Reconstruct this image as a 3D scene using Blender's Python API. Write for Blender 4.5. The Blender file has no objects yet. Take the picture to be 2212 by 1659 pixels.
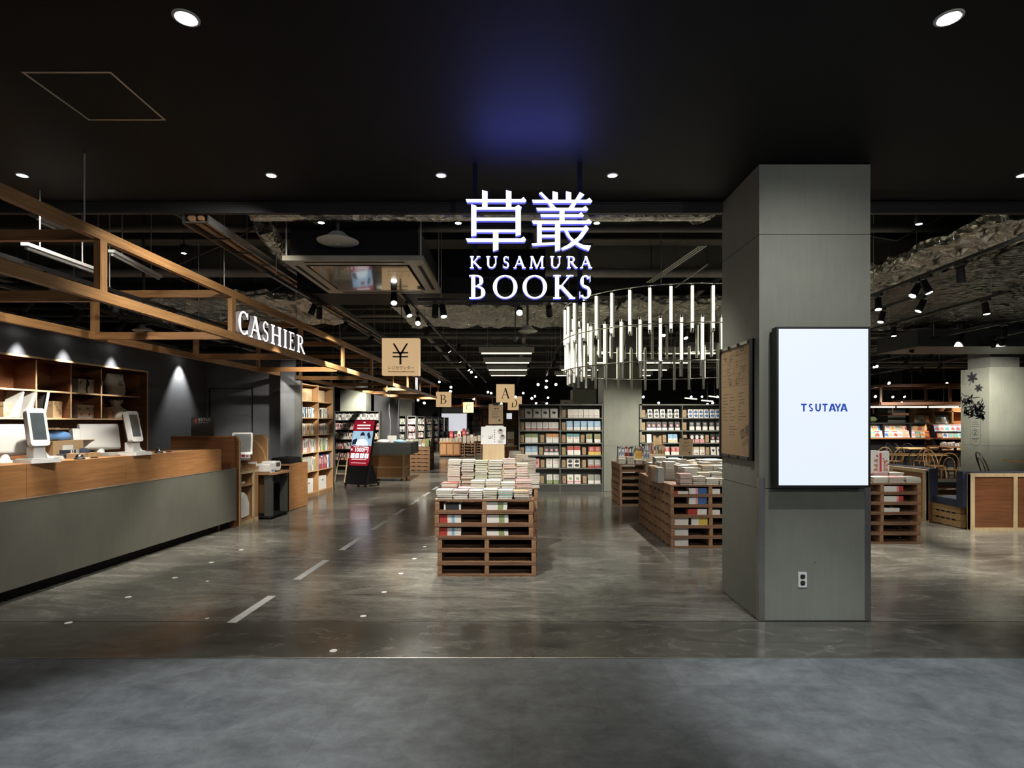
import bpy, math, random
from math import sin, cos, pi, radians as R, atan2, sqrt
from mathutils import Matrix, Vector
random.seed(7)
SC = bpy.context.scene
COL = SC.collection

# ------------------------------------------------------------------ camera, world, exposure
F, CX, HY, HC = 1240.0, 1106.0, 914.0, 1.6          # focal length in px of a 2212 px wide frame, vanishing column, horizon row, eye height
cam_d = bpy.data.cameras.new('camera'); cam = bpy.data.objects.new('camera', cam_d); COL.objects.link(cam)
cam_d.sensor_fit = 'HORIZONTAL'; cam_d.sensor_width = 36.0; cam_d.lens = F / 2212 * 36
cam_d.shift_y = (HY - 829.5) / 2212
cam_d.clip_start = 0.05; cam_d.clip_end = 200
cam.location = (0, 0, HC); cam.rotation_euler = (pi / 2, 0, 0)
SC.camera = cam
W = bpy.data.worlds.new('world'); SC.world = W; W.use_nodes = True
W.node_tree.nodes['Background'].inputs[0].default_value = (0.75, 0.85, 1.0, 1)
W.node_tree.nodes['Background'].inputs[1].default_value = 0.06
SC.view_settings.view_transform = 'Standard'; SC.view_settings.look = 'None'
SC.view_settings.exposure = 0.16; SC.view_settings.gamma = 1.0; SC.view_settings.use_curve_mapping = False
cy = SC.cycles
cy.max_bounces = 7; cy.diffuse_bounces = 4; cy.glossy_bounces = 4; cy.transmission_bounces = 4
cy.caustics_reflective = False; cy.caustics_refractive = False
cy.sample_clamp_indirect = 3.0; cy.sample_clamp_direct = 0.0; cy.use_denoising = True
cy.use_adaptive_sampling = True; cy.adaptive_threshold = 0.02

def Xp(px, Y): return (px - CX) / F * Y
def Zp(py, Y): return HC - (py - HY) / F * Y
def Yf(py, z=0.0): return F * (HC - z) / (py - HY)

# ------------------------------------------------------------------ materials
MATS = {}
def _new(name):
    m = bpy.data.materials.new(name); m.use_nodes = True
    nt = m.node_tree; b = nt.nodes['Principled BSDF']
    MATS[name] = m
    return m, nt, b
def _coord(nt, kind, scale, rot=(0, 0, 0)):
    tc = nt.nodes.new('ShaderNodeTexCoord'); mp = nt.nodes.new('ShaderNodeMapping')
    mp.inputs['Scale'].default_value = scale; mp.inputs['Rotation'].default_value = rot
    nt.links.new(tc.outputs[kind], mp.inputs[0]); return mp.outputs[0]
def _noise(nt, vec, scale, detail=4, rough=.6, dist=0.0):
    n = nt.nodes.new('ShaderNodeTexNoise'); n.inputs['Scale'].default_value = scale
    n.inputs['Detail'].default_value = detail; n.inputs['Roughness'].default_value = rough
    n.inputs['Distortion'].default_value = dist
    nt.links.new(vec, n.inputs['Vector']); return n.outputs['Fac']
def _ramp(nt, fac, stops):
    r = nt.nodes.new('ShaderNodeValToRGB'); e = r.color_ramp.elements
    while len(e) < len(stops): e.new(0.5)
    for i, (p, c) in enumerate(stops):
        e[i].position = p; e[i].color = (*c, 1) if len(c) == 3 else c
    nt.links.new(fac, r.inputs[0]); return r.outputs[0]
def _mix(nt, fac, a, b, mode='MIX'):
    n = nt.nodes.new('ShaderNodeMixRGB'); n.blend_type = mode
    for i, v in ((0, fac), (1, a), (2, b)):
        if hasattr(v, 'is_linked'): nt.links.new(v, n.inputs[i])
        elif i == 0: n.inputs[0].default_value = v
        else: n.inputs[i].default_value = (*v, 1)
    return n.outputs[0]
def _bump(nt, b, fac, strength, dist=.01):
    n = nt.nodes.new('ShaderNodeBump'); n.inputs['Strength'].default_value = strength; n.inputs['Distance'].default_value = dist
    nt.links.new(fac, n.inputs['Height']); nt.links.new(n.outputs[0], b.inputs['Normal'])

def plain(name, c, rough=.5, metal=0.0, var=.12, scale=9.0, spec=.5, coat=0.0):
    if name in MATS: return MATS[name]
    m, nt, b = _new(name)
    b.inputs['Roughness'].default_value = rough; b.inputs['Metallic'].default_value = metal
    b.inputs['Specular IOR Level'].default_value = spec; b.inputs['Coat Weight'].default_value = coat
    v = _coord(nt, 'Object', (1, 1, 1)); n = _noise(nt, v, scale)
    lo = tuple(x * (1 - var) for x in c); hi = tuple(min(1, x * (1 + var)) for x in c)
    nt.links.new(_ramp(nt, n, [(.3, lo), (.7, hi)]), b.inputs['Base Color'])
    return m
def glow(name, c, s, base=(.8, .8, .8)):
    if name in MATS: return MATS[name]
    m, nt, b = _new(name)
    b.inputs['Base Color'].default_value = (*base, 1); b.inputs['Roughness'].default_value = .4
    b.inputs['Emission Color'].default_value = (*c, 1); b.inputs['Emission Strength'].default_value = s
    return m
def wood(name, c1, c2, axis='x', rough=.45, scale=1.0):
    if name in MATS: return MATS[name]
    m, nt, b = _new(name)
    s = {'x': (1.2, 22, 22), 'y': (22, 1.2, 22), 'z': (22, 22, 1.2)}[axis]
    v = _coord(nt, 'Object', tuple(q * scale for q in s))
    n = _noise(nt, v, 1.6, 5, .65, .6)
    v2 = _coord(nt, 'Object', (1, 1, 1)); n2 = _noise(nt, v2, 1.7, 2)
    col = _ramp(nt, n, [(.28, c1), (.72, c2)])
    col = _mix(nt, .35, col, _ramp(nt, n2, [(.3, (.55, .55, .55)), (.7, (1.25, 1.2, 1.15))]), 'MULTIPLY')
    nt.links.new(col, b.inputs['Base Color']); b.inputs['Roughness'].default_value = rough
    _bump(nt, b, n, .08)
    return m

def make_floor():
    m, nt, b = _new('polished_concrete')
    v = _coord(nt, 'Object', (.55, 1.6, 1)); v2 = _coord(nt, 'Object', (1, 1, 1)); v3 = _coord(nt, 'Object', (.8, 3.4, 1), (0, 0, .12))
    big = _noise(nt, v2, .33, 4, .6, .4); mid = _noise(nt, v, 1.7, 9, .74, 1.7); fine = _noise(nt, v3, 7.0, 7, .72, 1.6)
    base = _ramp(nt, mid, [(.26, (.062, .061, .053)), (.5, (.168, .165, .147)), (.74, (.32, .313, .283))])
    col = _mix(nt, .7, base, _ramp(nt, big, [(.34, (.42, .42, .44)), (.62, (1.15, 1.14, 1.1))]), 'MULTIPLY')
    col = _mix(nt, .55, col, _ramp(nt, fine, [(.33, (.45, .45, .45)), (.6, (1.15, 1.15, 1.15))]), 'MULTIPLY')
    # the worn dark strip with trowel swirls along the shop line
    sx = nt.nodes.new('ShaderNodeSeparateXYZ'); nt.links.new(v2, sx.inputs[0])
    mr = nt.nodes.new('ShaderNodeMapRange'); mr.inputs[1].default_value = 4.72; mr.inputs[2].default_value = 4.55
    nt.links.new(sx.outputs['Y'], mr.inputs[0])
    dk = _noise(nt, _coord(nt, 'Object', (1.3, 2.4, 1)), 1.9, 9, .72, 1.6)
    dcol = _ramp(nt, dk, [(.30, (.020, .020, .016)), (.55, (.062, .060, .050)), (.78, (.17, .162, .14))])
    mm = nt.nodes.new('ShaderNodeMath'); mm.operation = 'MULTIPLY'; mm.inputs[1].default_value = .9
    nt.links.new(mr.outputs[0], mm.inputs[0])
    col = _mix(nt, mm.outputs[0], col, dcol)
    nt.links.new(col, b.inputs['Base Color'])
    rr = _ramp(nt, mid, [(.2, (.10, .10, .10)), (.8, (.27, .27, .27))])
    nt.links.new(rr, b.inputs['Roughness']); b.inputs['Specular IOR Level'].default_value = .62
    _bump(nt, b, big, .12, .06)
    return m
def make_tile():
    m, nt, b = _new('slate_tile')
    v = _coord(nt, 'Object', (1, 1, 1))
    br = nt.nodes.new('ShaderNodeTexBrick'); nt.links.new(v, br.inputs['Vector'])
    br.inputs['Color1'].default_value = (.10, .108, .112, 1); br.inputs['Color2'].default_value = (.125, .133, .136, 1)
    br.inputs['Mortar'].default_value = (.08, .085, .088, 1); br.inputs['Scale'].default_value = 1.0
    br.inputs['Mortar Size'].default_value = .0012; br.inputs['Brick Width'].default_value = 1.0; br.inputs['Row Height'].default_value = .5
    n = _noise(nt, _coord(nt, 'Object', (1.0, 1.4, 1)), 3.6, 9, .7, .35); n2 = _noise(nt, v, 11, 6, .7, .4)
    col = _mix(nt, .8, br.outputs['Color'], _ramp(nt, n, [(.34, (.60, .61, .62)), (.66, (1.36, 1.36, 1.35))]), 'MULTIPLY')
    col = _mix(nt, .35, col, _ramp(nt, n2, [(.35, (.65, .65, .65)), (.65, (1.25, 1.25, 1.25))]), 'MULTIPLY')
    nt.links.new(col, b.inputs['Base Color']); b.inputs['Roughness'].default_value = .62; b.inputs['Specular IOR Level'].default_value = .18
    return m
def make_panel(name, c, rough=.55):
    m, nt, b = _new(name)
    v = _coord(nt, 'Object', (1, 1, 1)); s = _coord(nt, 'Object', (9, 9, .8))
    n = _noise(nt, v, 1.4, 5, .6); st = _noise(nt, s, 3.0, 4, .6)
    col = _ramp(nt, n, [(.3, tuple(x * .88 for x in c)), (.7, tuple(x * 1.1 for x in c))])
    col = _mix(nt, .25, col, _ramp(nt, st, [(.3, (.8, .8, .8)), (.7, (1.15, 1.15, 1.15))]), 'MULTIPLY')
    nt.links.new(col, b.inputs['Base Color']); b.inputs['Roughness'].default_value = rough
    return m
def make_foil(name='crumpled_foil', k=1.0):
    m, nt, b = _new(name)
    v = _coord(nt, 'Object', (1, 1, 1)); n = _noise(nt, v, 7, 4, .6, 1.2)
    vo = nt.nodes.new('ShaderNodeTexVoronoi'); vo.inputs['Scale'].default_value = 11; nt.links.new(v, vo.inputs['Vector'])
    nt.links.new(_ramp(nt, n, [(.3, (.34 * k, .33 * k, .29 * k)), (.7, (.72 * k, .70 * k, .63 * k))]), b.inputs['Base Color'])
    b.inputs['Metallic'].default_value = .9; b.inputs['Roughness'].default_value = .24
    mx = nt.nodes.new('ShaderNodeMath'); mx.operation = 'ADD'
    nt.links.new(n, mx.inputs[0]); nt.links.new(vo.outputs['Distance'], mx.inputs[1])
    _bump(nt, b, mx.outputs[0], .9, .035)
    return m

M = dict(
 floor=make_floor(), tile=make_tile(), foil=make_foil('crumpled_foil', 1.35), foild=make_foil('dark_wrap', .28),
 fibre=make_panel('fibre_cement_panel', (.232, .243, .205)), counter_metal=make_panel('brushed_grey_laminate', (.155, .155, .13), .42),
 ceil=plain('black_ceiling_paint', (.0055, .0060, .0066), .6, var=.06, spec=.15), slab=plain('dark_slab', (.16, .16, .145), .8, spec=.2),
 fascia=plain('charcoal_fascia', (.012, .012, .012), .6), navy=plain('navy_wall_paint', (.082, .086, .095), .62, var=.05, spec=.3),
 black=plain('black_metal', (.012, .012, .013), .42, var=.1), blackm=plain('matt_black', (.008, .008, .009), .7, var=.1, spec=.2),
 dgrey=plain('dark_grey_metal', (.06, .062, .058), .45), grey=plain('grey_shelf_metal', (.15, .155, .14), .42), lgrey=plain('light_grey', (.42, .42, .4), .5),
 alu=plain('aluminium', (.5, .5, .48), .36, 1.0, .06), chrome=plain('chrome', (.8, .8, .8), .08, 1.0, .02),
 white=plain('white_plastic', (.78, .78, .76), .4, var=.03), cream=plain('cream_card', (.7, .64, .5), .7), offwhite=plain('off_white_paint', (.62, .62, .58), .6, var=.04),
 wood=wood('cashier_timber', (.23, .11, .038), (.48, .265, .11), 'y'), wood_x=wood('cashier_timber_cross', (.20, .09, .032), (.43, .225, .09), 'x'),
 wood_z=wood('cashier_timber_post', (.23, .11, .038), (.48, .265, .11), 'z'),
 ply=wood('oiled_plywood', (.30, .135, .05), (.50, .25, .10), 'y', .4), plyd=wood('brown_veneer', (.12, .045, .018), (.24, .098, .042), 'x', .4),
 ply_z=wood('oak_veneer', (.30, .16, .07), (.46, .26, .125), 'z', .45), edge=plain('ply_edge', (.50, .33, .17), .6),
 pallet=wood('pallet_pine', (.115, .055, .03), (.32, .175, .095), 'x', .65), pallet_y=wood('pallet_pine_side', (.19, .10, .05), (.42, .25, .135), 'y', .65),
 pine=wood('pine_frame', (.48, .36, .2), (.7, .55, .34), 'z', .6), bench=wood('bench_slat', (.30, .17, .07), (.55, .36, .17), 'x', .6),
 kraft=plain('kraft_paper', (.42, .295, .165), .75, var=.08, scale=40), ink=plain('printing_ink', (.03, .028, .03), .7), kraftd=plain('kraft_dark', (.26, .165, .085), .75),
 navyf=plain('navy_upholstery', (.025, .032, .06), .8), linen=plain('linen_cloth', (.55, .5, .4), .85), blueb=plain('blue_plastic', (.14, .3, .62), .35),
 copper=plain('lagged_copper', (.42, .24, .13), .4, .6), red=plain('red_print', (.55, .04, .05), .5), screen=plain('dark_glass', (.07, .085, .1), .12, spec=.7),
 lamp=glow('lamp_lens', (1, .96, .88), 26), lampw=glow('cool_lamp_lens', (1, .99, .97), 30), tube=glow('tube_light', (1, .965, .66), 1.9), batten=plain('batten_grey', (.42, .42, .39), .38, .75),  tape=plain('worn_tape', (.48, .48, .47), .6),
 strip=glow('strip_light', (1, .96, .66), 1.6), sign=glow('sign_face', (.86, .88, 1.0), 1.25), signedge=glow('sign_edge', (.16, .18, 1.0), .55, (.1, .1, .6)),
 cash=glow('cashier_letter_face', (1, .95, .93), 1.15), cashedge=plain('letter_return', (.5, .47, .5), .4),
 box=glow('lit_kraft_box', (.95, .64, .33), .50, (.5, .36, .21)), boxw=glow('lit_white_box', (.92, .93, 1), .6),
 tv=glow('display_white', (.83, .91, 1.0), .87, (.04, .04, .05)), tvblue=glow('display_blue', (.02, .065, .40), .9, (.01, .02, .1)),
 tvred=glow('display_red', (.30, .008, .02), .9, (.05, .01, .01)), tvphoto=glow('display_sky', (.12, .34, .52), .95), tvdark=glow('display_dark', (.02, .025, .05), .5, (.02, .02, .03)),
 tvskin=glow('display_skin', (.42, .38, .42), .9), tvcloth=glow('display_cloth', (.62, .85, .95), .95), tvtext=glow('display_text', (.9, .88, .9), .95),
)

# ------------------------------------------------------------------ mesh helpers
class MB:
    def __init__(s): s.v = []; s.f = []; s.m = []; s.sm = []
    def add(s, vs, fs, mi=0, smooth=False, T=None):
        o = len(s.v)
        s.v += [tuple(T @ Vector(p)) if T else tuple(p) for p in vs]
        for q in fs: s.f.append([o + i for i in q]); s.m.append(mi); s.sm.append(smooth)
        return s
    def box(s, x0, x1, y0, y1, z0, z1, mi=0, T=None):
        vs = [(x, y, z) for z in (z0, z1) for y in (y0, y1) for x in (x0, x1)]
        return s.add(vs, [(0, 2, 3, 1), (4, 5, 7, 6), (0, 1, 5, 4), (2, 6, 7, 3), (0, 4, 6, 2), (1, 3, 7, 5)], mi, False, T)
    def rbox(s, x0, x1, y0, y1, z0, z1, r, mi=0, T=None, axis='z', n=4):
        a = {'z': (x0, x1, y0, y1), 'y': (x0, x1, z0, z1), 'x': (y0, y1, z0, z1)}[axis]
        pts = []
        for cx, cyy, st in ((a[1] - r, a[3] - r, 0), (a[0] + r, a[3] - r, 90), (a[0] + r, a[2] + r, 180), (a[1] - r, a[2] + r, 270)):
            for k in range(n + 1):
                t = R(st + 90 * k / n); pts.append((cx + r * cos(t), cyy + r * sin(t)))
        lo, hi = {'z': (z0, z1), 'y': (y0, y1), 'x': (x0, x1)}[axis]
        return s.prism(pts, lo, hi, axis, mi, T)
    def prism(s, pts, lo, hi, axis='z', mi=0, T=None, side=None):
        n = len(pts)
        def mp(p, h): return {'z': (p[0], p[1], h), 'y': (p[0], h, p[1]), 'x': (h, p[0], p[1])}[axis]
        vs = [mp(p, lo) for p in pts] + [mp(p, hi) for p in pts]
        s.add(vs, [list(range(n))[::-1], list(range(n, 2 * n))], mi, False, T)
        return s.add(vs, [(i, (i + 1) % n, n + (i + 1) % n, n + i) for i in range(n)], mi if side is None else side, False, T)
    def cyl(s, p0, p1, r0, r1=None, n=12, mi=0, caps=True, T=None):
        r1 = r0 if r1 is None else r1
        p0, p1 = Vector(p0), Vector(p1); d = (p1 - p0).normalized()
        a = d.orthogonal().normalized(); b = d.cross(a)
        vs = [tuple(p + (a * cos(2 * pi * k / n) + b * sin(2 * pi * k / n)) * r) for p, r in ((p0, r0), (p1, r1)) for k in range(n)]
        s.add(vs, [(k, (k + 1) % n, n + (k + 1) % n, n + k) for k in range(n)], mi, True, T)
        if caps: s.add(vs, [list(range(n))[::-1], list(range(n, 2 * n))], mi, False, T)
        return s
    def tube(s, pts, r, n=8, mi=0, closed=False, T=None):
        P = [Vector(p) for p in pts]; m = len(P); vs = []; a = None
        for i, p in enumerate(P):
            d = (P[(i + 1) % m] - P[i - 1]) if closed else (P[min(i + 1, m - 1)] - P[max(i - 1, 0)])
            d.normalize()
            a = d.orthogonal().normalized() if a is None else (a - d * a.dot(d)).normalized()
            b = d.cross(a); rr = r[i] if isinstance(r, (list, tuple)) else r
            vs += [tuple(p + (a * cos(2 * pi * k / n) + b * sin(2 * pi * k / n)) * rr) for k in range(n)]
        fs = []
        for i in range(m if closed else m - 1):
            j = (i + 1) % m
            fs += [(i * n + k, i * n + (k + 1) % n, j * n + (k + 1) % n, j * n + k) for k in range(n)]
        s.add(vs, fs, mi, True, T)
        if not closed: s.add(vs, [list(range(n))[::-1], [(m - 1) * n + k for k in range(n)]], mi, False, T)
        return s
    def lathe(s, prof, c=(0, 0, 0), n=20, mi=0, T=None):
        vs = [(c[0] + r * cos(2 * pi * k / n), c[1] + r * sin(2 * pi * k / n), c[2] + z) for r, z in prof for k in range(n)]
        fs = [(i * n + k, i * n + (k + 1) % n, (i + 1) * n + (k + 1) % n, (i + 1) * n + k) for i in range(len(prof) - 1) for k in range(n)]
        s.add(vs, fs, mi, True, T)
        return s.add(vs, [list(range(n))[::-1], [(len(prof) - 1) * n + k for k in range(n)]], mi, False, T)
    def poly(s, pts, mi=0): return s.add(pts, [list(range(len(pts)))], mi)
    def mesh(s, name, mats):
        me = bpy.data.meshes.new(name); me.from_pydata(s.v, [], s.f)
        for x in (mats if isinstance(mats, (list, tuple)) else [mats]): me.materials.append(M[x] if isinstance(x, str) else x)
        me.polygons.foreach_set('material_index', s.m); me.polygons.foreach_set('use_smooth', s.sm); me.update()
        return me
    def build(s, name, mats, parent=None, loc=(0, 0, 0), rot=(0, 0, 0)):
        return link(name, s.mesh(name, mats), parent, loc, rot)
def link(name, me, parent=None, loc=(0, 0, 0), rot=(0, 0, 0)):
    o = bpy.data.objects.new(name, me); COL.objects.link(o); o.location = loc; o.rotation_euler = rot
    if parent: o.parent = parent
    return o
def tag(o, label, cat, group=None, kind=None):
    if label: o['label'] = label
    if cat: o['category'] = cat
    if group: o['group'] = group
    if kind: o['kind'] = kind
    return o
def thing(name, label, cat, loc=(0, 0, 0), rz=0, group=None):
    o = bpy.data.objects.new(name, None); COL.objects.link(o); o.location = loc; o.rotation_euler = (0, 0, rz)
    o.empty_display_size = .1
    return tag(o, label, cat, group)
def struct(name, mb, mats, parent=None):
    o = mb.build(name, mats, parent)
    if not parent: o['kind'] = 'structure'
    return o
def copy_tree(o, parent=None):
    c = o.copy(); COL.objects.link(c)
    if parent: c.parent = parent; c.matrix_parent_inverse = o.matrix_parent_inverse
    for ch in list(o.children): copy_tree(ch, c)
    return c
def dup(root, loc, rz=0, label=None, group=None):
    c = copy_tree(root); c.location = loc; c.rotation_euler = (0, 0, rz)
    if label: c['label'] = label
    if group: c['group'] = group
    return c
TXT = {}
def text_pts(s, size, depth=.001, bold=0.0, align='CENTER', sx=1.0):
    """mesh of a line of type, lying in its own xy plane"""
    k = (s, size, depth, bold, align, sx)
    if k in TXT: return TXT[k]
    cu = bpy.data.curves.new('type', 'FONT'); cu.body = s; cu.size = size; cu.extrude = depth; cu.offset = bold
    cu.align_x = align; cu.align_y = 'CENTER'; cu.resolution_u = 3
    ob = bpy.data.objects.new('type', cu); COL.objects.link(ob)
    me = bpy.data.meshes.new_from_object(ob.evaluated_get(bpy.context.evaluated_depsgraph_get()))
    bpy.data.objects.remove(ob); bpy.data.curves.remove(cu)
    vs = [(v.co.x * sx, v.co.y, v.co.z) for v in me.vertices]; fs = [tuple(p.vertices) for p in me.polygons]
    bpy.data.meshes.remove(me)
    TXT[k] = (vs, fs); return TXT[k]
def put_text(mb, s, size, T, depth=.001, bold=0.0, align='CENTER', mi=0, sx=1.0):
    vs, fs = text_pts(s, size, depth, bold, align, sx); mb.add(vs, fs, mi, False, T); return mb
FACE = Matrix(((1, 0, 0, 0), (0, 0, -1, 0), (0, 1, 0, 0), (0, 0, 0, 1)))           # xy of the type -> xz, facing -y
def T_(x, y, z): return Matrix.Translation((x, y, z))
def RX(a): return Matrix.Rotation(a, 4, 'X')
def RY(a): return Matrix.Rotation(a, 4, 'Y')
def RZ(a): return Matrix.Rotation(a, 4, 'Z')
ORD = 'first second third fourth fifth sixth seventh eighth ninth tenth eleventh twelfth thirteenth fourteenth fifteenth sixteenth'.split()

LK = 2.05
def spot(parent, loc, direction, watts, angle=60, blend=.6, col=(.99, .955, .83), radius=.03):
    ld = bpy.data.lights.new('bulb', 'SPOT'); ld.energy = watts * LK; ld.spot_size = R(angle); ld.spot_blend = blend
    ld.color = col; ld.shadow_soft_size = radius
    o = bpy.data.objects.new('bulb', ld); COL.objects.link(o); o.parent = parent; o.location = loc
    o.rotation_euler = Vector(direction).to_track_quat('-Z', 'Y').to_euler()
    return o

# ------------------------------------------------------------------ roman capitals from strokes, in a 1 x 1 box (y up)
def bar(x0, y0, x1, y1, w):     # slanted stroke cut level at both ends
    return [(x0 - w / 2, y0), (x0 + w / 2, y0), (x1 + w / 2, y1), (x1 - w / 2, y1)]
def rc(x0, y0, x1, y1): return [(x0, y0), (x1, y0), (x1, y1), (x0, y1)]
def arc(cx, cyy, rx, ry, a0, a1, wt, wn, n=18):   # stress: thick at the sides, thin at top and bottom; returns quads
    out = []
    for k in range(n):
        q = []
        for a in (a0 + (a1 - a0) * k / n, a0 + (a1 - a0) * (k + 1) / n):
            c, s = cos(R(a)), sin(R(a)); w = wn + (wt - wn) * abs(c) ** 1.3
            q.append(((cx + rx * c, cyy + ry * s), (cx + (rx - w) * c, cyy + (ry - min(w, wn + .02)) * s)))
        out.append([q[0][0], q[1][0], q[1][1], q[0][1]])
    return out
def glyph(ch, t=.15, h=.055):
    """list of convex polygons; t = stem width, h = hairline"""
    s = .05; g = []
    def serif(x, y, w=.17, up=False): g.append(rc(x - w, y - (h if up else 0), x + w, y + (0 if up else h)))
    if ch == 'I':
        g += [rc(.5 - t, 0, .5 + t, 1)]; g += [rc(.1, 0, .9, h), rc(.1, 1 - h, .9, 1)]
    elif ch == 'K':
        g += [rc(.12, 0, .12 + t, 1)]; serif(.12 + t / 2, 0); serif(.12 + t / 2, 1, up=True)
        g += [bar(.12 + t, .42, .80, 1, h * 1.5), bar(.90, 0, .34, .58, t * 1.15)]; serif(.88, 0, .14); serif(.78, 1, .16, True)
    elif ch == 'U':
        g += [rc(.14, .35, .14 + t, 1), rc(.80, .35, .80 + h * 1.2, 1)]; serif(.14 + t / 2, 1, .17, True); serif(.83, 1, .15, True)
        g += arc(.5, .36, .365, .36, 180, 360, t, h)
    elif ch == 'S':
        g += arc(.5, .735, .36, .265, 30, 255, t * .95, h); g += arc(.5, .27, .40, .27, -150, 75, t, h)
        g += [bar(.18, .60, .62, .45, t * .0 + .01)]
        g += [[(.20, .66), (.30, .50), (.84, .34), (.74, .50)]]
        g += [rc(.80, .72, .85, .98), rc(.09, .02, .14, .30)]
    elif ch == 'A':
        g += [bar(.10, 0, .50, 1, h * 1.25), bar(.86, 0, .47, 1, t * 1.1), rc(.27, .33, .70, .33 + h)]; serif(.11, 0, .13); serif(.86, 0, .16)
    elif ch == 'M':
        g += [bar(.11, 0, .17, 1, h * 1.25), bar(.50, 0, .19, 1, t * .95), bar(.48, 0, .83, 1, h * 1.2), rc(.79, 0, .79 + t * .95, 1)]
        serif(.11, 0, .11); serif(.86, 0, .14); g += [rc(.06, 1 - h, .2, 1), rc(.82, 1 - h, .98, 1)]
    elif ch == 'R':
        g += [rc(.14, 0, .14 + t, 1)]; serif(.14 + t / 2, 0); g += [rc(.02, 1 - h, .45, 1), rc(.2, .48, .48, .48 + h)]
        g += arc(.45, .74, .33, .26, -90, 90, t, h); g += [bar(.92, 0, .47, .50, t * 1.1)]; serif(.93, 0, .1)
    elif ch == 'B':
        g += [rc(.13, 0, .13 + t, 1), rc(.02, 1 - h, .48, 1), rc(.02, 0, .5, h), rc(.2, .5, .5, .5 + h)]
        g += arc(.45, .765, .34, .235, -90, 90, t, h); g += arc(.48, .27, .42, .27, -90, 90, t * 1.05, h)
    elif ch == 'O': g += arc(.5, .5, .5, .5, 0, 360, t * 1.05, h, 36)
    elif ch == 'C':
        g += arc(.54, .5, .50, .5, 42, 318, t * 1.1, h, 30); g += [rc(.86, .70, .93, .97), rc(.86, .06, .91, .24)]
    elif ch == 'D':
        g += [rc(.12, 0, .12 + t, 1), rc(.02, 1 - h, .45, 1), rc(.02, 0, .45, h)]; g += arc(.42, .5, .54, .5, -90, 90, t * 1.1, h, 22)
    elif ch == 'E':
        g += [rc(.16, 0, .16 + t, 1), rc(.03, 0, .84, h), rc(.03, 1 - h, .80, 1), rc(.2, .5, .62, .5 + h)]
        g += [rc(.78, 0, .84, .24), rc(.75, .78, .80, 1), rc(.58, .40, .63, .64)]
    elif ch == 'H':
        g += [rc(.12, 0, .12 + t, 1), rc(.73, 0, .73 + t, 1), rc(.2, .48, .8, .48 + h)]
        for x in (.12 + t / 2, .73 + t / 2): serif(x, 0, .17); serif(x, 1, .17, True)
    return g
KS = [[(340,175),(405,190),(405,380),(340,380)],[(625,175),(690,190),(690,380),(625,380)],
 [(145,283),(800,283),(835,258),(870,300),(850,322),(160,322)],[(210,343),(272,362),(272,715),(210,728)],
 [(738,370),(775,350),(813,380),(803,400),(803,710),(740,722)],[(265,378),(745,378),(745,410),(265,410)],[(265,503),(745,503),(745,540),(265,540)],
 [(265,645),(745,645),(745,678),(265,678)],[(145,750),(800,750),(838,728),(865,765),(845,795),(165,795)],[(470,670),(535,670),(535,885),(470,903)]]
KG = [[(1018,212),(1048,196),(1150,300),(1105,300)],[(1115,322),(1165,322),(1228,390),(1160,390)],[(1180,188),(1243,203),(1243,300),(1180,300)],
 [(1340,188),(1403,203),(1403,300),(1340,300)],[(1505,197),(1560,228),(1495,300),(1443,300)],[(1418,322),(1470,322),(1432,390),(1368,390)],
 [(935,290),(1585,290),(1620,265),(1655,305),(1635,330),(950,330)],[(985,385),(1540,385),(1575,362),(1608,402),(1590,422),(1000,422)],
 [(1035,462),(1490,462),(1522,437),(1555,478),(1540,498),(1045,498)],[(1263,415),(1323,415),(1323,545),(1263,545)],
 [(933,538),(1585,538),(1615,515),(1650,555),(1635,578),(950,578)],[(995,570),(1052,570),(1052,818),(995,818)],[(1210,570),(1272,570),(1272,890),(1210,903)],
 [(1045,622),(1215,622),(1215,655),(1045,655)],[(1045,705),(1215,705),(1215,740),(1045,740)],[(930,810),(1215,795),(1215,825),(945,840)],
 [(1265,622),(1545,622),(1580,590),(1615,632),(1590,658),(1265,658)],
 [(1550,640),(1612,636),(1540,738),(1480,735)],[(1540,738),(1460,815),(1412,785),(1480,735)],[(1460,815),(1390,860),(1360,826),(1412,785)],[(1390,860),(1300,893),(1280,868),(1360,826)],
 [(1315,650),(1355,650),(1395,725),(1352,722)],[(1352,722),(1395,725),(1455,785),(1420,800)],[(1420,800),(1455,785),(1545,828),(1510,862)],[(1510,862),(1545,828),(1640,835),(1612,900)]]

# ================================================================== the room
ZC = 3.694                     # entrance ceiling
YF = 5.443                     # fascia where the entrance ceiling ends
ZS = 4.9                      # open slab over the shop
struct('floor', MB().box(-14, 27, 3.91, 43, -.08, 0), 'floor')
struct('floor', MB().box(-14, 27, -5, 3.905, -.08, 0), 'tile')
struct('trim_1', MB().box(-14, 27, 3.903, 3.913, -.02, .003), 'alu')
struct('trim_2', MB().box(-14, 27, 4.622, 4.630, -.02, .0006), 'blackm')
struct('ceiling', MB().box(-14, 27, -5, YF, ZC, ZC + .06), 'ceil')
struct('ceiling', MB().box(-14, 27, YF, 43, ZS, ZS + .1), 'slab')
struct('trim_3', MB().box(-14, 27, YF, YF + .05, ZC - .10, ZS).box(-14, 27, YF - .012, YF + .055, ZC - .012, ZC), 'fascia')
struct('wall_back', MB().box(-14, 27, 42, 42.2, 0, ZS), 'dgrey')
struct('wall_right', MB().box(26.8, 27, 3.9, 43, 0, ZS), 'navy')
struct('wall_left', MB().box(-14.2, -14, 3.9, 43, 0, ZS), 'navy')

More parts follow.
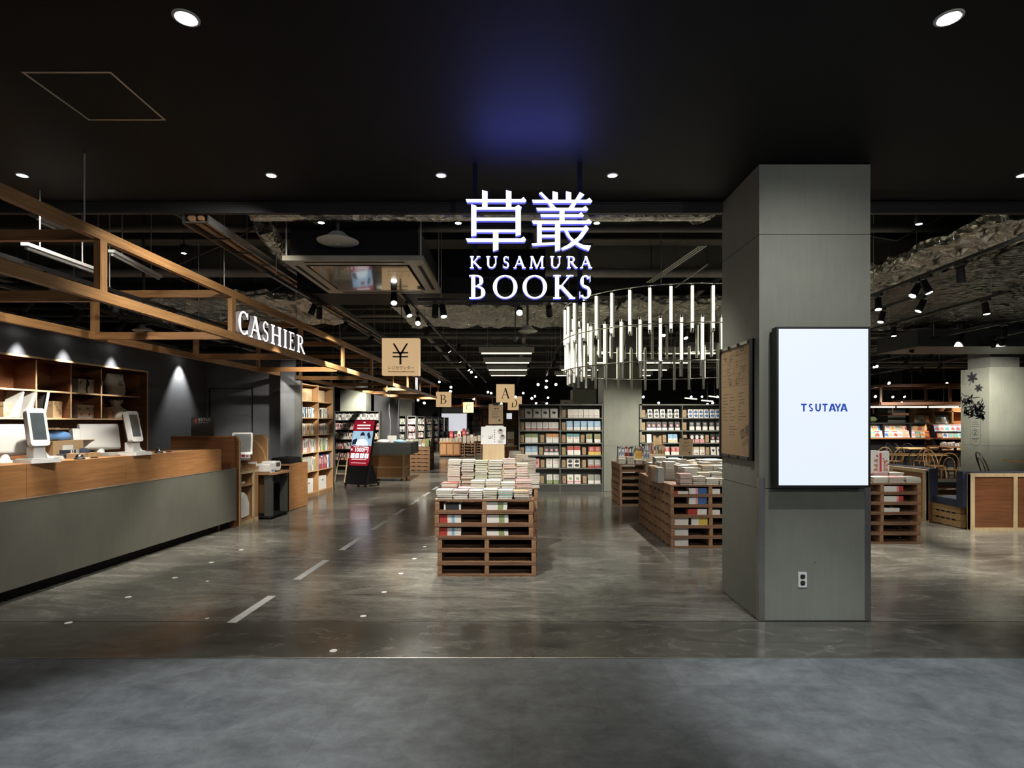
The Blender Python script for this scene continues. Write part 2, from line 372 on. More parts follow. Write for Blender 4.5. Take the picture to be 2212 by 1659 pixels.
# ---- the cashier's own frame: t to the aisle, s into the shop
AZ = -math.atan(.0617); O0 = Vector((-4.24, 8.83, 0))
def cz(t, s, z=0.0): return tuple(O0 + Matrix.Rotation(AZ, 3, 'Z') @ Vector((t, s, z)))
def czw(t, s, z): return Vector(cz(t, s, z))
MC = Matrix.Translation(O0) @ Matrix.Rotation(AZ, 4, 'Z')      # mesh in cashier coordinates -> world
# dark partition behind the cashier: t = TW, from near the shop line to s = 3.9, then turns to the aisle
TW = -2.60
def s_at(px, t):               # depth s where pixel column px meets the plane t
    k = (px - CX) / F
    c, sn = cos(AZ), sin(AZ)   # X = O.x + c t - sn s ; Y = O.y + sn t + c s
    return ((O0.x + c * t) - k * (O0.y + sn * t)) / (k * c + sn)
S_R = s_at(316, TW); S_L = S_R - 4.9; WTOP = 3.13; NZ0, NZ1 = .9, 2.53
mb = MB()
mb.box(TW - .12, TW, -6.6, S_L, 0, WTOP, T=MC).box(TW - .12, TW, S_R, 3.75, 0, WTOP, T=MC)
mb.box(TW - .12, TW, S_L, S_R, NZ1, WTOP, T=MC)
struct('wall_left', mb, 'navy')
mb = MB(); DX0, DX1 = -6.60 + .03, -5.62
mb.box(-6.9, DX0, 12.45, 12.57, 0, WTOP).box(DX1, -4.72, 12.45, 12.57, 0, WTOP).box(DX0, DX1, 12.45, 12.57, 2.36, WTOP)
struct('wall_left', mb, 'navy')
d = struct('door_1', MB().box(DX0 + .012, DX1 - .012, 12.475, 12.53, .01, 2.35), 'navy')
struct('door_frame', MB().box(DX0 - .0, DX0 + .012, 12.44, 12.53, 0, 2.36).box(DX1 - .012, DX1, 12.44, 12.53, 0, 2.36).box(DX0, DX1, 12.44, 12.53, 2.35, 2.362), 'blackm', d)
tb = MB(); put_text(tb, 'STAFF ONLY', .075, T_(Xp(522, 12.45), 12.473, Zp(896.5, 12.45)) @ FACE, .0008)
struct('lettering', tb, 'alu', d)
struct('baseboard_left', MB().box(TW, TW + .012, S_R + .02, 3.6, 0, .08, T=MC), 'blackm')

# ---- columns clad in fibre-cement panels
def column(name, label, x0, x1, y0, y1, ztop, joints=(), guards=False, core_top=None, mural=None):
    t = thing(name, label, 'column', ((x0 + x1) / 2, (y0 + y1) / 2, 0))
    w, dd = (x1 - x0) / 2, (y1 - y0) / 2; g = .0025
    MB().box(-w + .012, w - .012, -dd + .012, dd - .012, 0, (core_top or ztop)).build('core', 'blackm' if not core_top else 'dgrey', t) if not core_top else \
        MB().box(-w * .78, w * .78, -dd * .78, dd * .78, 0, core_top).build('core', 'grey', t)
    zs = [0.004] + list(joints) + [ztop]
    for a, b in zip(zs[:-1], zs[1:]):
        MB().box(-w, w, -dd, -dd + .012, a + g, b - g).build('front_panel', 'fibre', t)
        MB().box(-w, -w + .012, -dd + .0125, dd, a + g, b - g).build('side_panel', 'fibre', t)
        MB().box(w - .012, w, -dd + .0125, dd, a + g, b - g).build('side_panel', 'fibre', t)
        MB().box(-w + .0125, w - .0125, dd - .012, dd, a + g, b - g).build('back_panel', 'fibre', t)
    if guards:
        for sx in (-1, 1):
            z1 = 1.085 if sx > 0 else 1.16
            m = MB().box(min(sx * w, sx * (w - .045)), max(sx * w, sx * (w - .045)), -dd - .003, -dd, .004, z1)
            m.box(min(sx * w, sx * (w + .003)), max(sx * w, sx * (w + .003)), -dd - .003, -dd + .045, .004, z1)
            for k in range(4): m.cyl((sx * (w - .022), -dd - .003, .15 + k * .28), (sx * (w - .022), -dd - .005, .15 + k * .28), .005, n=8)
            m.build('corner_guard', 'alu', t)
    return t
C1X0, C1X1, C1Y0, C1Y1 = 1.996, 2.894, 4.636, 5.45
col1 = column('column', 'grey panelled column at the entrance carrying the tall lit screen', C1X0, C1X1, C1Y0, C1Y1, ZC - .002, (1.073, 3.125), True)
column('column', 'grey column standing behind the ring of tube lights, beside the grey bookcase', 2.14, 3.03, 13.4, 14.25, 2.96, (1.07,), core_top=ZS - .01)
col3 = column('column', 'grey column with a dark plant drawing on its side, right edge', 11.14, 12.03, 13.4, 14.25, 2.91, (1.07,), core_top=ZS - .01)
column('column', 'far grey column rising above the left bay of the grey bookcase', Xp(1237, 21.6), Xp(1288, 21.6), 21.6, 22.45, 2.87, (1.07,), core_top=ZS - .01)
column('column', 'lit pale column behind the small dark bookcase, left of the yen sign', Xp(735, 22.2), Xp(790, 22.2), 22.2, 23.05, 2.9, (1.07,), core_top=ZS - .01)
column('column', 'far pale column behind the receding row of bookcases on the left', Xp(858, 31), Xp(890, 31), 31, 31.85, 2.9, (1.07,), core_top=ZS - .01)
column('column', 'far pale column above the magazine rack on the right', Xp(1918, 31), Xp(1956, 31), 31, 31.9, 2.9, (1.07,), core_top=ZS - .01)
# small fixings on the entrance column
for (px, py) in ((1759, 1072), (1761, 1215), (1762, 1332), (1758, 640), (1690, 470), (1835, 470)):
    MB().cyl((0, 0, 0), (0, -.0015, 0), .004, n=8).build('screw', 'dgrey', col1, (Xp(px, C1Y0) - (C1X0 + C1X1) / 2, -(C1Y1 - C1Y0) / 2, Zp(py, C1Y0)))

# ---- wall outlet
t = thing('wall_outlet', 'white double power outlet low on the front of the entrance column', 'outlet', (Xp(1733, C1Y0), C1Y0, Zp(1252, C1Y0)))
MB().rbox(-.035, .035, -.007, 0, -.061, .061, .006, axis='y').build('cover_plate', 'white', t)
for z in (-.026, .026):
    o = MB().rbox(-.019, .019, -.010, -.0065, z - .017, z + .017, .010, axis='y').build('socket', 'black', t)
    MB().box(-.009, -.006, -.0105, -.0099, z - .006, z + .006).box(.006, .009, -.0105, -.0099, z - .006, z + .006).build('slot', 'grey', o)
MB().cyl((0, -.007, 0), (0, -.0085, 0), .003, n=8).build('screw', 'alu', t)

# ---- tall display on the column
Y0 = 4.525; x0, x1, z1, z0 = Xp(1677, Y0), Xp(1880, Y0), Zp(706, Y0), Zp(1053, Y0)
t = thing('display_screen', 'tall white digital screen with blue lettering on the entrance column', 'screen', ((x0 + x1) / 2, C1Y0, (z0 + z1) / 2))
w, h = (x1 - x0) / 2, (z1 - z0) / 2; yo = Y0 - C1Y0
MB().box(-w, w, yo + .004, -.03, -h, h).box(-w * .7, w * .7, -.03, 0, -h * .8, h * .8).build('housing', 'black', t)
m = MB(); b = .017
m.box(-w, w, yo - .004, yo + .004, h - b, h).box(-w, w, yo - .004, yo + .004, -h, -h + b).box(-w, -w + b, yo - .004, yo + .004, -h + b, h - b).box(w - b, w, yo - .004, yo + .004, -h + b, h - b)
m.build('bezel', 'black', t)
pan = MB().box(-w + b, w - b, yo, yo + .004, -h + b, h - b).build('screen_panel', 'tv', t)
tb = MB(); GW = {'T': .105, 'S': .1, 'U': .112, 'A': .13, 'Y': .12}
def sans(ch, t=.27):
    if ch == 'T': return [rc(.36, 0, .64, 1), rc(.02, .80, .98, 1)]
    if ch == 'U': return [rc(.06, .4, .06 + t, 1), rc(.94 - t, .4, .94, 1)] + arc(.5, .42, .44, .42, 180, 360, t, .19)
    if ch == 'S': return arc(.5, .735, .40, .265, 40, 270, t, .18) + arc(.5, .265, .42, .265, -140, 90, t, .18)
    if ch == 'A': return [bar(.13, 0, .46, 1, .27), bar(.87, 0, .54, 1, .27), rc(.25, .22, .75, .38)]
    if ch == 'Y': return [bar(.48, .42, .13, 1, .27), bar(.52, .42, .87, 1, .27), rc(.37, 0, .63, .5)]
X0 = Xp(1730, Y0) - (x0 + x1) / 2; X1 = Xp(1831, Y0) - (x0 + x1) / 2; zz = Zp(880.5, Y0) - (z0 + z1) / 2
pos = [(1730, 1743), (1746, 1757), (1760, 1774), (1776, 1788), (1790, 1806), (1803, 1817), (1815, 1831)]
for ch, (a, c) in zip('TSUTAYA', pos):
    xa, xb = Xp(a, Y0) - (x0 + x1) / 2, Xp(c, Y0) - (x0 + x1) / 2
    for q in sans(ch): tb.poly([(xa + (xb - xa) * px, yo - .0008, zz - .031 + .062 * pz) for px, pz in q])
tb.build('screen_lettering', 'tvblue', t)

# ---- kraft floor map in its frame on the side of the column
ya, yb, za, zb = 4.727, 5.44, 1.287, 2.298
t = thing('notice_board', 'kraft paper floor map in a dark frame on the side of the entrance column', 'notice board', (C1X0, (ya + yb) / 2, (za + zb) / 2), 0)
hw, hh = (yb - ya) / 2, (zb - za) / 2
MB().box(-.016, 0, -hw, hw, -hh, hh).build('backing_board', 'black', t)
MB().box(-.034, 0, -hw, -hw + .03, -hh, hh).build('side_frame', 'black', t); MB().box(-.034, 0, hw - .02, hw, -hh, hh).build('side_frame', 'black', t)
for z in (hh - .03, -hh + .005): MB().box(-.03, -.012, -hw + .03, hw - .02, z, z + .025).build('clamp_bar', 'alu' if z > 0 else 'dgrey', t)
pap = MB().box(-.019, -.0165, -hw + .03, hw - .02, -hh + .02, hh - .02).build('map_sheet', 'kraft', t)
for z in (hh - .018, -hh + .018):
    for y in (-hw + .05, -.09, .12, hw - .04): MB().cyl((-.03, y, z), (-.04, y, z), .014, n=10).build('clip', 'black', t)
m = MB(); rr = random.Random(3)
def onmap(u, v): return (-.0196, -hw + .03 + (1 - u) * (2 * hw - .05), -hh + .02 + v * (2 * hh - .04))      # u from the left as the reader sees it
def line(u0, v0, u1, v1, wd=.0016):
    (x, a, b_), (_, c, d_) = onmap(u0, v0), onmap(u1, v1)
    L = sqrt((c - a) ** 2 + (d_ - b_) ** 2) or 1; ny, nz = -(d_ - b_) / L * wd, (c - a) / L * wd
    m.poly([(x, a - ny, b_ - nz), (x, c - ny, d_ - nz), (x, c + ny, d_ + nz), (x, a + ny, b_ + nz)])
for k in range(9): line(.05 + .1 * k, .64, .05 + .1 * k, .97, .0008)
for k in range(7): line(.04, .64 + .055 * k, .9, .64 + .055 * k, .0008)
for k in range(26):
    u, v = rr.uniform(.08, .8), rr.uniform(.64, .95); a, c = rr.uniform(.03, .1), rr.uniform(.015, .05)
    for q in ((u, v, u + a, v), (u + a, v, u + a, v + c), (u + a, v + c, u, v + c), (u, v + c, u, v)): line(*q, .0013)
for cu in (.06, .32, .62):
    for k in range(9):
        v = .57 - .03 * k; line(cu, v, cu + rr.uniform(.06, .24), v, .0018)
for k in range(4): line(.3, .27 - .025 * k, .3 + rr.uniform(.1, .35), .27 - .025 * k, .0016)
def logo(m, polys, u, v, size, ang=0):
    pass
cA = R(-8)
def emb(q, ox, oy, sc):
    pts = []
    for a, b_ in q:
        lx, lz = (a - ox) * sc, -(b_ - oy) * sc
        lx, lz = lx * cos(cA) - lz * sin(-cA) * -1 * 0 - 0 + lz * 0, lz
        pts.append((lx, lz))
    return pts
def slant(px, pz): c, s_ = cos(R(18)), sin(R(18)); return (px * c - pz * s_, px * s_ + pz * c)
for q in KS + KG:
    pts = [slant((a - 900) * .00013, -(b_ - 540) * .00013) for a, b_ in q]
    m.poly([(-.0196, -hw + .03 + .115 - a, -hh + .02 + .215 + b_) for a, b_ in pts])
xx = 0
for ch in 'BOOKS':
    for q in glyph(ch):
        pts = [slant(-.085 + xx + a * .028, -.115 + b_ * .042) for a, b_ in q]
        m.poly([(-.0196, -hw + .03 + .115 - a, -hh + .02 + .225 + b_) for a, b_ in pts])
    xx += .036
m.build('map_print', 'ink', pap)

# ---- recessed downlights in the entrance ceiling
def downlight(label, X, Y, r, aim=(0, 0, -1), watts=200, ang=55, col=(1, .95, .86), ztop=ZC, group=None):
    t = thing('downlight', label, 'ceiling light', (X, Y, ztop), 0, group)
    MB().lathe([(r * 1.28, 0), (r * 1.28, -.004), (r * 1.04, -.008), (r, -.003), (r, 0)], n=28).build('trim_ring', 'offwhite', t)
    MB().cyl((0, 0, -.001), (0, 0, -.0045), r * .93, n=28).build('lens', 'lampw', t)
    if watts: spot(t, (0, 0, -.03), aim, watts, ang, .8, col, .04)
    return t
YD = (ZC - HC) * F / (HY - 378)
for px, w_, lb in ((48, 95, 'small round downlight above the near end of the timber canopy'), (586, 90, 'small round downlight between the timber canopy and the hanging sign'),
                   (953, 80, 'small round downlight just left of the hanging sign'), (1323, 100, 'small round downlight just right of the hanging sign'), (2209, 130, 'small round downlight cut by the right edge of the photo')):
    downlight(lb, Xp(px, YD), YD, .038, {48: (-.05, .5, -.8), 586: (-.62, .42, -.75), 953: (.12, .52, -1)}.get(px, (0, .5, -1)), w_ * {586: 1.15, 48: .6, 953: 3.2}.get(px, .85), 48 if px == 953 else 100)
YB = (ZC - HC) * F / (HY - 38)
for px, lb in ((402, 'large bright round downlight at the upper left'), (2050, 'large bright round downlight at the upper right')):
    g = downlight(lb, Xp(px, YB), YB, .052, (.0, .13 if px > 1000 else -.07, -1), 235 if px > 1000 else 215, 50, (.93, .97, 1)); spot(g, (0, -.0, -.035), (0, .75, -1), 46 if px > 1000 else 24, 104, 1.0, (1, .99, .95), .04)
for X, Y, w_, lb in ((-1.9, 1.1, 120, 'downlight over the slate floor in front of the cashier side'), (1.9, 1.1, 130, 'downlight over the slate floor in front of the column side'), (-4.6, -1.8, 190, 'mall downlight far left behind the viewer'), (-1.4, -1.8, 190, 'mall downlight left behind the viewer'), (1.8, -1.8, 190, 'mall downlight right behind the viewer'), (5.0, -1.8, 190, 'mall downlight far right behind the viewer')):
    downlight(lb, X, Y, .052, (0, .7, -1) if Y > 0 else (0, 1, -.55), w_ * (.03 if Y > 0 else (.05 if X < -4 else .30 if X > 0 else .13)), 75 if Y > 0 else 120, (1, .985, .95))

# ---- access hatch
hx = [Xp(45, (ZC - HC) * F / 760), Xp(239.5, (ZC - HC) * F / 760)]; hy0, hy1 = (ZC - HC) * F / 760, (ZC - HC) * F / 655
t = thing('access_hatch', 'black ceiling access hatch with a thin metal rim at the upper left', 'hatch', ((hx[0] + hx[1]) / 2, (hy0 + hy1) / 2, ZC))
a, c, e = (hx[1] - hx[0]) / 2, (hy1 - hy0) / 2, .014
m = MB(); m.box(-a, a, -c, -c + e, -.004, 0).box(-a, a, c - e, c, -.004, 0).box(-a, -a + e, -c + e, c - e, -.004, 0).box(a - e, a, -c + e, c - e, -.004, 0)
m.build('rim', 'alu', t); MB().box(-a + e + .002, a - e - .002, -c + e + .002, c - e - .002, -.0025, 0).build('hatch_panel', 'ceil', t)

# ---- the hanging sign
YS = 4.60
t = thing('hanging_sign', 'glowing white sign of two Japanese characters and two English lines hung from the ceiling', 'sign', (Xp(1145, YS), YS + .05, ZC))
ox, oz = Xp(1145, YS), ZC
def zs_(zx, zy): return Xp(980 + zx / 5.53, YS) - ox, Zp(380 + zy / 5.53, YS) - oz
def letter(name, polys):
    m = MB()
    for q in polys:
        n = len(q); ar = sum(q[i][0] * q[(i + 1) % n][1] - q[(i + 1) % n][0] * q[i][1] for i in range(n))
        if ar < 0: q = q[::-1]
        m.add([(p[0], -.06, p[1]) for p in q], [list(range(n))], 0)
        m.add([(p[0], -.06, p[1]) for p in q] + [(p[0], -.02, p[1]) for p in q], [(i, n + i, n + (i + 1) % n, (i + 1) % n) for i in range(n)], 1)
        m.add([(p[0], -.02, p[1]) for p in q], [list(range(n))[::-1]], 1)
    return m.build(name, ['sign', 'signedge'], t)
letter('sign_character', [[zs_(*p) for p in q] for q in KS]); letter('sign_character', [[zs_(*p) for p in q] for q in KG])
for word, y1, y0, spans, tk, hk in (('KUSAMURA', 962, 1106, ((190,328),(380,525),(580,670),(718,857),(905,1082),(1143,1285),(1345,1475),(1512,1650)), .17, .085),
                            ('BOOKS', 1187, 1470, ((182,400),(468,762),(822,1115),(1178,1445),(1486,1658)), .17, .06)):
    for ch, (a, b_) in zip(word, spans):
        P0, P1 = zs_(a, y0), zs_(b_, y1)
        wd = P1[0] - P0[0]; ht = P1[1] - P0[1]; tt = min(.26, tk * ht / wd * (1.0 if ch != 'O' else .95))
        letter('sign_letter', [[(P0[0] + wd * x, P0[1] + ht * y) for x, y in q] for q in glyph(ch, tt, hk)])
for px in (1025.5, 1254): MB().box(-.018, .018, -.015, .015, Zp(655, YS) - oz, 0).build('hanger_pole', 'blackm', t, (Xp(px, YS) - ox, 0, 0))
m = MB()
for zx in (560, 800, 1200, 1490): m.box(Xp(1012, YS) - ox, Xp(1282, YS) - ox, -.02, -.008, zs_(0, zx)[1] - .006, zs_(0, zx)[1] + .006)
m.build('mounting_rail', 'blackm', t)
ld = bpy.data.lights.new('bulb', 'AREA'); ld.shape = 'RECTANGLE'; ld.size = .8; ld.size_y = .12; ld.energy = 5.5; ld.color = (.10, .14, 1.0)  # unseen area lamp added to throw the blue glow on the ceiling
o = bpy.data.objects.new('bulb', ld); COL.objects.link(o); o.parent = t; o.location = (0, -.12, Zp(440, YS) - oz)
o.rotation_euler = Vector((0, -.55, .83)).to_track_quat('-Z', 'Y').to_euler()

# ---- floor tape and floor markers
q0, q1 = Vector((Xp(500, Yf(1345)), Yf(1345))), Vector((Xp(940, Yf(1054)), Yf(1054)))
dirn = (Vector((Xp(862, Yf(1106)), Yf(1106))) - Vector((Xp(540, Yf(1318)), Yf(1318)))).normalized(); ang = atan2(dirn.y, dirn.x)
spans = [(1345, 1287), (1252, 1210), (1188, 1161), (1144.5, 1125), (1113, 1099), (1090, 1078.5), (1071.5, 1063), (1058, 1051), (1047, 1041)]
base = Vector((Xp(500, Yf(1345)), Yf(1345)))
for k, (a, b_) in enumerate(spans):
    sa = (Yf(a) - base.y) / dirn.y; sb = (Yf(b_) - base.y) / dirn.y
    p = base + dirn * sa
    tag(MB().box(0, sb - sa, -.038, .038, 0, .0012).build('tape_dash', 'tape', None, (p.x, p.y, 0), (0, 0, ang)),
        f'white floor tape dash, {ORD[k]} of the line counted from the slate floor', 'tape', 'white tape dashes leading into the shop')
for nm, pts in (('cashier', ((148, 1345.5), (277, 1290), (378, 1248), (457, 1215), (521, 1188))), ('aisle', ((720, 1405.7), (784.7, 1331), (830, 1279), (866, 1239), (895, 1207), (917.5, 1181)))):
    for k, (px, py) in enumerate(pts):
        where = 'between counter and tape line' if nm == 'cashier' else 'between tape line and front pallets'
        tag(MB().cyl((0, 0, 0), (0, 0, .002), .026 if nm == 'aisle' else .028, n=16).build('floor_marker', 'white', None, (Xp(px, Yf(py)), Yf(py), 0)),
            f'small round white floor dot {where}, {ORD[k]} from the slate floor', 'floor marker', f'white floor dots on the {nm} side')
for px, py in ((447.5, 1336), (448, 1255.5)):
    tag(MB().cyl((0, 0, 0), (0, 0, .002), .016, n=14).build('floor_marker', 'white', None, (Xp(px, Yf(py)), Yf(py), 0)),
        f'tiny white floor dot off the rows, {"nearer the camera" if py > 1300 else "farther from the camera"}', 'floor marker', 'tiny loose floor dots')

# ================================================================== cashier side
def on(px, py, t):            # (s, z) where the pixel ray meets the plane t = const of the cashier frame
    s = s_at(px, t); return s, Zp(py, czw(t, s, 0).y)
def zt(py, t, s): return Zp(py, czw(t, s, 0).y)

# ---- counter
CT = 1.22                     # worktop height
t = thing('cashier_counter', 'long cashier counter with plywood front over a grey base', 'counter', cz(0, 0), AZ)
MB().box(-.05, 0, -7.2, 0, .114, .90).build('base_panel', 'counter_metal', t)
MB().box(-.05, .002, -7.2, 0, .90, .906).build('ledge_trim', 'alu', t)
MB().box(-.14, -.10, -7.2, -.02, 0, .114).build('toe_kick', 'blackm', t)
s_seams = [-7.2, s_at(57.6, -.05), s_at(273, -.05), s_at(478, -.05)]
for a, b_ in zip(s_seams[:-1], s_seams[1:]): MB().box(-.075, -.05, a + .0015, b_ - .0015, .90, CT).build('front_board', 'ply', t)
MB().box(-.9, -.075, -7.2, s_seams[-1], CT - .03, CT).build('worktop', 'ply', t)
MB().box(-.9, -.87, -7.2, s_seams[-1], 0, CT - .03).box(-.87, -.075, s_seams[-1] - .03, s_seams[-1], 0, CT - .03).build('back_panel', 'plyd', t)

# ---- built-in shelf niche behind the counter
t = thing('wall_shelf', 'built-in brown wood pigeonhole shelf in the navy wall behind the counter', 'shelf', cz(TW, S_R), AZ)
sl, dp = S_R - S_L, .46
m = MB().box(-dp, .012, -sl, 0, NZ1 - .0, NZ1 + .03).box(-dp, .012, 0, .03, NZ0, NZ1 + .03).box(-dp, .012, -sl - .03, -sl, NZ0, NZ1 + .03)
m.build('surround', 'plyd', t)
MB().box(.010, .016, -sl, .03, NZ1, NZ1 + .03).box(.010, .016, 0, .03, NZ0, NZ1).build('edge_strip', 'edge', t)
MB().box(-dp - .02, -dp, -sl, .03, NZ0, NZ1 + .03).build('back_panel', 'plyd', t)
SZ1, SZ2 = 2.065, 1.655; SH = -.12
for z, e in ((SZ1, -.0), (SZ2, 0)): MB().box(-dp, SH, -sl, e, z, z + .025).box(SH, SH + .004, -sl, e, z, z + .025, 1).build('shelf_board', ['plyd', 'edge'], t)
for px in (78, 153, 218.5):
    s_ = s_at(px, TW + SH) - S_R
    for k in (0,): MB().box(-dp, SH + .002, s_ - .012, s_ + .012, SZ2 + .025, NZ1).box(SH + .002, SH + .005, s_ - .012, s_ + .012, SZ2 + .025, NZ1, 1).build('divider', ['plyd', 'edge'], t)
for k in (1, 2, 3): MB().box(-dp, SH, s_at(78, TW + SH) - S_R - .66 * k - .012, s_at(78, TW + SH) - S_R - .66 * k + .012, SZ2 + .025, NZ1).build('divider', 'plyd', t)

# things in the niche
def gift_box(label, px, w, h, zb, n_lids, lt=SH - .22, name='gift_box', ribbon=True, mat='cream'):
    s_ = s_at(px, TW + lt); g = thing(name, label, 'gift box', cz(TW + lt, s_, zb), AZ)
    MB().box(-.125, .105, -w / 2 - .004, w / 2 + .004, h * .72, h).build('lid', mat, g)
    rr = random.Random(px); m = MB()
    for k in range(7):
        y, z, r = rr.uniform(-w * .45, w * .45), rr.uniform(.03, h * .9), rr.uniform(.012, .03)
        m.add([(.1065, y + r * cos(2 * pi * i / 7) * rr.uniform(.5, 1.1), z + r * sin(2 * pi * i / 7)) for i in range(7)], [list(range(7))])
    m.m = [1] * len(m.f); m.box(-.12, .1, -w / 2, w / 2, 0, h * .78, 0).build('carton', [mat, 'kraftd'], g)
    if ribbon:
        for y in (-w * .17, w * .3):
            MB().box(-.127, .1075, y - .01, y + .01, 0, h + .003).build('ribbon', 'blackm', g)
            m = MB(); m.tube([(.1, y, h), (.1, y - .05, h + .035), (.1, y - .085, h + .005), (.1, y, h)], .009, 6).tube([(.1, y, h), (.1, y + .05, h + .04), (.1, y + .085, h + .008), (.1, y, h)], .009, 6)
            m.tube([(.108, y, h), (.112, y + .03, h - .07), (.112, y + .015, h - .11)], .008, 6); m.build('bow', 'blackm', g)
    return g
gift_box('cream patterned gift box with dark bows on the upper shelf of the wall niche', 184, .52, .235, SZ1 + .025, 2)
gift_box('cream patterned gift box with sketched flowers on the lower niche shelf', 182, .5, .22, SZ2 + .025, 1, ribbon=False)
gift_box('upright kraft carton on the lower niche shelf left of the flowered box', 111, .165, .26, SZ2 + .025, 1, ribbon=False, mat='kraft')
gift_box('small kraft carton wedged beside the cloth bag on the lower niche shelf', 227, .1, .2, SZ2 + .025, 1, ribbon=False, mat='kraft')
gift_box('narrow kraft carton at the left end of the lower niche shelf', 2, .12, .22, SZ2 + .025, 1, ribbon=False, mat='kraft')
def soft(label, name, cat, px, zb, prof, mat, extra=None, lt=SH - .2, seed=1):
    s_ = s_at(px, TW + lt); g = thing(name, label, cat, cz(TW + lt, s_, zb), AZ)
    rr = random.Random(seed); m = MB(); n = 18; vs = []
    for z, hw, hd, sh in prof:
        for k in range(n):
            a = 2 * pi * k / n; q = 1 + rr.uniform(-.05, .05)
            vs.append((hd * sin(a) * q, sh + hw * (abs(cos(a)) ** .6) * (1 if cos(a) > 0 else -1) * q, z + rr.uniform(-.004, .004)))
    fs = [(i * n + k, i * n + (k + 1) % n, (i + 1) * n + (k + 1) % n, (i + 1) * n + k) for i in range(len(prof) - 1) for k in range(n)]
    m.add(vs, fs, 0, True); m.add(vs, [list(range(n))[::-1], [(len(prof) - 1) * n + k for k in range(n)]])
    m.build('cloth_body', mat, g)
    if extra: extra(g)
    return g
def stampx(g):
    m = MB()
    for k in range(4): m.box(.118, .122, -.07 + .01 * k, .07 - .012 * k, .17 + .026 * k, .182 + .026 * k)
    m.build('printed_stamp', 'dgrey', g)
soft('pale cloth bag standing on the upper niche shelf at its right end', 'cloth_bag', 'bag', 247, SZ1 + .025, [(0, .17, .09, .02), (.08, .19, .11, .01), (.2, .18, .115, 0), (.33, .17, .09, .0), (.37, .2, .03, .02), (.385, .17, .02, .03)], 'linen', stampx)
def flow(g):
    m = MB(); rr = random.Random(5)
    for k in range(16):
        a = rr.uniform(0, 6.28); x, y = .03 + .05 * sin(a), -.02 + .13 * cos(a)
        m.tube([(0, -.02, .22), (x * .6, y * .6 - .01, .29), (x, y, .3 + rr.uniform(0, .06))], [.012, .02, .006], 6)
    m.build('dark_bow', 'kraftd', g)
soft('crumpled grey cloth bag tied with a dark bow on the lower niche shelf', 'cloth_bag', 'bag', 252, SZ2 + .025, [(0, .24, .12, .05), (.05, .27, .13, .05), (.12, .2, .12, .03), (.2, .11, .08, -.01), (.24, .06, .05, -.02), (.31, .14, .07, -.02), (.33, .1, .05, -.02)], 'linen', flow, seed=4)
for k, (px, lb, ln, mt) in enumerate(((24, 'large grey board leaning in the lower niche bay, leftmost of three', .17, 'lgrey'), (50, 'white edged ring binder board leaning in the lower niche bay, middle of three', .15, 'white'), (84, 'grey green board leaning in the lower niche bay, rightmost of three', .10, 'grey'))):
    s_ = s_at(px, TW + SH - .1); g = thing('display_board', lb, 'board', cz(TW + SH - .08, s_, SZ2 + .025), AZ)
    T = RX(R(-13 if k != 2 else -12)) @ RZ(R(-18 if k == 2 else 8))
    MB().box(-.14, .08, -.012, .012, 0.004, .385).build('board_panel', mt if k != 1 else 'lgrey', g).matrix_local = T
    if k == 1:
        m = MB()
        for q in range(14): m.cyl((.084, -.012, .03 + q * .025), (.084, .012, .03 + q * .025), .008, n=8)
        m.build('ring_spine', 'white', g).matrix_local = T
    if k == 2: MB().box(.08, .092, -.016, .016, 0.004, .385).build('edge_strip', 'white', g).matrix_local = T

# ---- tills
def pos_screen(label, px, t_, yaw):
    s_ = s_at(px, t_); g = thing('till_monitor', label, 'till screen', cz(t_, s_, CT), AZ + yaw); g.scale = (.86, .86, .92)
    T = T_(0, 0, .235) @ RX(R(-14))
    pts = [(-.16, -.035), (.155, -.035), (.165, -.02), (.16, .02), (.12, .035), (-.15, .035), (-.165, .01)]
    MB().rbox(-.235, .235, -.03, .045, -.165, .175, .04, axis='x').build('monitor_back', 'white', g).matrix_local = T
    MB().box(-.215, .215, .045, .05, -.15, .15).build('touch_screen', 'screen', g).matrix_local = T
    MB().rbox(-.325, -.245, -.05, .06, -.18, .11, .03, axis='x').build('card_reader', 'white', g).matrix_local = T
    m = MB(); m.lathe([(.10, .0), (.10, .018), (.06, .03), (.055, .1), (.045, .12)], n=18); m.build('stand', 'white', g)
    MB().box(-.09, .09, -.04, .05, .07, .12).build('bracket', 'lgrey', g)
    return g
def cust_display(label, px, t_, yaw):
    s_ = s_at(px, t_); g = thing('customer_display', label, 'customer display', cz(t_, s_, CT), AZ + yaw)
    MB().rbox(-.13, .13, -.17, .12, 0, .035, .012).build('base_tray', 'white', g)
    MB().box(-.115, .115, -.155, .1, .035, .042).build('tray_top', 'lgrey', g)
    m = MB().box(-.05, .05, -.06, .05, .035, .15); m.box(-.035, .035, -.045, .035, .15, .19); m.build('stand', 'white', g)
    T = T_(0, -.01, .335) @ RX(R(-13)); m = MB().rbox(-.082, .082, -.035, .022, -.185, .185, .03, axis='y'); m.build('display_shell', 'white', g).matrix_local = T
    MB().rbox(-.074, .074, .022, .045, -.17, .17, .03, axis='y').build('rear_cover', 'dgrey', g).matrix_local = T
    MB().box(-.058, .058, -.037, -.034, -.125, .14).build('display_glass', 'screen', g).matrix_local = T
    m = MB().add([(.05, -.1, .035), (.12, -.1, .035), (.12, .05, .035), (.05, .05, .035), (.05, -.06, .11), (.1, -.05, .06), (.1, .04, .06), (.05, .04, .12)], [(0, 1, 5, 4), (1, 2, 6, 5), (2, 3, 7, 6), (3, 0, 4, 7), (4, 5, 6, 7)])
    m.build('receipt_slot', 'white', g)
    return g
pos_screen('white till monitor turned away at the left edge of the photo', 8, -.42, R(62))
pos_screen('white till monitor turned away in the middle of the counter, with card reader', 215, -.48, R(62))
cust_display('white customer display on the counter, nearer the camera', 77, -.16, R(72))
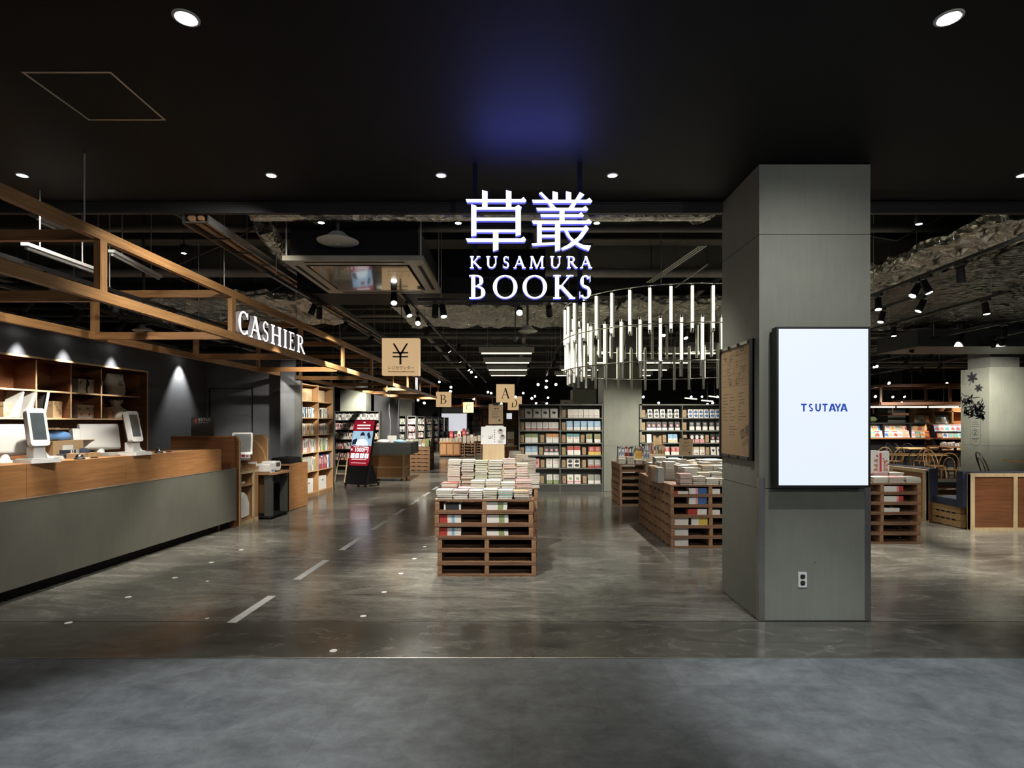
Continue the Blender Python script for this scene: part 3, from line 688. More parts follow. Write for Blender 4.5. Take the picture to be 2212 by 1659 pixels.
cust_display('white customer display on the counter, farther from the camera', 285, -.17, R(84))
def bell(label, px, t_=-.13):
    s_ = s_at(px, t_); g = thing('service_bell', label, 'bell', cz(t_, s_, CT), AZ)
    MB().lathe([(.05, 0), (.05, .012), (.042, .018)], n=20).build('bell_base', 'black', g)
    MB().lathe([(.04, .02), (.038, .035), (.026, .05), (.01, .056)], n=20).build('bell_dome', 'chrome', g)
    MB().cyl((0, 0, .055), (0, 0, .072), .006, n=8).build('bell_button', 'chrome', g)
    MB().box(-.03, .01, .05, .13, 0, .012).build('name_plate', 'white', g)
    MB().cyl((-.0, .13, .008), (.0, .24, .008), .006, n=8).build('pen', 'black', g)
bell('service bell with a pen beside it on the counter, between the two customer displays', 172)
bell('service bell on the counter beyond the far customer display', 343)
# clutter on the worktop
s_ = s_at(122, -.62); g = thing('cardboard_box', 'open cardboard box with flaps behind the near customer display', 'box', cz(-.62, s_, CT), AZ)
MB().box(-.14, .14, -.2, .2, 0, .19).build('carton', 'kraft', g)
for a, b_ in ((.2, .36), (-.34, -.2)): MB().box(-.14, .14, a, b_, .185, .19).build('flap', 'kraft', g)
MB().box(.1405, .142, -.08, .06, .03, .14).build('shipping_label', 'white', g)
s_ = s_at(116, -.62); g = thing('plastic_bag', 'crumpled blue plastic bag lying on the open cardboard box', 'bag', cz(-.62, s_, CT + .191), AZ)
m = MB(); rr = random.Random(9); n = 16; prof = [(.0, .17), (.03, .2), (.07, .17), (.1, .09), (.112, .02)]
vs = [(r * cos(2 * pi * k / n) * .6 * rr.uniform(.85, 1.1), r * sin(2 * pi * k / n) * rr.uniform(.85, 1.1), z + rr.uniform(0, .012)) for z, r in prof for k in range(n)]
m.add(vs, [(i * n + k, i * n + (k + 1) % n, (i + 1) * n + (k + 1) % n, (i + 1) * n + k) for i in range(4) for k in range(n)], 0, True).add(vs, [list(range(n))[::-1], [4 * n + k for k in range(n)]])
m.build('bag_film', 'blueb', g)
tag(MB().box(-.12, .1, -.14, .15, 0, .012).box(-.02, .02, -.2, .12, .012, .02).build('cardboard_scrap', 'kraft', None, cz(-.62, s_at(112, -.62), CT + .31), (0, 0, AZ + .3)), 'torn cardboard scrap on top of the blue plastic bag', 'cardboard')
for k, (px, dz) in enumerate(((138, 0), (150, 0), (160, 0), (144, .045), (156, .045))):
    g = thing('striped_packet', ('blue and white striped packet in the lower row beside the cardboard box' if dz == 0 else 'blue and white striped packet in the upper row beside the cardboard box'), 'packet', cz(-.42, s_at(px, -.42), CT + dz), AZ + .2, 'striped packets on the counter')
    MB().box(-.05, .05, -.035, .035, 0, .044).build('packet_body', 'white', g)
    MB().box(-.0515, .0515, -.0365, -.02, 0, .0445).box(-.0515, .0515, .005, .02, 0, .0445).build('packet_stripes', 'navyf', g)
for px, lb, w, h, tt in ((164, 'small brown carton on the counter behind the near service bell', .11, .055, -.3), (192, 'low brown carton on the counter under the till monitor', .2, .05, -.36)):
    g = thing('small_carton', lb, 'box', cz(tt, s_at(px, tt), CT), AZ + .1)
    MB().box(-.06, .06, -w / 2, w / 2, 0, h).build('carton', 'kraft', g); MB().box(-.061, .061, -.012, .012, 0, h + .001).build('packing_tape', 'edge', g)
tag(MB().box(-.1, .1, -.14, .14, 0, .03).box(-.09, .09, -.12, .12, .03, .036).build('receipt_printer_tray', 'lgrey', None, cz(-.35, s_at(236, -.35), CT), (0, 0, AZ)), 'flat grey tray on the counter between till monitor and far customer display', 'tray')
tag(MB().lathe([(.06, 0), (.06, .03), (.03, .05), (.0, .052)], n=14).build('barcode_scanner', 'navyf', None, cz(-.4, s_at(180, -.4), CT + .05), (0, 0, 0)), 'dark barcode scanner lying behind the near service bell', 'scanner')
g = thing('paper_pile', 'slumped pile of white papers beside the near customer display', 'papers', cz(-.3, s_at(104, -.3), CT), AZ)
for k in range(3): MB().box(-.08, .08, -.11 + .01 * k, .11, .014 * k, .014 * k + .013).build('paper_wad', 'white', g, (0, 0, 0), (0, 0, .12 * k))
tag(MB().tube([(0, 0, .01), (.1, .05, .012), (.16, .2, .008), (.1, .32, .01), (.18, .42, .008)], .006, 6).build('cable', 'lgrey', None, cz(-.3, s_at(240, -.3), CT), (0, 0, AZ)), 'pale cable looping over the counter behind the far display', 'cable')

# ---- end partition, self checkout unit, stand, cabinet
g = thing('end_partition', 'brown wood partition closing the far end of the counter', 'partition', cz(-.03, .02), AZ)
MB().box(-1.02, 0, -.02, .02, 0, 1.385).build('partition_board', 'plyd', g); MB().box(-1.02, 0, -.021, .021, 1.385, 1.40).build('edge_strip', 'ply', g)
s_ = .02; px0 = on(458, 903, -.45)
g = thing('notice_card', 'dark grey placard with white Japanese lettering standing on the counter end partition', 'placard', cz(-.55, .02, 1.40), 0)
MB().box(-.175, .175, -.006, .006, 0, .29).build('card_panel', 'dgrey', g)
MB().box(-.115, -.085, -.008, -.006, .2, .265).build('red_badge', 'red', g)
tb = MB(); put_text(tb, 'セルフレジ', .062, T_(.03, -.0075, .25) @ FACE, .0006, .001, sx=.62)
for k in range(5): tb.box(-.05 + .03 * k, -.03 + .03 * k, -.0075, -.006, .205, .212)
tb.build('card_lettering', 'white', g)
# self checkout kiosk facing the aisle
KW = .56; g = thing('checkout_kiosk', 'oak self checkout kiosk with a tilted screen and hanging white bags inside', 'kiosk', cz(0, .1), AZ)
side = [(-.75, 0), (0, 0), (0, 1.32), (-.05, 1.39), (-.75, 1.39)]
for y, mt in ((-.012, 'ply_z'), ): MB().prism(side, y - .012, y + .012, 'y').build('side_panel', 'plyd', g)
m = MB().prism([(0.001, 0), (.013, 0), (.013, 1.32), (-.04, 1.4), (-.75, 1.4), (-.75, 1.39), (-.045, 1.39), (.001, 1.318)], -.026, .002, 'y'); m.build('edge_strip', 'edge', g)
MB().box(-.6, .0, .0, KW, .86, .885).box(0, .008, 0, KW, .84, .885).build('kiosk_top', 'ply_z', g)
MB().box(-.6, .0, .0, KW, .60, .62).box(-.6, 0, 0, KW, .05, .08).build('shelf_board', 'ply_z', g)
MB().box(-.02, .008, 0, .03, 0, .84).box(-.02, .008, KW * .72, KW * .72 + .03, 0, .84).box(-.02, .008, 0, KW, .80, .84).box(-.02, .008, 0, KW, 0, .06).build('face_frame', 'pine', g)
MB().box(-.6, .006, KW * .77, KW, 0, .86).build('side_cabinet', 'ply_z', g)
MB().box(-.62, -.6, 0, KW, 0, .86).build('back_panel', 'blackm', g)
MB().prism([(-.5, .885), (-.12, .885), (-.22, 1.13), (-.5, 1.2)], .06, .3, 'y').build('wedge_stand', 'ply_z', g)
T = T_(-.08, .22, 1.27) @ RZ(R(24)) @ RX(R(-17))
mon = MB().rbox(-.15, .15, -.02, .04, -.18, .18, .02, axis='y').build('monitor_shell', 'alu', g); mon.matrix_local = T
MB().box(-.125, .125, -.0225, -.0195, -.14, .155).build('monitor_glass', 'lgrey', mon)
rd = MB().box(-.08, .08, -.05, .02, -.05, .03).build('card_reader', 'white', g); rd.matrix_local = T_(-.03, .2, 1.06) @ RZ(R(30)) @ RX(R(-35))
MB().box(-.05, .0, -.052, -.05, -.03, .01).box(.02, .05, -.052, -.05, -.03, 0).build('keypad', 'red', rd)
MB().box(-.04, .04, -.01, .0, 0, .06).build('scanner_window', 'black', g).matrix_local = T_(-.1, .3, .97) @ RZ(R(60)) @ RX(R(-20))
MB().box(-.06, .05, .36, .44, .94, .97).build('receipt_slot', 'white', g)
fb = [(-.62, 0), (0, 0), (0, 1.33), (-.07, 1.4), (-.62, 1.4)]
MB().prism(fb, KW + .30, KW + .325, 'y').build('far_side_panel', 'ply_z', g)
MB().prism([(0.0, 0.9), (.012, .9), (.012, 1.335), (-.065, 1.412), (-.075, 1.40), (0, 1.325)], KW + .295, KW + .33, 'y').build('edge_strip', 'edge', g)
arcp = [(-.02 - .36 * (1 - cos(R(a))), .92 + .42 * sin(R(a))) for a in range(0, 91, 9)]
MB().prism([(-.6, .86), (-.02, .86)] + arcp + [(-.6, 1.34)], KW + .27, KW + .295, 'y').build('arched_panel', 'ply_z', g)
m = MB()
for i in range(len(arcp) - 1):
    (a, b_), (c, d_) = arcp[i], arcp[i + 1]; m.add([(a, KW + .268, b_), (c, KW + .268, d_), (c, KW + .297, d_), (a, KW + .297, b_)] + [(a + .014, KW + .268, b_ + .014), (c + .014, KW + .268, d_ + .014), (c + .014, KW + .297, d_ + .014), (a + .014, KW + .297, b_ + .014)], [(0, 3, 2, 1), (4, 5, 6, 7), (0, 1, 5, 4), (3, 7, 6, 2)])
m.build('arch_edge', 'edge', g)
MB().box(-.6, .0, KW, KW + .27, .86, .885).box(-.6, -.58, KW, KW + .27, 0, .86).build('rear_top', 'ply_z', g)
# white bags hanging in the kiosk
b0 = thing('shopping_bag', 'bundle of white plastic shopping bags hanging inside the kiosk', 'bags', cz(-.06, .26, .10), AZ)
for k in range(4):
    y = -.11 + .05 * k; m = MB(); rr = random.Random(k)
    prof = [(y - .03, .0), (y + .08 + .02 * k, 0.02), (y + .085 + .02 * k, .2), (y + .04 + .015 * k, .33), (y - .01, .40), (y - .03, .42 - .02 * k), (y - .05, .3)]
    m.prism(prof, -.1 + .016 * k, -.085 + .03 * k + .02, 'x'); m.build('plastic_film', 'white', b0)
tag(MB().box(-.1, .09, -.1, .1, 0, .02).box(-.08, .1, -.06, .12, .02, .045).build('paper_stack', 'white', None, cz(-.14, .24, .62), (0, 0, AZ + .2)), 'white folded papers on the small upper shelf of the kiosk', 'papers')
# narrow stand with printer
g = thing('printer_stand', 'narrow grey stand with a rounded wood top beside the kiosk', 'stand', cz(.11, .99), AZ)
MB().prism([(-.3, -.34)] + [(.05 + .13 * sin(R(a)), -.26 - .10 * cos(R(a)) + .02) for a in range(0, 91, 15)] + [(.18, .3), (.1, .36), (-.3, .36)], .745, .775, 'z').build('stand_top', 'ply_z', g)
for a, b_ in ((-.30, -.22), (.26, .31)): MB().box(-.02, .10, a, b_, .03, .745).build('leg', 'dgrey', g)
MB().box(-.28, -.25, -.3, .31, .03, .745).build('back_panel', 'blackm', g); MB().box(-.28, .1, -.3, .31, .03, .06).build('base_plate', 'blackm', g)
m = MB().tube([(-.05, -.1, .66), (0, 0, .58), (-.05, .1, .68), (.0, .16, .6), (-.1, .2, .5)], .01, 6); m.build('cable_bundle', 'black', g)
for a, b_ in ((-.2, -.28), (.06, -.28), (.06, .28)): MB().cyl((a - .01, b_, .02), (a + .01, b_, .02), .02, n=12).build('caster', 'black', g)
g = thing('receipt_printer', 'white receipt printer with dark vents on the narrow stand', 'printer', cz(.08, .86, .775), AZ)
MB().rbox(-.14, .1, -.16, .02, 0, .15, .03, axis='x').build('printer_body', 'white', g)
MB().rbox(-.14, .1, .025, .24, .02, .18, .06, axis='x').build('printer_cover', 'white', g)
MB().box(-.08, .105, .07, .2, .09, .150).build('vent', 'dgrey', g); MB().box(.098, .104, -.1, -.02, .02, .05).build('label_sticker', 'blueb', g)
# cabinet beyond it
s0 = 1.55; g = thing('low_cabinet', 'low wood cabinet standing between the printer stand and the tall bookcase', 'cabinet', cz(.10, s0), AZ)
MB().box(-.5, -.01, 0, .82, .0, .80).build('carcass', 'blackm', g); MB().box(-.01, .012, .07, .82, .01, .83).build('front_board', 'ply', g)
MB().box(-.5, .012, .0, .82, .83, .85).build('cabinet_top', 'ply', g)
tag(MB().prism([(-.4, 0), (-.02, 0), (-.06, .10), (-.34, .11)], -.28, .28, 'y').build('black_tray', 'blackm', None, cz(.06, s0 + .45, .85), (0, 0, AZ)), 'black sloped tray on top of the low wood cabinet', 'tray')

# ---- tall bookcase at the end of the partition
BS0 = s_at(652, -.32); BS1 = s_at(719, -.32); BW = BS1 - BS0; BZ = 2.43
BL = cz(-.32, BS0); g = thing('wood_bookcase', 'tall wood bookcase with two columns of books beyond the cashier', 'bookcase', BL, AZ)
bm = .018; hw = BW / 2; zl = [0.09, .56, .97, 1.35, 1.72, 2.08, BZ]
for y in (0, hw - bm / 2, BW - bm): MB().box(-.34, 0, y, y + bm, 0, BZ + .02).box(0, .003, y, y + bm, 0, BZ + .02, 1).build('upright', ['ply_z', 'edge'], g)
for z in zl: MB().box(-.34, -.002, bm, BW - bm, z - .02, z).box(-.002, .001, bm, BW - bm, z - .02, z, 1).build('shelf_board', ['ply_z', 'edge'], g)
MB().box(-.36, -.34, 0, BW, 0, BZ).build('back_panel', 'ply_z', g); MB().box(-.30, -.005, bm, BW - bm, 0, .07).build('plinth', 'ply_z', g)
MB().box(-.42, .01, BW, BW + .09, 0, BZ + .05).build('end_panel', 'dgrey', g); MB().box(-.12, .01, -.08, -.005, 0, BZ + .05).build('end_panel', 'dgrey', g); MB().box(-.42, -.122, -.08, -.005, 0, BZ + .65).build('side_cladding', 'navy', g)
BOOKC = dict(w=(.74, .73, .69), cr=(.62, .55, .42), rd=(.42, .05, .04), bl=(.05, .12, .32), lb=(.24, .45, .66), bk=(.03, .03, .035), gr=(.25, .33, .14), or_=(.62, .25, .06), pk=(.65, .30, .32), gy=(.33, .33, .32), tn=(.45, .30, .17), ye=(.66, .50, .10), te=(.10, .40, .42))
for k, c in BOOKC.items(): M['bk_' + k] = plain('cover_' + k, c, .45, var=.06)
M['pages'] = plain('page_edges', (.50, .47, .39), .8, var=.16, scale=90); M['pages2'] = plain('page_edges_aged', (.38, .335, .26), .8, var=.12, scale=60)
def spine_row(px_label, rowname, y0, y1, z, cols, hr, face=0.0, tr=(.016, .032), base=BL, rz=AZ, depth=.2, seed=0, group=None, cat='book'):
    """upright books side by side along local y, spine to +x"""
    rr = random.Random(seed); y = y0; k = 0
    while y < y1 - .02:
        th = rr.uniform(*tr); h = rr.uniform(*hr); c = cols[rr.randrange(len(cols))]
        if y + th > y1: break
        me = spine_mesh(round(th, 3), round(h, 2), depth, c)
        p = Vector(base) + Matrix.Rotation(rz, 3, 'Z') @ Vector((-.03 - rr.uniform(0, .03), y + th / 2, z))
        o = link('book', me, None, p, (R(rr.uniform(0, 5)) if k % 4 == 3 else 0, 0, rz))
        tag(o, rowname, cat, group or rowname); y += th + rr.uniform(.0005, .002); k += 1
SM = {}
def spine_mesh(th, h, d, c):
    k = ('s', th, h, d, c)
    if k in SM: return SM[k]
    m = MB(); e = .0025
    m.box(-d, 0, -th / 2, -th / 2 + e, 0, h).box(-d, 0, th / 2 - e, th / 2, 0, h).box(-e, 0, -th / 2, th / 2, 0, h)
    m.box(-d + .004, -e, -th / 2 + e, th / 2 - e, .003, h - .003, 1)
    if th > .012: m.box(-e, .0003, -th * .28, th * .28, h * .42, h * .86, 2)
    SM[k] = m.mesh('upright_book', ['bk_' + c, 'pages', 'ink' if c in ('w', 'cr', 'lb', 'ye', 'pk') else 'white'])
    return SM[k]
ROWS = {  # shelf counted from the top: left column, right column, book heights
 2: (['w', 'lb', 'w', 'bk', 'w', 'tn'], ['w', 'w', 'cr', 'bk', 'w'], (.19, .23)), 3: (['cr', 'w', 'cr', 'w', 'or_', 'cr'], ['cr', 'tn', 'w', 'pk', 'w'], (.19, .24)),
 4: (['w', 'w', 'w', 'rd', 'gy', 'cr'], ['w', 'cr', 'gr', 'bl', 'w', 'tn'], (.23, .30)), 5: (['cr', 'w', 'tn', 'w', 'gy', 'gr'], ['bl', 'rd', 'bl', 'tn', 'w'], (.24, .32))}
for lv, (cl, cr_, hr) in ROWS.items():
    z = zl[6 - lv]
    for side_, cols, ya, yb in (('left', cl, bm + .008, hw - bm / 2 - (.10 if lv < 4 else .03)), ('right', cr_, hw + bm / 2 + .01 + (.1 if lv == 5 else 0), BW - bm - (.12 if lv < 5 else .01))):
        spine_row(0, f'upright book, {side_} column of the tall wood bookcase, {ORD[lv - 1]} shelf from the top', ya, yb, z, cols, hr, seed=lv * 7 + len(side_))
for lb, y, w, h, z, mt, nm in (('plain light wood box on the top shelf, left column of the wood bookcase', hw * .55, .3, .26, zl[5], 'pine', 'wood_box'), ('plain light wood box on the top shelf, right column of the wood bookcase', hw * 1.36, .32, .26, zl[5], 'pine', 'wood_box'),
                           ('white file box on the bottom shelf, left column of the wood bookcase', hw * .55, .42, .30, zl[0], 'white', 'file_box'), ('white file box on the bottom shelf, right column of the wood bookcase', hw * 1.42, .44, .30, zl[0], 'white', 'file_box')):
    p = Vector(BL) + Matrix.Rotation(AZ, 3, 'Z') @ Vector((-.05, y, z)); q = thing(nm, lb, 'box', p, AZ)
    MB().box(-.24, 0, -w / 2, w / 2, 0, h).build('box_body', mt, q)
    (MB().box(.0, .002, -.04, .04, h * .66, h * .74).build('hand_slot', 'dgrey', q) if mt == 'white' else MB().box(-.242, .0015, -w / 2 - .001, w / 2 + .001, h - .012, h + .001).build('box_rim', 'edge', q))

# ================================================================== timber canopy over the cashier
AC = -math.atan(.0153)
KY = [2.5 + 2.1 * k for k in range(11)]
OC = Vector((-3.36, 0, 0))
cn = thing('timber_canopy', 'long open timber lattice canopy hanging over the cashier', 'canopy', (OC.x, 0, 0), AC)
ZU1, ZL1 = 3.155, 2.665; BH, BT = .085, .055; BX = -1.62
def beam_y(name, x, z1, mat='wood'): MB().box(x - BT, x, 1.9, KY[-1] + .35, z1 - BH, z1).build(name, mat, cn)
beam_y('top_rail', 0, ZU1); beam_y('bottom_rail', 0, ZL1); beam_y('top_rail', BX, ZU1); beam_y('bottom_rail', BX, ZL1)
for k, y in enumerate(KY):
    for z1 in (ZU1, ZL1): MB().box(BX + .001, -BT - .001, y, y + BT, z1 - BH, z1).build('cross_beam', 'wood_x', cn)
    for x in (0, BX): MB().box(x - BT + .001, x - .001, y - .012, y + BT + .012, ZL1, ZU1 - BH).build('post', 'wood_z', cn)
for k in (1, 2, 3, 4, 6, 8):
    zt_ = (ZC if KY[k] < YF else ZS)
    MB().cyl((-.03, KY[k] - .14, ZU1), (-.03, KY[k] - .14, zt_), .006, n=8).build('hanging_rod', 'lgrey', cn)
    if KY[k] > YF: MB().cyl((BX + .03, KY[k], ZU1), (BX + .03, KY[k], ZS), .006, n=8).build('hanging_rod', 'lgrey', cn)
# CASHIER letters
t = thing('cashier_sign', 'glowing white CASHIER letters standing on the lower rail of the timber canopy', 'sign', (OC.x, 0, 0), AC)
for ch, a, b_, zt1 in (('C', 6.80, 7.07, 2.955), ('A', 7.10, 7.40, 2.945), ('S', 7.43, 7.64, 2.935), ('H', 7.68, 8.03, 2.93), ('I', 8.09, 8.24, 2.93), ('E', 8.29, 8.53, 2.93), ('R', 8.57, 8.90, 2.93)):
    z0 = ZL1 + .002; m = MB()
    tt = .20 if ch != 'I' else .22
    for q in glyph(ch, tt, .075):
        pts = [(a + (b_ - a) * x, z0 + (zt1 - z0) * y) for x, y in q]; n = len(pts)
        ar = sum(pts[i][0] * pts[(i + 1) % n][1] - pts[(i + 1) % n][0] * pts[i][1] for i in range(n))
        if ar < 0: pts = pts[::-1]
        m.add([(.012, p[0], p[1]) for p in pts], [list(range(n))], 0)
        vs = [(.012, p[0], p[1]) for p in pts] + [(-.045, p[0], p[1]) for p in pts]
        m.add(vs, [(i, n + i, n + (i + 1) % n, (i + 1) % n) for i in range(n)] + [list(range(n, 2 * n))[::-1]], 1)
    m.build('sign_letter', ['cash', 'cashedge'], t)
g = thing('small_sign', 'small lit white sign at the far end of the timber canopy', 'sign', (OC.x + .0153 * 18.4, 18.4, ZL1), AC)
MB().box(-.02, .01, 0, .28, .02, .40).build('sign_panel', 'boxw', g); MB().box(-.03, .0, -.02, .3, 0, .02).build('sign_base', 'wood', g)

# ---- far canopies
def canopy(label, loc, rz, L, wd, z0, z1, n, dark=True):
    c = thing('timber_canopy', label, 'canopy', loc, rz); mt = 'plyd'
    for y in (0, -wd):
        for z in (z0, z1): MB().box(0, L, y - .06, y, z - .1, z).build('top_rail' if z == z1 else 'bottom_rail', mt, c)
    for k in range(n + 1):
        x = L * k / n
        for z in (z0, z1): MB().box(x - .03, x + .03, -wd + .001, -.061, z - .1, z).build('cross_beam', mt, c)
        for y in (0, -wd): MB().box(x - .04, x + .04, y - .059, y - .001, z0, z1 - .1).build('post', mt, c)
    return c
canopy('dark timber canopy far back in the shop behind the lettered sign boxes', (Xp(960, 27), 27, 0), R(68), 11, 1.6, 2.45, 2.95, 6)
canopy('brown timber canopy far right above the magazine rack', (Xp(1876, 22), 22.4, 0), R(-12), 11, 1.7, 2.35, 3.0, 5)
canopy('brown timber canopy at the very back behind the wooden shelves', (Xp(1860, 31), 30, 0), 0, 14, 1.5, 2.1, 2.75, 6)

# ---- hanging lit sign boxes
def sign_box(label, ch, cx, czy, Y, w, rz=0.0, txt=None, deep=.16):
    b = thing('sign_box', label, 'sign', (Xp(cx, Y), Y, Zp(czy, Y)), rz)
    MB().box(-w / 2, w / 2, 0, deep, -w / 2, w / 2).build('lit_shade', 'box', b)
    MB().cyl((0, deep / 2, w / 2), (0, deep / 2, ZS - Zp(czy, Y)), .006, n=8).build('hanging_cord', 'black', b)
    MB().box(-w * .3, w * .3, .02, deep - .02, w / 2, w / 2 + .018).build('top_bracket', 'black', b)
    tb = MB()
    if ch == '¥':
        k = w / .6
        for q in ([(-.125, .215), (-.095, .215), (.018, .03), (-.018, .03)], [(.125, .215), (.095, .215), (-.018, .03), (.018, .03)], rc(-.016, -.125, .016, .06), rc(-.125, .052, .125, .076), rc(-.125, -.012, .125, .012)):
            tb.poly([(x * k, -.002, z * k) for x, z in q])
        put_text(tb, 'レジカウンター', .062 * k, T_(.01, -.002, -.185 * k) @ FACE, .0006, .0004, sx=1.0)
        rr = random.Random(2)
        for i in range(26): tb.box((-.2 + .0165 * i) * k, (-.2 + .0165 * i + .011) * k, -.002, -.001, -.252 * k, (-.252 + rr.uniform(.012, .02)) * k)
    else:
        for q in glyph(ch, .15 if ch != 'C' else .12, .05): tb.poly([((x - .5) * w * .48, -.002, (z - .5) * w * .58) for x, z in q])
    tb.build('sign_lettering', 'ink', b)
    return b
sign_box('hanging lit kraft sign box with a yen mark and Japanese lettering', '¥', 865, 770.5, 9.3, .60)
sign_box('hanging lit kraft sign box lettered A', 'A', 1092, 849.5, 19, .60, R(4))
sign_box('hanging lit kraft sign box lettered B', 'B', 958, 862.5, 23, .60)
sign_box('hanging lit kraft sign box lettered C', 'C', 1011.5, 880, 26, .47)
sign_box('hanging lit kraft sign box lettered D, partly behind the A box', 'D', 1111, 871, 26, .62, R(-14))

# ================================================================== pallets
PW, PD, PH = 1.03, .93, .134
def pallet_proto():
    t = thing('wooden_pallet', 'wooden pallet', 'pallet'); b = .019; H = PH - .001
    m = MB()
    for k in range(7): y = k * (PD - .1) / 6; m.box(-PW / 2, PW / 2, y, y + .1, H - b, H)
    m.build('top_deck', 'pallet', t)
    m = MB()
    for k in range(5): y = k * (PD - .1) / 4; m.box(-PW / 2, PW / 2, y, y + .1, 0, b)
    m.build('bottom_deck', 'pallet', t)
    for x in (-PW / 2 + .001, -.0225, PW / 2 - .046):
        MB().box(x, x + .045, .003, PD - .003, b + .0005, H - b - .0005).build('stringer', 'pallet_y', t)
    return t
PP = pallet_proto(); P_USED = [False]
LEVEL = ['bottom', 'second from the bottom', 'third from the bottom', 'third from the top', 'second from the top', 'topmost']
def stack(where, X, Y, rz=0, n=6, shift=None, group=None):
    for k in range(n):
        lb = f'wooden pallet, {LEVEL[k]}, in stack {where}'
        dx = shift[k] if shift else random.uniform(-.006, .006)
        loc = (X + dx, Y + random.uniform(0, .006), PH * k + .001)
        if not P_USED[0]: P_USED[0] = True; q = PP; q.location = loc; q.rotation_euler = (0, 0, rz); q['label'] = lb
        else: q = dup(PP, loc, rz, lb)
        q['group'] = 'pallets in the stack ' + where
PT = PH * 6 + .001
YA = Yf(1245); XA = (Xp(945.3, YA) + Xp(1157.5, YA)) / 2
stack('nearest the camera', XA, YA, 0, 6, [0, 0, 0, -.028, -.030, -.026])
YA2 = YA + PD + .12; stack('right behind the nearest stack', XA + .065, YA2)
XR, YR = Xp(1449, Yf(1183.5)), Yf(1183.5)
stack('at the front left of the column display', XR + PW / 2, YR)
stack('at the back left of the column display', XR + PW / 2, YR + PD + .01)
stack('hidden mostly behind the entrance column', XR + PW * 1.5 + .015, YR)
YR3 = 7.6; XR3 = Xp(1990, YR3) - PW / 2
stack('showing right of the entrance column', XR3, YR3)
YB2 = Yf(1092); stack('below the ring of tube lights', Xp(1338.7, YB2) + PW / 2, YB2)

# ================================================================== books lying in piles
BM = {}
def pile_mesh(w, d, h, c, pg='pages'):
    k = (w, d, h, c, pg)
    if k in BM: return BM[k]
    m = MB(); e = min(.0022, h * .12)
    m.box(-w / 2, w / 2, -d / 2, d / 2, 0, e).box(-w / 2, w / 2, -d / 2, d / 2, h - e, h).box(-w / 2, w / 2, d / 2 - e, d / 2, e, h - e)
    m.box(-w / 2 + .003, w / 2 - .003, -d / 2 + .0025, d / 2 - e, e, h - e, 1)
    BM[k] = m.mesh('lying_book', ['bk_' + c, pg]); return BM[k]
def pile(label, x, y, z, w, d, n, th, cols, seed=0, pg='pages', wob=.006, spine=False, parent=None, rz0=0):
    rr = random.Random(seed); zz = z + .0005
    for k in range(n):
        h = round(th * rr.choice((.9, 1, 1, 1.12)), 4); c = cols[k % len(cols)] if spine else cols[rr.randrange(len(cols))]
        a = rz0 + rr.uniform(-.035, .035) + (pi if spine else 0)
        o = link('book', pile_mesh(w, d, h, c, pg), None, (x + rr.uniform(-wob, wob), y + rr.uniform(-wob, wob), zz), (0, 0, a))
        tag(o, label, 'book', label); zz += h + .0004
    return zz
q = lambda px, Y: Xp(px, Y)
# front row: (px left, px right, books, thickness, covers, words)
Yr = YA + .095
for i, (a, b_, n, th, cs, lb) in enumerate(((945, 979, 4, .022, ['lb', 'w'], 'paperback with blue and white cover'), (981, 1012.5, 4, .021, ['w', 'pk'], 'paperback with white and rose cover'), (1013.5, 1043, 4, .022, ['w'], 'plain white paperback'),
                     (1044, 1074, 4, .025, ['cr'], 'cream paperback'), (1076, 1107.5, 4, .024, ['te', 'w'], 'paperback with pale teal cover'), (1110, 1142, 4, .021, ['tn', 'w'], 'paperback with tan and white cover'))):
    pile(f'{lb}, front row of nearest pallets, {ORD[i]} pile from left', (q(a, Yr) + q(b_, Yr)) / 2, Yr, PT, q(b_, Yr) - q(a, Yr) - .004, .175, n, th, cs, i)
Yr = YA + .285
for i, (a, b_, n, th, cs, lb) in enumerate(((955, 990, 4, .036, ['rd', 'or_', 'bk'], 'thick red hardcover'), (990, 1017, 4, .024, ['pk', 'w'], 'rose and white paperback'), (1018, 1049, 7, .024, ['w', 'cr'], 'white paperback'), (1050, 1081, 7, .024, ['w', 'cr'], 'ivory paperback'),
                     (1084, 1113, 6, .025, ['gy', 'w'], 'grey and white paperback'), (1115, 1149, 7, .025, ['gy', 'gy', 'pk'], 'slate grey paperback'))):
    pile(f'{lb}, middle row of nearest pallets, {ORD[i]} pile from left', (q(a, Yr) + q(b_, Yr)) / 2, Yr, PT, q(b_, Yr) - q(a, Yr) - .004, .17, n, th, cs, 20 + i, 'pages')
Yr = YA + .50
for i, (a, b_, n, th, cs, pg, lb) in enumerate(((968.5, 996.5, 15, .0255, ['cr', 'w'], 'pages', 'cream paperback'), (998, 1026, 15, .0255, ['tn', 'bk', 'w'], 'pages', 'paperback with dark and white cover'), (1026.5, 1055, 15, .025, ['w', 'w', 'gr'], 'pages', 'white paperback with greenish pages'),
                     (1056, 1086, 12, .031, ['gr', 'bk', 'gy'], 'pages', 'thick paperback with dark cover'), (1087, 1114.5, 15, .0255, ['pk', 'w', 'or_'], 'pages', 'salmon pink paperback'), (1115, 1140.5, 13, .0255, ['pk', 'pk', 'cr'], 'pages', 'rose red paperback'))):
    pile(f'{lb}, tall back row of nearest pallets, {ORD[i]} pile from left', (q(a, Yr) + q(b_, Yr)) / 2, Yr, PT, q(b_, Yr) - q(a, Yr) - .006, .175, n, th, cs, 40 + i, pg)
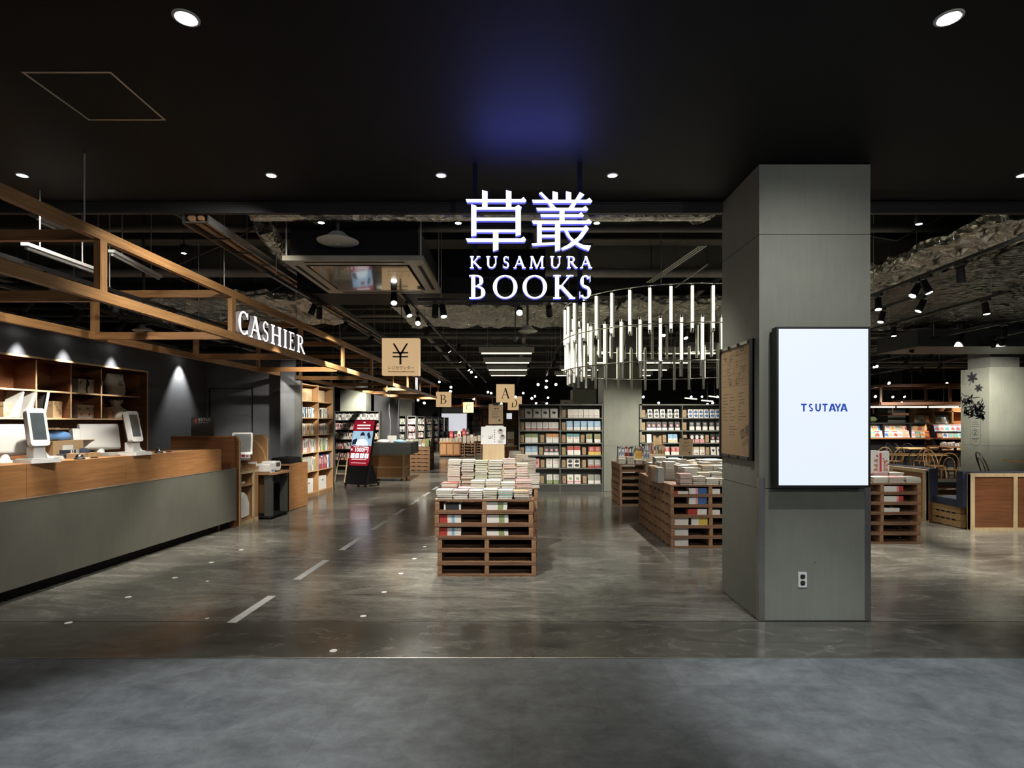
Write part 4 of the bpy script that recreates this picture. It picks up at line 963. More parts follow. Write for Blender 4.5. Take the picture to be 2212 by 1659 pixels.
# piles on the second stack
for i, (px, yy, w, n, th, cs, pg, lb) in enumerate(((1128, YA2 + .30, .15, 15, .026, ['cr', 'gy'], 'pages2', 'grey and cream paperback'), (1143, YA2 + .14, .15, 13, .026, ['gy'], 'pages2', 'grey backed paperback'), (1153, YA2 + .10, .14, 7, .024, ['w', 'gy'], 'pages', 'white paperback with dark edges'),
                     (985, YA2 + .3, .15, 9, .03, ['w'], 'pages', 'white paperback'), (1012, YA2 + .3, .15, 9, .03, ['tn'], 'pages', 'tan paperback'), (1112, YA2 + .55, .16, 16, .026, ['w', 'bk'], 'pages', 'black and white paperback'), (1145, YA2 + .6, .16, 12, .026, ['w'], 'pages', 'white paperback'))):
    pile(f'{lb} on second pallet stack, {("right of pale wood block", "near right front corner", "at right front corner", "behind leftmost tall pile", "behind second tall pile", "behind pale wood block", "at back right corner")[i]}', q(px, yy), yy, PT, w, .17, n, th, cs, 60 + i, pg)
# stacks inside the pallet openings (spines to the front)
def slot(stack_words, Xc, Y, level, side, px0, px1, n, cols3, lab, th=.022):
    z = PH * level + .021; x0, x1 = q(px0, Y), q(px1, Y); rr = random.Random(px0 + level)
    for k in range(n):
        m_k = ('sl', round(x1 - x0, 3), cols3, th)
        if m_k not in BM:
            m = MB(); w = x1 - x0; u = -w / 2
            m.box(-w / 2, w / 2, 0, .14, .002, th - .002, len(cols3))
            for i, (fr, c) in enumerate(cols3): m.box(u, u + w * fr, -.001, .141, 0, th, i); u += w * fr
            BM[m_k] = m.mesh('slot_book', ['bk_' + c for _, c in cols3] + ['pages'])
        o = link('book', BM[m_k], None, ((x0 + x1) / 2 + rr.uniform(-.002, .002), Y + .02, z + k * (th + .0005)))
        tag(o, f'{lab} inside {LEVEL[level]} pallet {stack_words}', 'book', f'{lab} in the {LEVEL[level]} pallet {stack_words}')
nr = 'of the nearest stack'
z4 = lambda v: 920 + v / 4.147
slot(nr, XA, YA, 5, 0, z4(160), z4(312), 3, ((.1, 'w'), (.8, 'bk'), (.1, 'w')), 'black spined book', .02)
slot(nr, XA, YA, 5, 1, z4(535), z4(728), 3, ((.56, 'w'), (.26, 'gr'), (.18, 'w')), 'white and green spined book', .026)
for L in (4, 3):
    slot(nr, XA, YA, L, 0, z4(122), z4(312), 3, ((.36, 'rd'), (.2, 'w'), (.14, 'lb'), (.3, 'w')), 'red and white spined book', .026)
    slot(nr, XA, YA, L, 1, z4(545), z4(738), 3 if L == 4 else 2, ((.56, 'w'), (.26, 'gr'), (.18, 'w')), 'white and green spined book', .026 if L == 4 else .022)
z5 = lambda v: 1300 + v / 5.926
fr = 'at front left of display'
slot(fr, XR, YR, 5, 0, z5(890), z5(1112), 1, ((.4, 'rd'), (.6, 'w')), 'single red and white book', .03)
for L in (5, 4): slot(fr, XR, YR, L, 1, z5(1125), z5(1350), 4 if L == 4 else 3, ((.36, 'w'), (.14, 'pk'), (.5, 'bl')), 'blue and white spined book', .024)
slot(fr, XR, YR, 3, 1, z5(1112), z5(1352), 3, ((.5, 'rd'), (.5, 'w')), 'red and white spined book', .024)
slot(fr, XR, YR, 2, 1, z5(1152), z5(1360), 4, ((.45, 'w'), (.55, 'ye')), 'yellow and white spined book', .022)
for L in (2, 1, 0): slot(fr, XR, YR, L, 0, z5(915), z5(1115), 4, ((.12, 'bk'), (.88, 'w')), 'white book with black spine end', .023)
for L in (5, 3): slot('hidden mostly behind column', XR, YR, L, 0, z5(1390), z5(1520), 3, ((1, 'w'),), 'white spined book', .02)
z6 = lambda v: 1860 + v / 3.19
rg = 'right of entrance column'
for L, n in ((5, 3), (4, 3)): slot(rg, XR3, YR3, L, 1, z6(165), z6(298), n, ((.65, 'w'), (.12, 'pk'), (.23, 'rd')), 'white and red spined book', .024)
slot(rg, XR3, YR3, 3, 1, z6(160), z6(272), 2, ((1, 'w'),), 'white book', .024)

# ---- piles on the column display
WORDS = {'w': 'white', 'cr': 'cream', 'gy': 'grey', 'tn': 'tan', 'lb': 'pale blue', 'pk': 'rose', 'gr': 'green', 'or_': 'orange', 'bl': 'blue', 'rd': 'red', 'bk': 'black', 'te': 'teal', 'ye': 'yellow'}
rows = [(YR + .10, 4, .027, 0), (YR + .31, 6, .028, .02), (YR + .53, 7, .030, .0), (YR + .79, 7, .031, .02), (YR + 1.05, 6, .036, 0), (YR + 1.32, 7, .035, .03), (YR + 1.58, 6, .036, 0)]
rr = random.Random(11)
for ri, (yy, n, th, off) in enumerate(rows):
    x = XR + (.12 if ri < 1 else .1 if ri < 5 else .08) + off; k = 0
    if ri in (1, 2): x += .12
    lim = Xp(1575, yy) - .02
    while x < min(lim, XR + 1.95 if ri < 4 else XR + 1.0):
        w = rr.choice((.15, .16, .17)); c = rr.choice(('w', 'w', 'cr', 'w', 'gy', 'lb', 'w', 'tn', 'pk'))
        pile(f'{WORDS[c]} book, column display, {ORD[ri]} row from front, {ORD[k]} pile from left', x + w / 2, yy, PT, w, .19, max(2, n + rr.choice((-1, 0, 0, 1))), th, [c, c, 'w'], 100 + ri * 20 + k, rr.choice(('pages', 'pages', 'pages2')))
        x += w + .005; k += 1
g = thing('kraft_block', 'brown carton standing at the left edge of the column display', 'box', (Xp(1411, YR + .62), YR + .62, PT)); MB().box(-.05, .05, -.1, .1, 0, .2).build('carton', 'kraftd', g)
MB().box(-.052, .052, -.102, .102, .18, .203).build('lid', 'kraft', g)
g = thing('patterned_box', 'grey speckled box beside the brown carton on the column display', 'box', (Xp(1424, YR + .36), YR + .36, PT)); MB().box(-.04, .04, -.1, .1, 0, .2).build('carton', 'bk_gy', g)
m = MB(); rr = random.Random(4)
for k in range(30): y, z = rr.uniform(-.09, .09), rr.uniform(.02, .18); m.box(-.0405, .0405, y, y + .008, z, z + .01)
m.build('speckle_print', 'white', g)
def kraft_sign(label, px0, px1, py0, py1, Y, tilt=0, stand=True, zb=None):
    w, h = (Xp(px1, Y) - Xp(px0, Y)), (Zp(py0, Y) - Zp(py1, Y)); zc = (Zp(py0, Y) + Zp(py1, Y)) / 2
    zb = PT if zb is None else zb
    g = thing('kraft_sign', label, 'sign', (Xp((px0 + px1) / 2, Y), Y, zb)); T = T_(0, 0, zc - zb) @ RY(R(tilt)) @ RX(R(-5))
    b = MB().box(-w / 2, w / 2, -.004, .004, -h / 2, h / 2).build('sign_board', 'kraft', g); b.matrix_local = T
    m = MB()
    for x in (-.10, .08): m.box(x * w, x * w + .1 * w, -.0048, -.004, h * .24, h * .3)
    for k in range(5): m.box(-w * .28, w * (.28 - .09 * (k % 3)), -.0048, -.004, h * (.12 - .08 * k), h * (.12 - .08 * k) + .004)
    for k in range(6):
        a = k * 1.04; cx_, cz_ = w * .26, -h * .32; m.add([(cx_ + .2 * w * .3 * cos(a + i * .5 - .25) * (1 if i != 1 else 1.6), -.0048, cz_ + .2 * w * .3 * sin(a + i * .5 - .25) * (1 if i != 1 else 1.6)) for i in range(3)] + [(cx_, -.0048, cz_)], [(0, 1, 2, 3)])
    m.build('sign_print', 'ink', b)
    MB().box(-.006, .006, .006, .018, 0, zc - zb + h * .3).build('stand_rod', 'black', g)
    MB().box(-.06, .06, -.03, .06, 0, .006).build('stand_foot', 'black', g)
    MB().box(-.035, .035, -.008, .02, zc - zb + h / 2 - .01, zc - zb + h / 2 + .012).build('clip', 'black', g)
    return g
kraft_sign('tilted kraft paper sign standing among the white piles of the column display', 1467, 1496.5, 948, 984, YR + 1.44, 3)
kraft_sign('kraft paper sign standing in front of the second column, behind the manga pallet', 1411, 1429, 941, 966, YB2 + .5, 0)
kraft_sign('tall kraft paper sign on a rod above the white poster of the nearest pallets', 1055.5, 1086.5, 873, 916, YA2 + .25, 0)
# wooden pedestal with the poster box
Yp = YA2 + .02; g = thing('display_pedestal', 'pale wood display block carrying the white poster on the nearest pallets', 'display stand', (Xp(1066, Yp), Yp, PT))
w = Xp(1090, Yp) - Xp(1043, Yp); zt1 = Zp(960, Yp) - PT
MB().box(-w / 2, w / 2, 0, .2, 0, zt1).build('block', 'pine', g); MB().box(-w / 2 - .001, w / 2 + .001, -.001, .201, zt1 - .004, zt1 + .001).build('block_top', 'edge', g)
w = (Xp(1093, Yp) - Xp(1039, Yp)); z0, z1 = Zp(960, Yp), Zp(922.5, Yp)
g = thing('poster_box', 'white poster with small portraits and large letters on the pale wood block', 'poster', (Xp(1066, Yp), Yp, z0 + .002)); h = z1 - z0
b = MB().box(-w / 2, w / 2, 0, .15, 0, h).build('poster_board', 'white', g)
MB().box(-w * .32, w * .4, .02, .14, h, h + .015).build('poster_tab', 'white', b)
m = MB(); put_text(m, 'ul', .075, T_(-.035, -.001, h * .42) @ FACE, .0006, 0)
for k in range(6): m.box(w * .03, w * .06, -.0012, 0, h * (.12 + .13 * k), h * (.12 + .13 * k) + .014)
for k in range(5): m.box(w * .18, w * (.4 - .04 * (k % 2)), -.0012, 0, h * .08 + .008 * k, h * .08 + .008 * k + .003)
for k in range(3): m.box(-w * .45, -w * .4, -.0012, 0, h * .4 + .008 * k, h * .4 + .008 * k + .004)
m.build('poster_print', 'dgrey', b)
for cx_, cz_ in ((.28, .74), (.36, .42)):
    p = MB(); p.cyl((w * cx_, -.0005, h * cz_), (w * cx_, -.0016, h * cz_), .036, n=20).build('portrait_disc', 'lgrey', b)
    p = MB(); p.cyl((w * cx_, -.0016, h * cz_ + .004), (w * cx_, -.0022, h * cz_ + .004), .015, n=14).build('portrait_face', 'bk_tn', b)
    p = MB(); p.prism([(w * cx_ + .019 * cos(R(a)), h * cz_ + .008 + .019 * sin(R(a))) for a in range(-10, 200, 21)], -.0026, -.0018, 'y').build('portrait_hair', 'ink', b)
# cards and piles on the stack right of the column
for i, (px0, px1, py0, py1) in enumerate(((1880, 1896, 973, 1022), (1897, 1921, 975, 1022))):
    Y = YR3 + .28; w, z0 = Xp(px1, Y) - Xp(px0, Y), PT + .10
    g = thing('display_card', ('white card with green and red print standing close to the column edge' if i == 0 else 'white card with a red band and dishes on the pallets right of the column'), 'card', (Xp((px0 + px1) / 2, Y), Y, z0))
    h = Zp(py0, Y) - z0
    b = MB().box(-w / 2, w / 2, 0, .05, 0, h).build('card_panel', 'white', g)
    m = MB(); rr = random.Random(i + 2)
    if i: m.box(-w * .38, -w * .2, -.001, 0, .03, h * .92)
    for k in range(8): x, z = rr.uniform(-.1, .4) * w, rr.uniform(.08, .75) * h; m.box(x, x + .02, -.001, 0, z, z + .018)
    m.build('card_print', 'red', b)
    m = MB()
    for k in range(6): x, z = (-.05 + .22 * (k % 2)) * w, (.12 + .2 * (k // 2)) * h; m.box(x + .004, x + .03, -.0013, -.0003, z, z + .03)
    m.build('card_dishes', 'bk_tn', b)
rr = random.Random(21)
for ri, yy in enumerate((YR3 + .11, YR3 + .33, YR3 + .55)):
    x = XR3 - .1 + (0 if ri else -.02); k = 0
    if ri == 1: x += .12
    while x < XR3 + PW / 2 - .2:
        c = ('w', 'pk', 'w', 'gy', 'cr')[(k + ri) % 5]
        pile(f'{WORDS[c]} magazine on pallets right of column, {ORD[ri]} row from front, {ORD[k]} pile from left', x + .11, yy, PT, .2, .19, (4, 6, 7)[ri], .019, [c, 'w'], 300 + ri * 9 + k); x += .215; k += 1
for ri, yy in enumerate((YR3 + .12, YR3 + .34)):
    pile(f'white magazine on pallets right of column, {ORD[ri]} row, pile touching column edge', XR3 - .32, yy, PT, .22, .19, 5 + 2 * ri, .019, ['w', 'cr'], 340 + ri)

# ---- the pallet of upright comics under the second column
X0 = Xp(1338.7, YB2)
for i, (px, n, cs) in enumerate(((1342, 4, ['w']), (1361, 5, ['w', 'gy']), (1379, 3, ['w', 'tn']), (1396, 2, ['tn']))):
    pile(f'{WORDS[cs[0]]} book in low front row of comics pallet, {ORD[i]} pile from left', q(px, YB2 + .1), YB2 + .1, PT, .135, .17, n, .024, cs, 400 + i)
for i, (px, z, c) in enumerate(((1342, .11, 'w'), (1379, .08, 'ye'), (1396, .06, 'w'))):
    g = thing('face_out_comic', f'{WORDS[c]} comic standing cover out, front of comics pallet, {ORD[i]} from left', 'comic', (q(px, YB2 + .1), YB2 + .07, PT + z + .02))
    MB().box(-.06, .06, 0, .03, 0, .15).build('cover', 'bk_' + c, g); m = MB(); rr = random.Random(i)
    for k in range(5): x = -.05 + .022 * k; m.box(x, x + .014, -.001, 0, .03 + .02 * (k % 2), .1 + .02 * (k % 3))
    m.build('cover_print', 'bk_bl' if c == 'w' else 'bk_or_', g)
for i in range(7):
    x0 = X0 + .03 + .135 * i; z = PT + (.13 if i < 4 else .18)
    tag(MB().box(-.065, .065, -.1, .12, 0, z - PT - .001).build('riser_block', 'cream', None, (x0 + .065, YB2 + .36, PT)), f'pale riser under upright comics, {ORD[i]} from the left on the comics pallet', 'riser')
    spine_row(0, f'upright comic on the comics pallet, {ORD[i]} block from the left', 0, .13, 0, [['bk', 'w', 'bl'], ['rd', 'bk', 'pk'], ['ye', 'bl', 'w'], ['w', 'pk', 'bl'], ['gy', 'pk', 'te'], ['rd', 'or_', 'w'], ['tn', 'gr', 'or_']][i], (.17, .20), tr=(.014, .02), base=(x0, YB2 + .27, z), rz=-pi / 2, depth=.11, seed=500 + i, cat='comic')

# ================================================================== grey bookcases with face-out books
YG = 13.4; SZ = [2.013, 1.725, 1.433, 1.141, .85, .556, .18]
def grey_case(label, pxs, Y, ztop=2.013, zs=SZ, depth=.35):
    x0 = Xp(pxs[0], Y); g = thing('grey_bookcase', label, 'bookcase', (x0, Y, 0)); e = .022
    xs = [Xp(p, Y) - x0 for p in pxs]
    for x in xs: MB().box(x - e / 2, x + e / 2, 0, depth, 0, ztop).build('upright', 'grey', g)
    for a, b_ in zip(xs[:-1], xs[1:]):
        MB().box(a + e / 2, b_ - e / 2, depth - .015, depth, 0, ztop).build('back_panel', 'fibre', g)
        MB().box(a + e / 2, b_ - e / 2, .01, .03, 0, zs[-1] - .03).build('plinth', 'dgrey', g)
        for z in zs[1:]: MB().box(a + e / 2, b_ - e / 2, 0, depth - .016, z - .028, z).build('shelf_board', 'grey', g)
    MB().box(-e / 2, xs[-1] + e / 2, 0, depth, ztop - .0, ztop + .03).build('top_board', 'grey', g)
    return g
grey_case('grey metal bookcase of cover-out books, centre, left of the tube lights column', (1121.5, 1210, 1301.5), YG)
grey_case('grey metal bookcase of cover-out books partly hidden by the entrance column', (1381, 1474, 1566, 1659), YG)
FM = {}
STY = {  # cover, (band height, band colour), motif colour, motif kind
 'wm': ('w', None, 'bk', 'blob'), 'wb': ('w', (.14, 'rd', .22), 'gy', 'thin'), 'grn': ('w', (.42, 'gr', 1.0), None, None), 'tan': ('w', (.42, 'or_', 1.0), 'gy', 'thin'),
 'blue': ('w', (.66, 'lb', 1.0), 'w', 'thin'), 'night': ('bk', (.3, 'w', .3), 'pk', 'blob'), 'flower': ('pk', None, 'rd', 'blob'), 'wp': ('w', None, 'pk', 'thin'), 'olive': ('w', (.4, 'gr', .4), 'gy', 'thin'),
 'cream': ('w', (.06, 'tn', .25), 'cr', 'thin'), 'teal': ('w', (.36, 'te', 1.0), 'rd', 'thin'), 'photo': ('w', (.6, 'gr', 1.0), 'rd', 'thin'), 'redtop': ('w', (.4, 'rd', .95), None, None), 'redyel': ('rd', (.36, 'ye', .36), 'w', 'thin'),
 'bw': ('w', None, 'bk', 'two'), 'greyred': ('gy', (.22, 'rd', .22), 'w', 'thin'), 'pink': ('w', (.15, 'pk', .3), 'gr', 'blob'), 'grey': ('gy', (.35, 'w', .35), 'gr', 'thin'), 'bluew': ('w', (.5, 'lb', 1.0), 'ye', 'low'),
 'bluew2': ('w', None, 'bl', 'two'), 'blackw': ('bk', (.42, 'w', .42), 'w', 'thin'), 'circle': ('bk', (.42, 'pk', .42), 'w', 'disc'), 'tancov': ('cr', (.62, 'w', .62), 'tn', 'low'), 'redw': ('w', (.5, 'rd', .9), 'w', 'thin'), 'plain': ('w', None, None, None)}
SWORD = dict(wm='white with a small dark flower', wb='white with a thin red line', grn='white with an olive top', tan='white with a tan top', blue='blue over white', night='black with a pale figure', flower='rose patterned', wp='white with a faint pink mark', olive='white over olive green', cream='cream white', teal='white with a teal top', photo='green photo', redtop='white with a red top', redyel='red over yellow', bw='white with black leaf shapes', greyred='grey with a red band', pink='pink and white', grey='grey green over white', bluew='white and sky blue', bluew2='white with navy marks', blackw='black over white', circle='dark with a white disc', tancov='tan over white', redw='white with red print', plain='blank white')
def face_mesh(st, w, h):
    k = (st, w, h)
    if k in FM: return FM[k]
    c, band, mo, kind = STY[st]; m = MB(); d = .018
    m.box(-w / 2, w / 2, 0, d, 0, h)
    mats = ['bk_' + c, 'bk_' + (band[1] if band else c), 'bk_' + (mo or c)]
    if band: m.box(-w / 2 - .0003, w / 2 + .0003, -.0006, d + .0003, h * (band[2] - band[0]), h * band[2] + (.0003 if band[2] == 1 else 0), 1)
    y = -.0012
    def pol(pts): m.add([(a * w, y, b_ * h) for a, b_ in pts], [list(range(len(pts)))], 2)
    if kind == 'blob': pol([(-.28, .6), (-.1, .72), (.05, .66), (.2, .7), (.28, .52), (.1, .36), (-.05, .45), (-.15, .42)])
    if kind == 'thin':
        for q_ in (.45, .6, .76): pol([(-.3, q_), (.28, q_), (.28, q_ + .05), (-.3, q_ + .05)])
    if kind == 'two':
        pol([(-.4, .58), (-.1, .9), (.3, .82), (.42, .6), (.1, .5)]); pol([(-.4, .3), (0, .42), (.42, .34), (.3, .08), (-.2, .1)])
    if kind == 'low': pol([(-.3, .12), (.3, .12), (.34, .28), (-.2, .3)])
    if kind == 'disc': pol([(.36 * cos(a * .52), .66 + .24 * sin(a * .52)) for a in range(12)])
    FM[k] = m.mesh('face_out_book', mats); return FM[k]
CARD = None
def card(label, x, Y, z):
    global CARD
    if CARD is None:
        CARD = thing('shelf_card', label, 'card', (x, Y + .06, z + .001))
        MB().box(-.05, .05, 0, .012, 0, .19).build('card_frame', 'black', CARD); MB().box(-.042, .042, -.002, .0, .008, .182).build('card_sheet', 'kraft', CARD)
        m = MB()
        for k in range(4): m.box(-.014, .014, -.0028, -.002, .07 + .014 * k, .077 + .014 * k)
        m.build('card_print', 'kraftd', CARD); return CARD
    return dup(CARD, (x, Y + .06, z + .001), 0, label)
def fill(case, level, bay, items, Y, off, sc, hh):
    """items: ('c', zx) a kraft card, or (style, width, [zx...]) copies of one book"""
    z = SZ[level]; nc = 0; ncards = sum(1 for i in items if i[0] == 'c')
    for it in items:
        if it[0] == 'c':
            nm = '' if ncards == 1 else (', left one of two', ', right one of two')[nc]; nc += 1
            card(f'kraft label card, {bay} bay, {ORD[level - 1]} shelf, {case} grey bookcase{nm}', Xp(off + (it[1] + 36) / sc, Y), Y, z)
        else:
            st, wz, xs = it; w = round(wz / sc / F * Y, 3)
            lb = f'{SWORD[st]} book, {bay} bay, {ORD[level - 1]} shelf, {case} grey bookcase'
            for zx in xs:
                o = link('book', face_mesh(st, w, hh), None, (Xp(off + (zx + wz / 2) / sc, Y), Y + .05, z + .001), (R(-9), 0, 0)); tag(o, lb, 'book', lb)
LC = 'centre'; a_ = (YG, 1110, 7.9, .215)
fill(LC, 1, 'left', [('c', 105), ('wm', 125, (190, 335, 475, 625))], *a_)
fill(LC, 2, 'left', [('c', 105), ('wb', 88, (200, 300, 397, 497, 595, 680))], YG, 1110, 7.9, .19)
fill(LC, 3, 'left', [('c', 105), ('grn', 105, (195, 305)), ('c', 450), ('tan', 104, (555, 666))], *a_)
fill(LC, 4, 'left', [('c', 105), ('blue', 104, (195, 302)), ('c', 430), ('night', 80, (520, 605, 690))], *a_)
fill(LC, 5, 'left', [('flower', 88, (345,)), ('c', 455), ('wp', 106, (555, 675))], *a_)
fill(LC, 6, 'left', [('c', 450), ('olive', 95, (565, 680))], *a_)
fill(LC, 1, 'right', [('c', 820), ('cream', 84, (930, 1017, 1107, 1200, 1290, 1382))], YG, 1110, 7.9, .20)
fill(LC, 2, 'right', [('c', 820), ('blue', 103, (905, 1030, 1148, 1265, 1383))], *a_)
fill(LC, 3, 'right', [('c', 820), ('teal', 100, (910, 1022)), ('c', 1142), ('photo', 104, (1240, 1382))], *a_)
fill(LC, 4, 'right', [('c', 820), ('redtop', 104, (920, 1035)), ('c', 1168), ('redyel', 103, (1280, 1388))], *a_)
fill(LC, 5, 'right', [('c', 820), ('bw', 105, (910, 1025)), ('c', 1168), ('greyred', 103, (1270, 1385))], *a_)
fill(LC, 6, 'right', [('c', 830), ('pink', 105, (915, 1040)), ('c', 1180), ('grey', 100, (1272, 1385))], *a_)
RC_ = 'right hand'; b_a = (YG, 1380, 11.06, .20)
fill(RC_, 1, 'left', [('c', 85), ('bw', 110, (225, 380, 530, 705, 868))], *b_a)
fill(RC_, 2, 'left', [('c', 85), ('night', 112, (200, 315, 440, 575, 735, 885))], *b_a)
fill(RC_, 3, 'left', [('c', 85), ('plain', 112, (205,)), ('c', 590), ('bluew', 105, (720, 835))], *b_a)
fill(RC_, 4, 'left', [('redw', 112, (640, 790, 905))], *b_a)
fill(RC_, 1, 'middle', [('c', 1075), ('bluew2', 112, (1195, 1325, 1450, 1580, 1720, 1850))], *b_a)
fill(RC_, 2, 'middle', [('c', 1075), ('blackw', 115, (1230, 1385, 1545, 1705, 1870))], *b_a)
fill(RC_, 3, 'middle', [('c', 1085), ('circle', 105, (1240, 1360, 1480)), ('c', 1615), ('night', 110, (1735, 1870))], *b_a)
fill(RC_, 4, 'middle', [('tancov', 118, (1210, 1340, 1478)), ('c', 1625), ('wm', 120, (1740, 1890))], *b_a)

# ================================================================== under the open slab
def foil_tube(p0, p1, r, n=14, seg=None, amp=.12, seed=0, flat=1.0, sag=0.0):
    rr = random.Random(seed); p0, p1 = Vector(p0), Vector(p1); L = (p1 - p0).length; seg = seg or max(6, int(L / .12))
    d = (p1 - p0).normalized(); up = Vector((0, 0, 1)); a = d.cross(up).normalized() if abs(d.z) < .95 else Vector((1, 0, 0)); b_ = a.cross(d)
    vs = []
    for i in range(seg + 1):
        f = i / seg; p = p0.lerp(p1, f) - up * sag * 4 * f * (1 - f)
        for k in range(n):
            an = 2 * pi * k / n; q_ = r * (1 + rr.uniform(-amp, amp)); vs.append(tuple(p + a * cos(an) * q_ + b_ * sin(an) * q_ * flat + d * rr.uniform(-.03, .03)))
    m = MB(); m.add(vs, [(i * n + k, i * n + (k + 1) % n, (i + 1) * n + (k + 1) % n, (i + 1) * n + k) for i in range(seg) for k in range(n)], 0, False)
    return m.add(vs, [list(range(n))[::-1], [seg * n + k for k in range(n)]])
def foil_sheet(x0, x1, y0, y1, z, amp=.05, nx=26, ny=16, seed=0, fz=None):
    rr = random.Random(seed); vs = []
    for j in range(ny + 1):
        for i in range(nx + 1):
            x, y = x0 + (x1 - x0) * i / nx, y0 + (y1 - y0) * j / ny
            vs.append((x + rr.uniform(-.02, .02), y, (fz(x, y) if fz else z) + rr.uniform(-amp, amp)))
    o = (nx + 1) * (ny + 1); w = nx + 1
    m = MB(); m.add(vs + [(v[0], v[1], v[2] + .1) for v in vs], [(j * w + i, j * w + i + w, j * w + i + w + 1, j * w + i + 1) for j in range(ny) for i in range(nx)] + [(o + j * w + i, o + j * w + i + 1, o + j * w + i + w + 1, o + j * w + i + w) for j in range(ny) for i in range(nx)])
    per = [i for i in range(nx)] + [nx + j * w for j in range(ny)] + [ny * w + nx - i for i in range(nx)] + [(ny - j) * w for j in range(ny)]
    m.add(vs + [(v[0], v[1], v[2] + .1) for v in vs], [(per[k], per[(k + 1) % len(per)], o + per[(k + 1) % len(per)], o + per[k]) for k in range(len(per))])
    return m
tag(foil_tube((Xp(545, 5.62), 5.62, 3.665), (Xp(1530, 5.62), 5.62, 3.665), .085, seed=1, amp=.06).build('foil_duct', 'foil'), 'long silver foil wrapped duct running across just behind the entrance ceiling', 'duct')
tag(foil_tube((Xp(1500, 5.9), 5.9, 3.78), (Xp(1570, 6.0), 6.0, 4.0), .15, seed=2).build('foil_duct', 'foil'), 'foil duct elbow rising beside the entrance column', 'duct')
tag(foil_tube((Xp(560, 6.1), 6.2, 3.72), (Xp(655, 8.6), 8.6, 3.70), .10, seed=3).build('foil_duct', 'foil'), 'foil duct running back above the ceiling air conditioner, ending in a round collar', 'duct')
tag(foil_sheet(-2.0, 1.75, 9.5, 11.6, 3.55, seed=4).build('foil_wrap', 'foil'), 'wide crumpled foil covered duct under the slab behind the sign letters', 'duct')
tag(foil_sheet(1.9, 5.0, 9.6, 11.4, 3.62, seed=5).build('foil_wrap', 'foil'), 'crumpled foil covered duct seen through the ring of tube lights', 'duct')
tag(foil_sheet(-7.2, -3.2, 9.2, 11.4, 3.60, amp=.06, seed=6).build('foil_wrap', 'foil'), 'crumpled foil covered duct above the cashier wall on the left', 'duct')
tag(foil_sheet(4.87, 5.70, 5.62, 13.5, 3.62, amp=.045, nx=10, ny=70, seed=7).build('foil_wrap', 'foil'), 'wrinkled silver foil duct running into the depth right of the entrance column', 'duct')
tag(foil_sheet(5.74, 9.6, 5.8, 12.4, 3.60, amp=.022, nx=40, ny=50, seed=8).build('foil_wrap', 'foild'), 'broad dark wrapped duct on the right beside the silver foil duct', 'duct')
tag(MB().box(4.6, 8.0, 14.9, 16.5, 3.7, 4.0).build('duct', 'dgrey'), 'flat dark duct far right under the slab, in front of the plant drawing column', 'duct')
tag(MB().box(8.2, 13.5, 11.6, 12.9, 3.15, 3.5).build('duct', 'dgrey'), 'low dark box duct passing in front of the column with the plant drawing', 'duct')
# steel beams and pipes crossing the ceiling
rr = random.Random(17)
for k, y in enumerate((6.9, 8.6, 12.4, 15.2, 18.5, 22.0, 26.0, 30.0, 35.0)):
    m = MB(); z = ZS - .55
    m.box(-13.9, 26.7, y, y + .3, z, z + .02).box(-13.9, 26.7, y + .14, y + .16, z + .02, ZS).box(-13.9, 26.7, y, y + .3, ZS - .02, ZS)
    tag(m.build('steel_beam', 'slab'), f'dark steel beam across the slab, {ORD[k]} from the entrance', 'beam', 'dark steel beams under the slab')
n_p = 0
for k in range(16):
    y = 6.2 + k * 1.3 + rr.uniform(-.4, .4); z = rr.uniform(3.95, 4.1); r = rr.choice((.025, .035, .05, .07)); mt = rr.choice(('grey', 'slab', 'lgrey', 'grey', 'dgrey'))
    m = MB().cyl((-13.8, y, z), (26.6, y, z), r, n=10)
    for x in range(-12, 26, 4): m.cyl((x + .3, y, z), (x + .3, y, ZS), .006, n=6)
    tag(m.build('ceiling_pipe', mt), f'pipe running left to right under the slab, {ORD[k]} from the entrance', 'pipe', 'pipes across the ceiling')
for k in range(10):
    x = -9 + 3.1 * k + rr.uniform(-.5, .5); z = rr.uniform(4.2, 4.3); r = rr.choice((.02, .03, .045, .06))
    m = MB().cyl((x, 5.6, z), (x + rr.uniform(-.2, .2), 41, z), r, n=10)
    for y in range(7, 40, 4): m.cyl((x, y, z), (x, y, ZS), .006, n=6)
    tag(m.build('ceiling_pipe', rr.choice(('grey', 'slab', 'lgrey'))), f'pipe running into the depth under the slab, {ORD[k]} from the left', 'pipe', 'pipes into the depth')
for k in range(12):
    x, y = rr.uniform(-6, 9), 6.2 + .9 * k; pts = [(x + i * .35, y + rr.uniform(-.1, .1), 3.9 - .45 * sin(pi * i / 6) * rr.uniform(.6, 1) + .02 * i) for i in range(7)]
    tag(MB().tube(pts, .010, 6).build('slack_cable', 'dgrey'), f'slack cable drooping under the slab, {ORD[k]} of the loose cables', 'cable', 'loose cables under the slab')
# braces near the chandelier
for k, (a, b_) in enumerate((((Xp(1520, 7), 7, Zp(530, 7)), (Xp(1403, 8.6), 8.6, Zp(610, 8.6))), ((Xp(1530, 7.6), 7.6, Zp(570, 7.6)), (Xp(1460, 8.6), 8.6, Zp(620, 8.6))))):
    m = MB()
    for o in ((-.04, 0, .04) if k == 0 else (0,)): m.cyl((a[0] + o, a[1], a[2]), (b_[0] + o, b_[1], b_[2]), .011, n=8)
    tag(m.build('conduit_run', 'alu'), 'three parallel slanting conduits above the ring of tube lights' if k == 0 else 'single slanting conduit above the ring of tube lights', 'conduit')
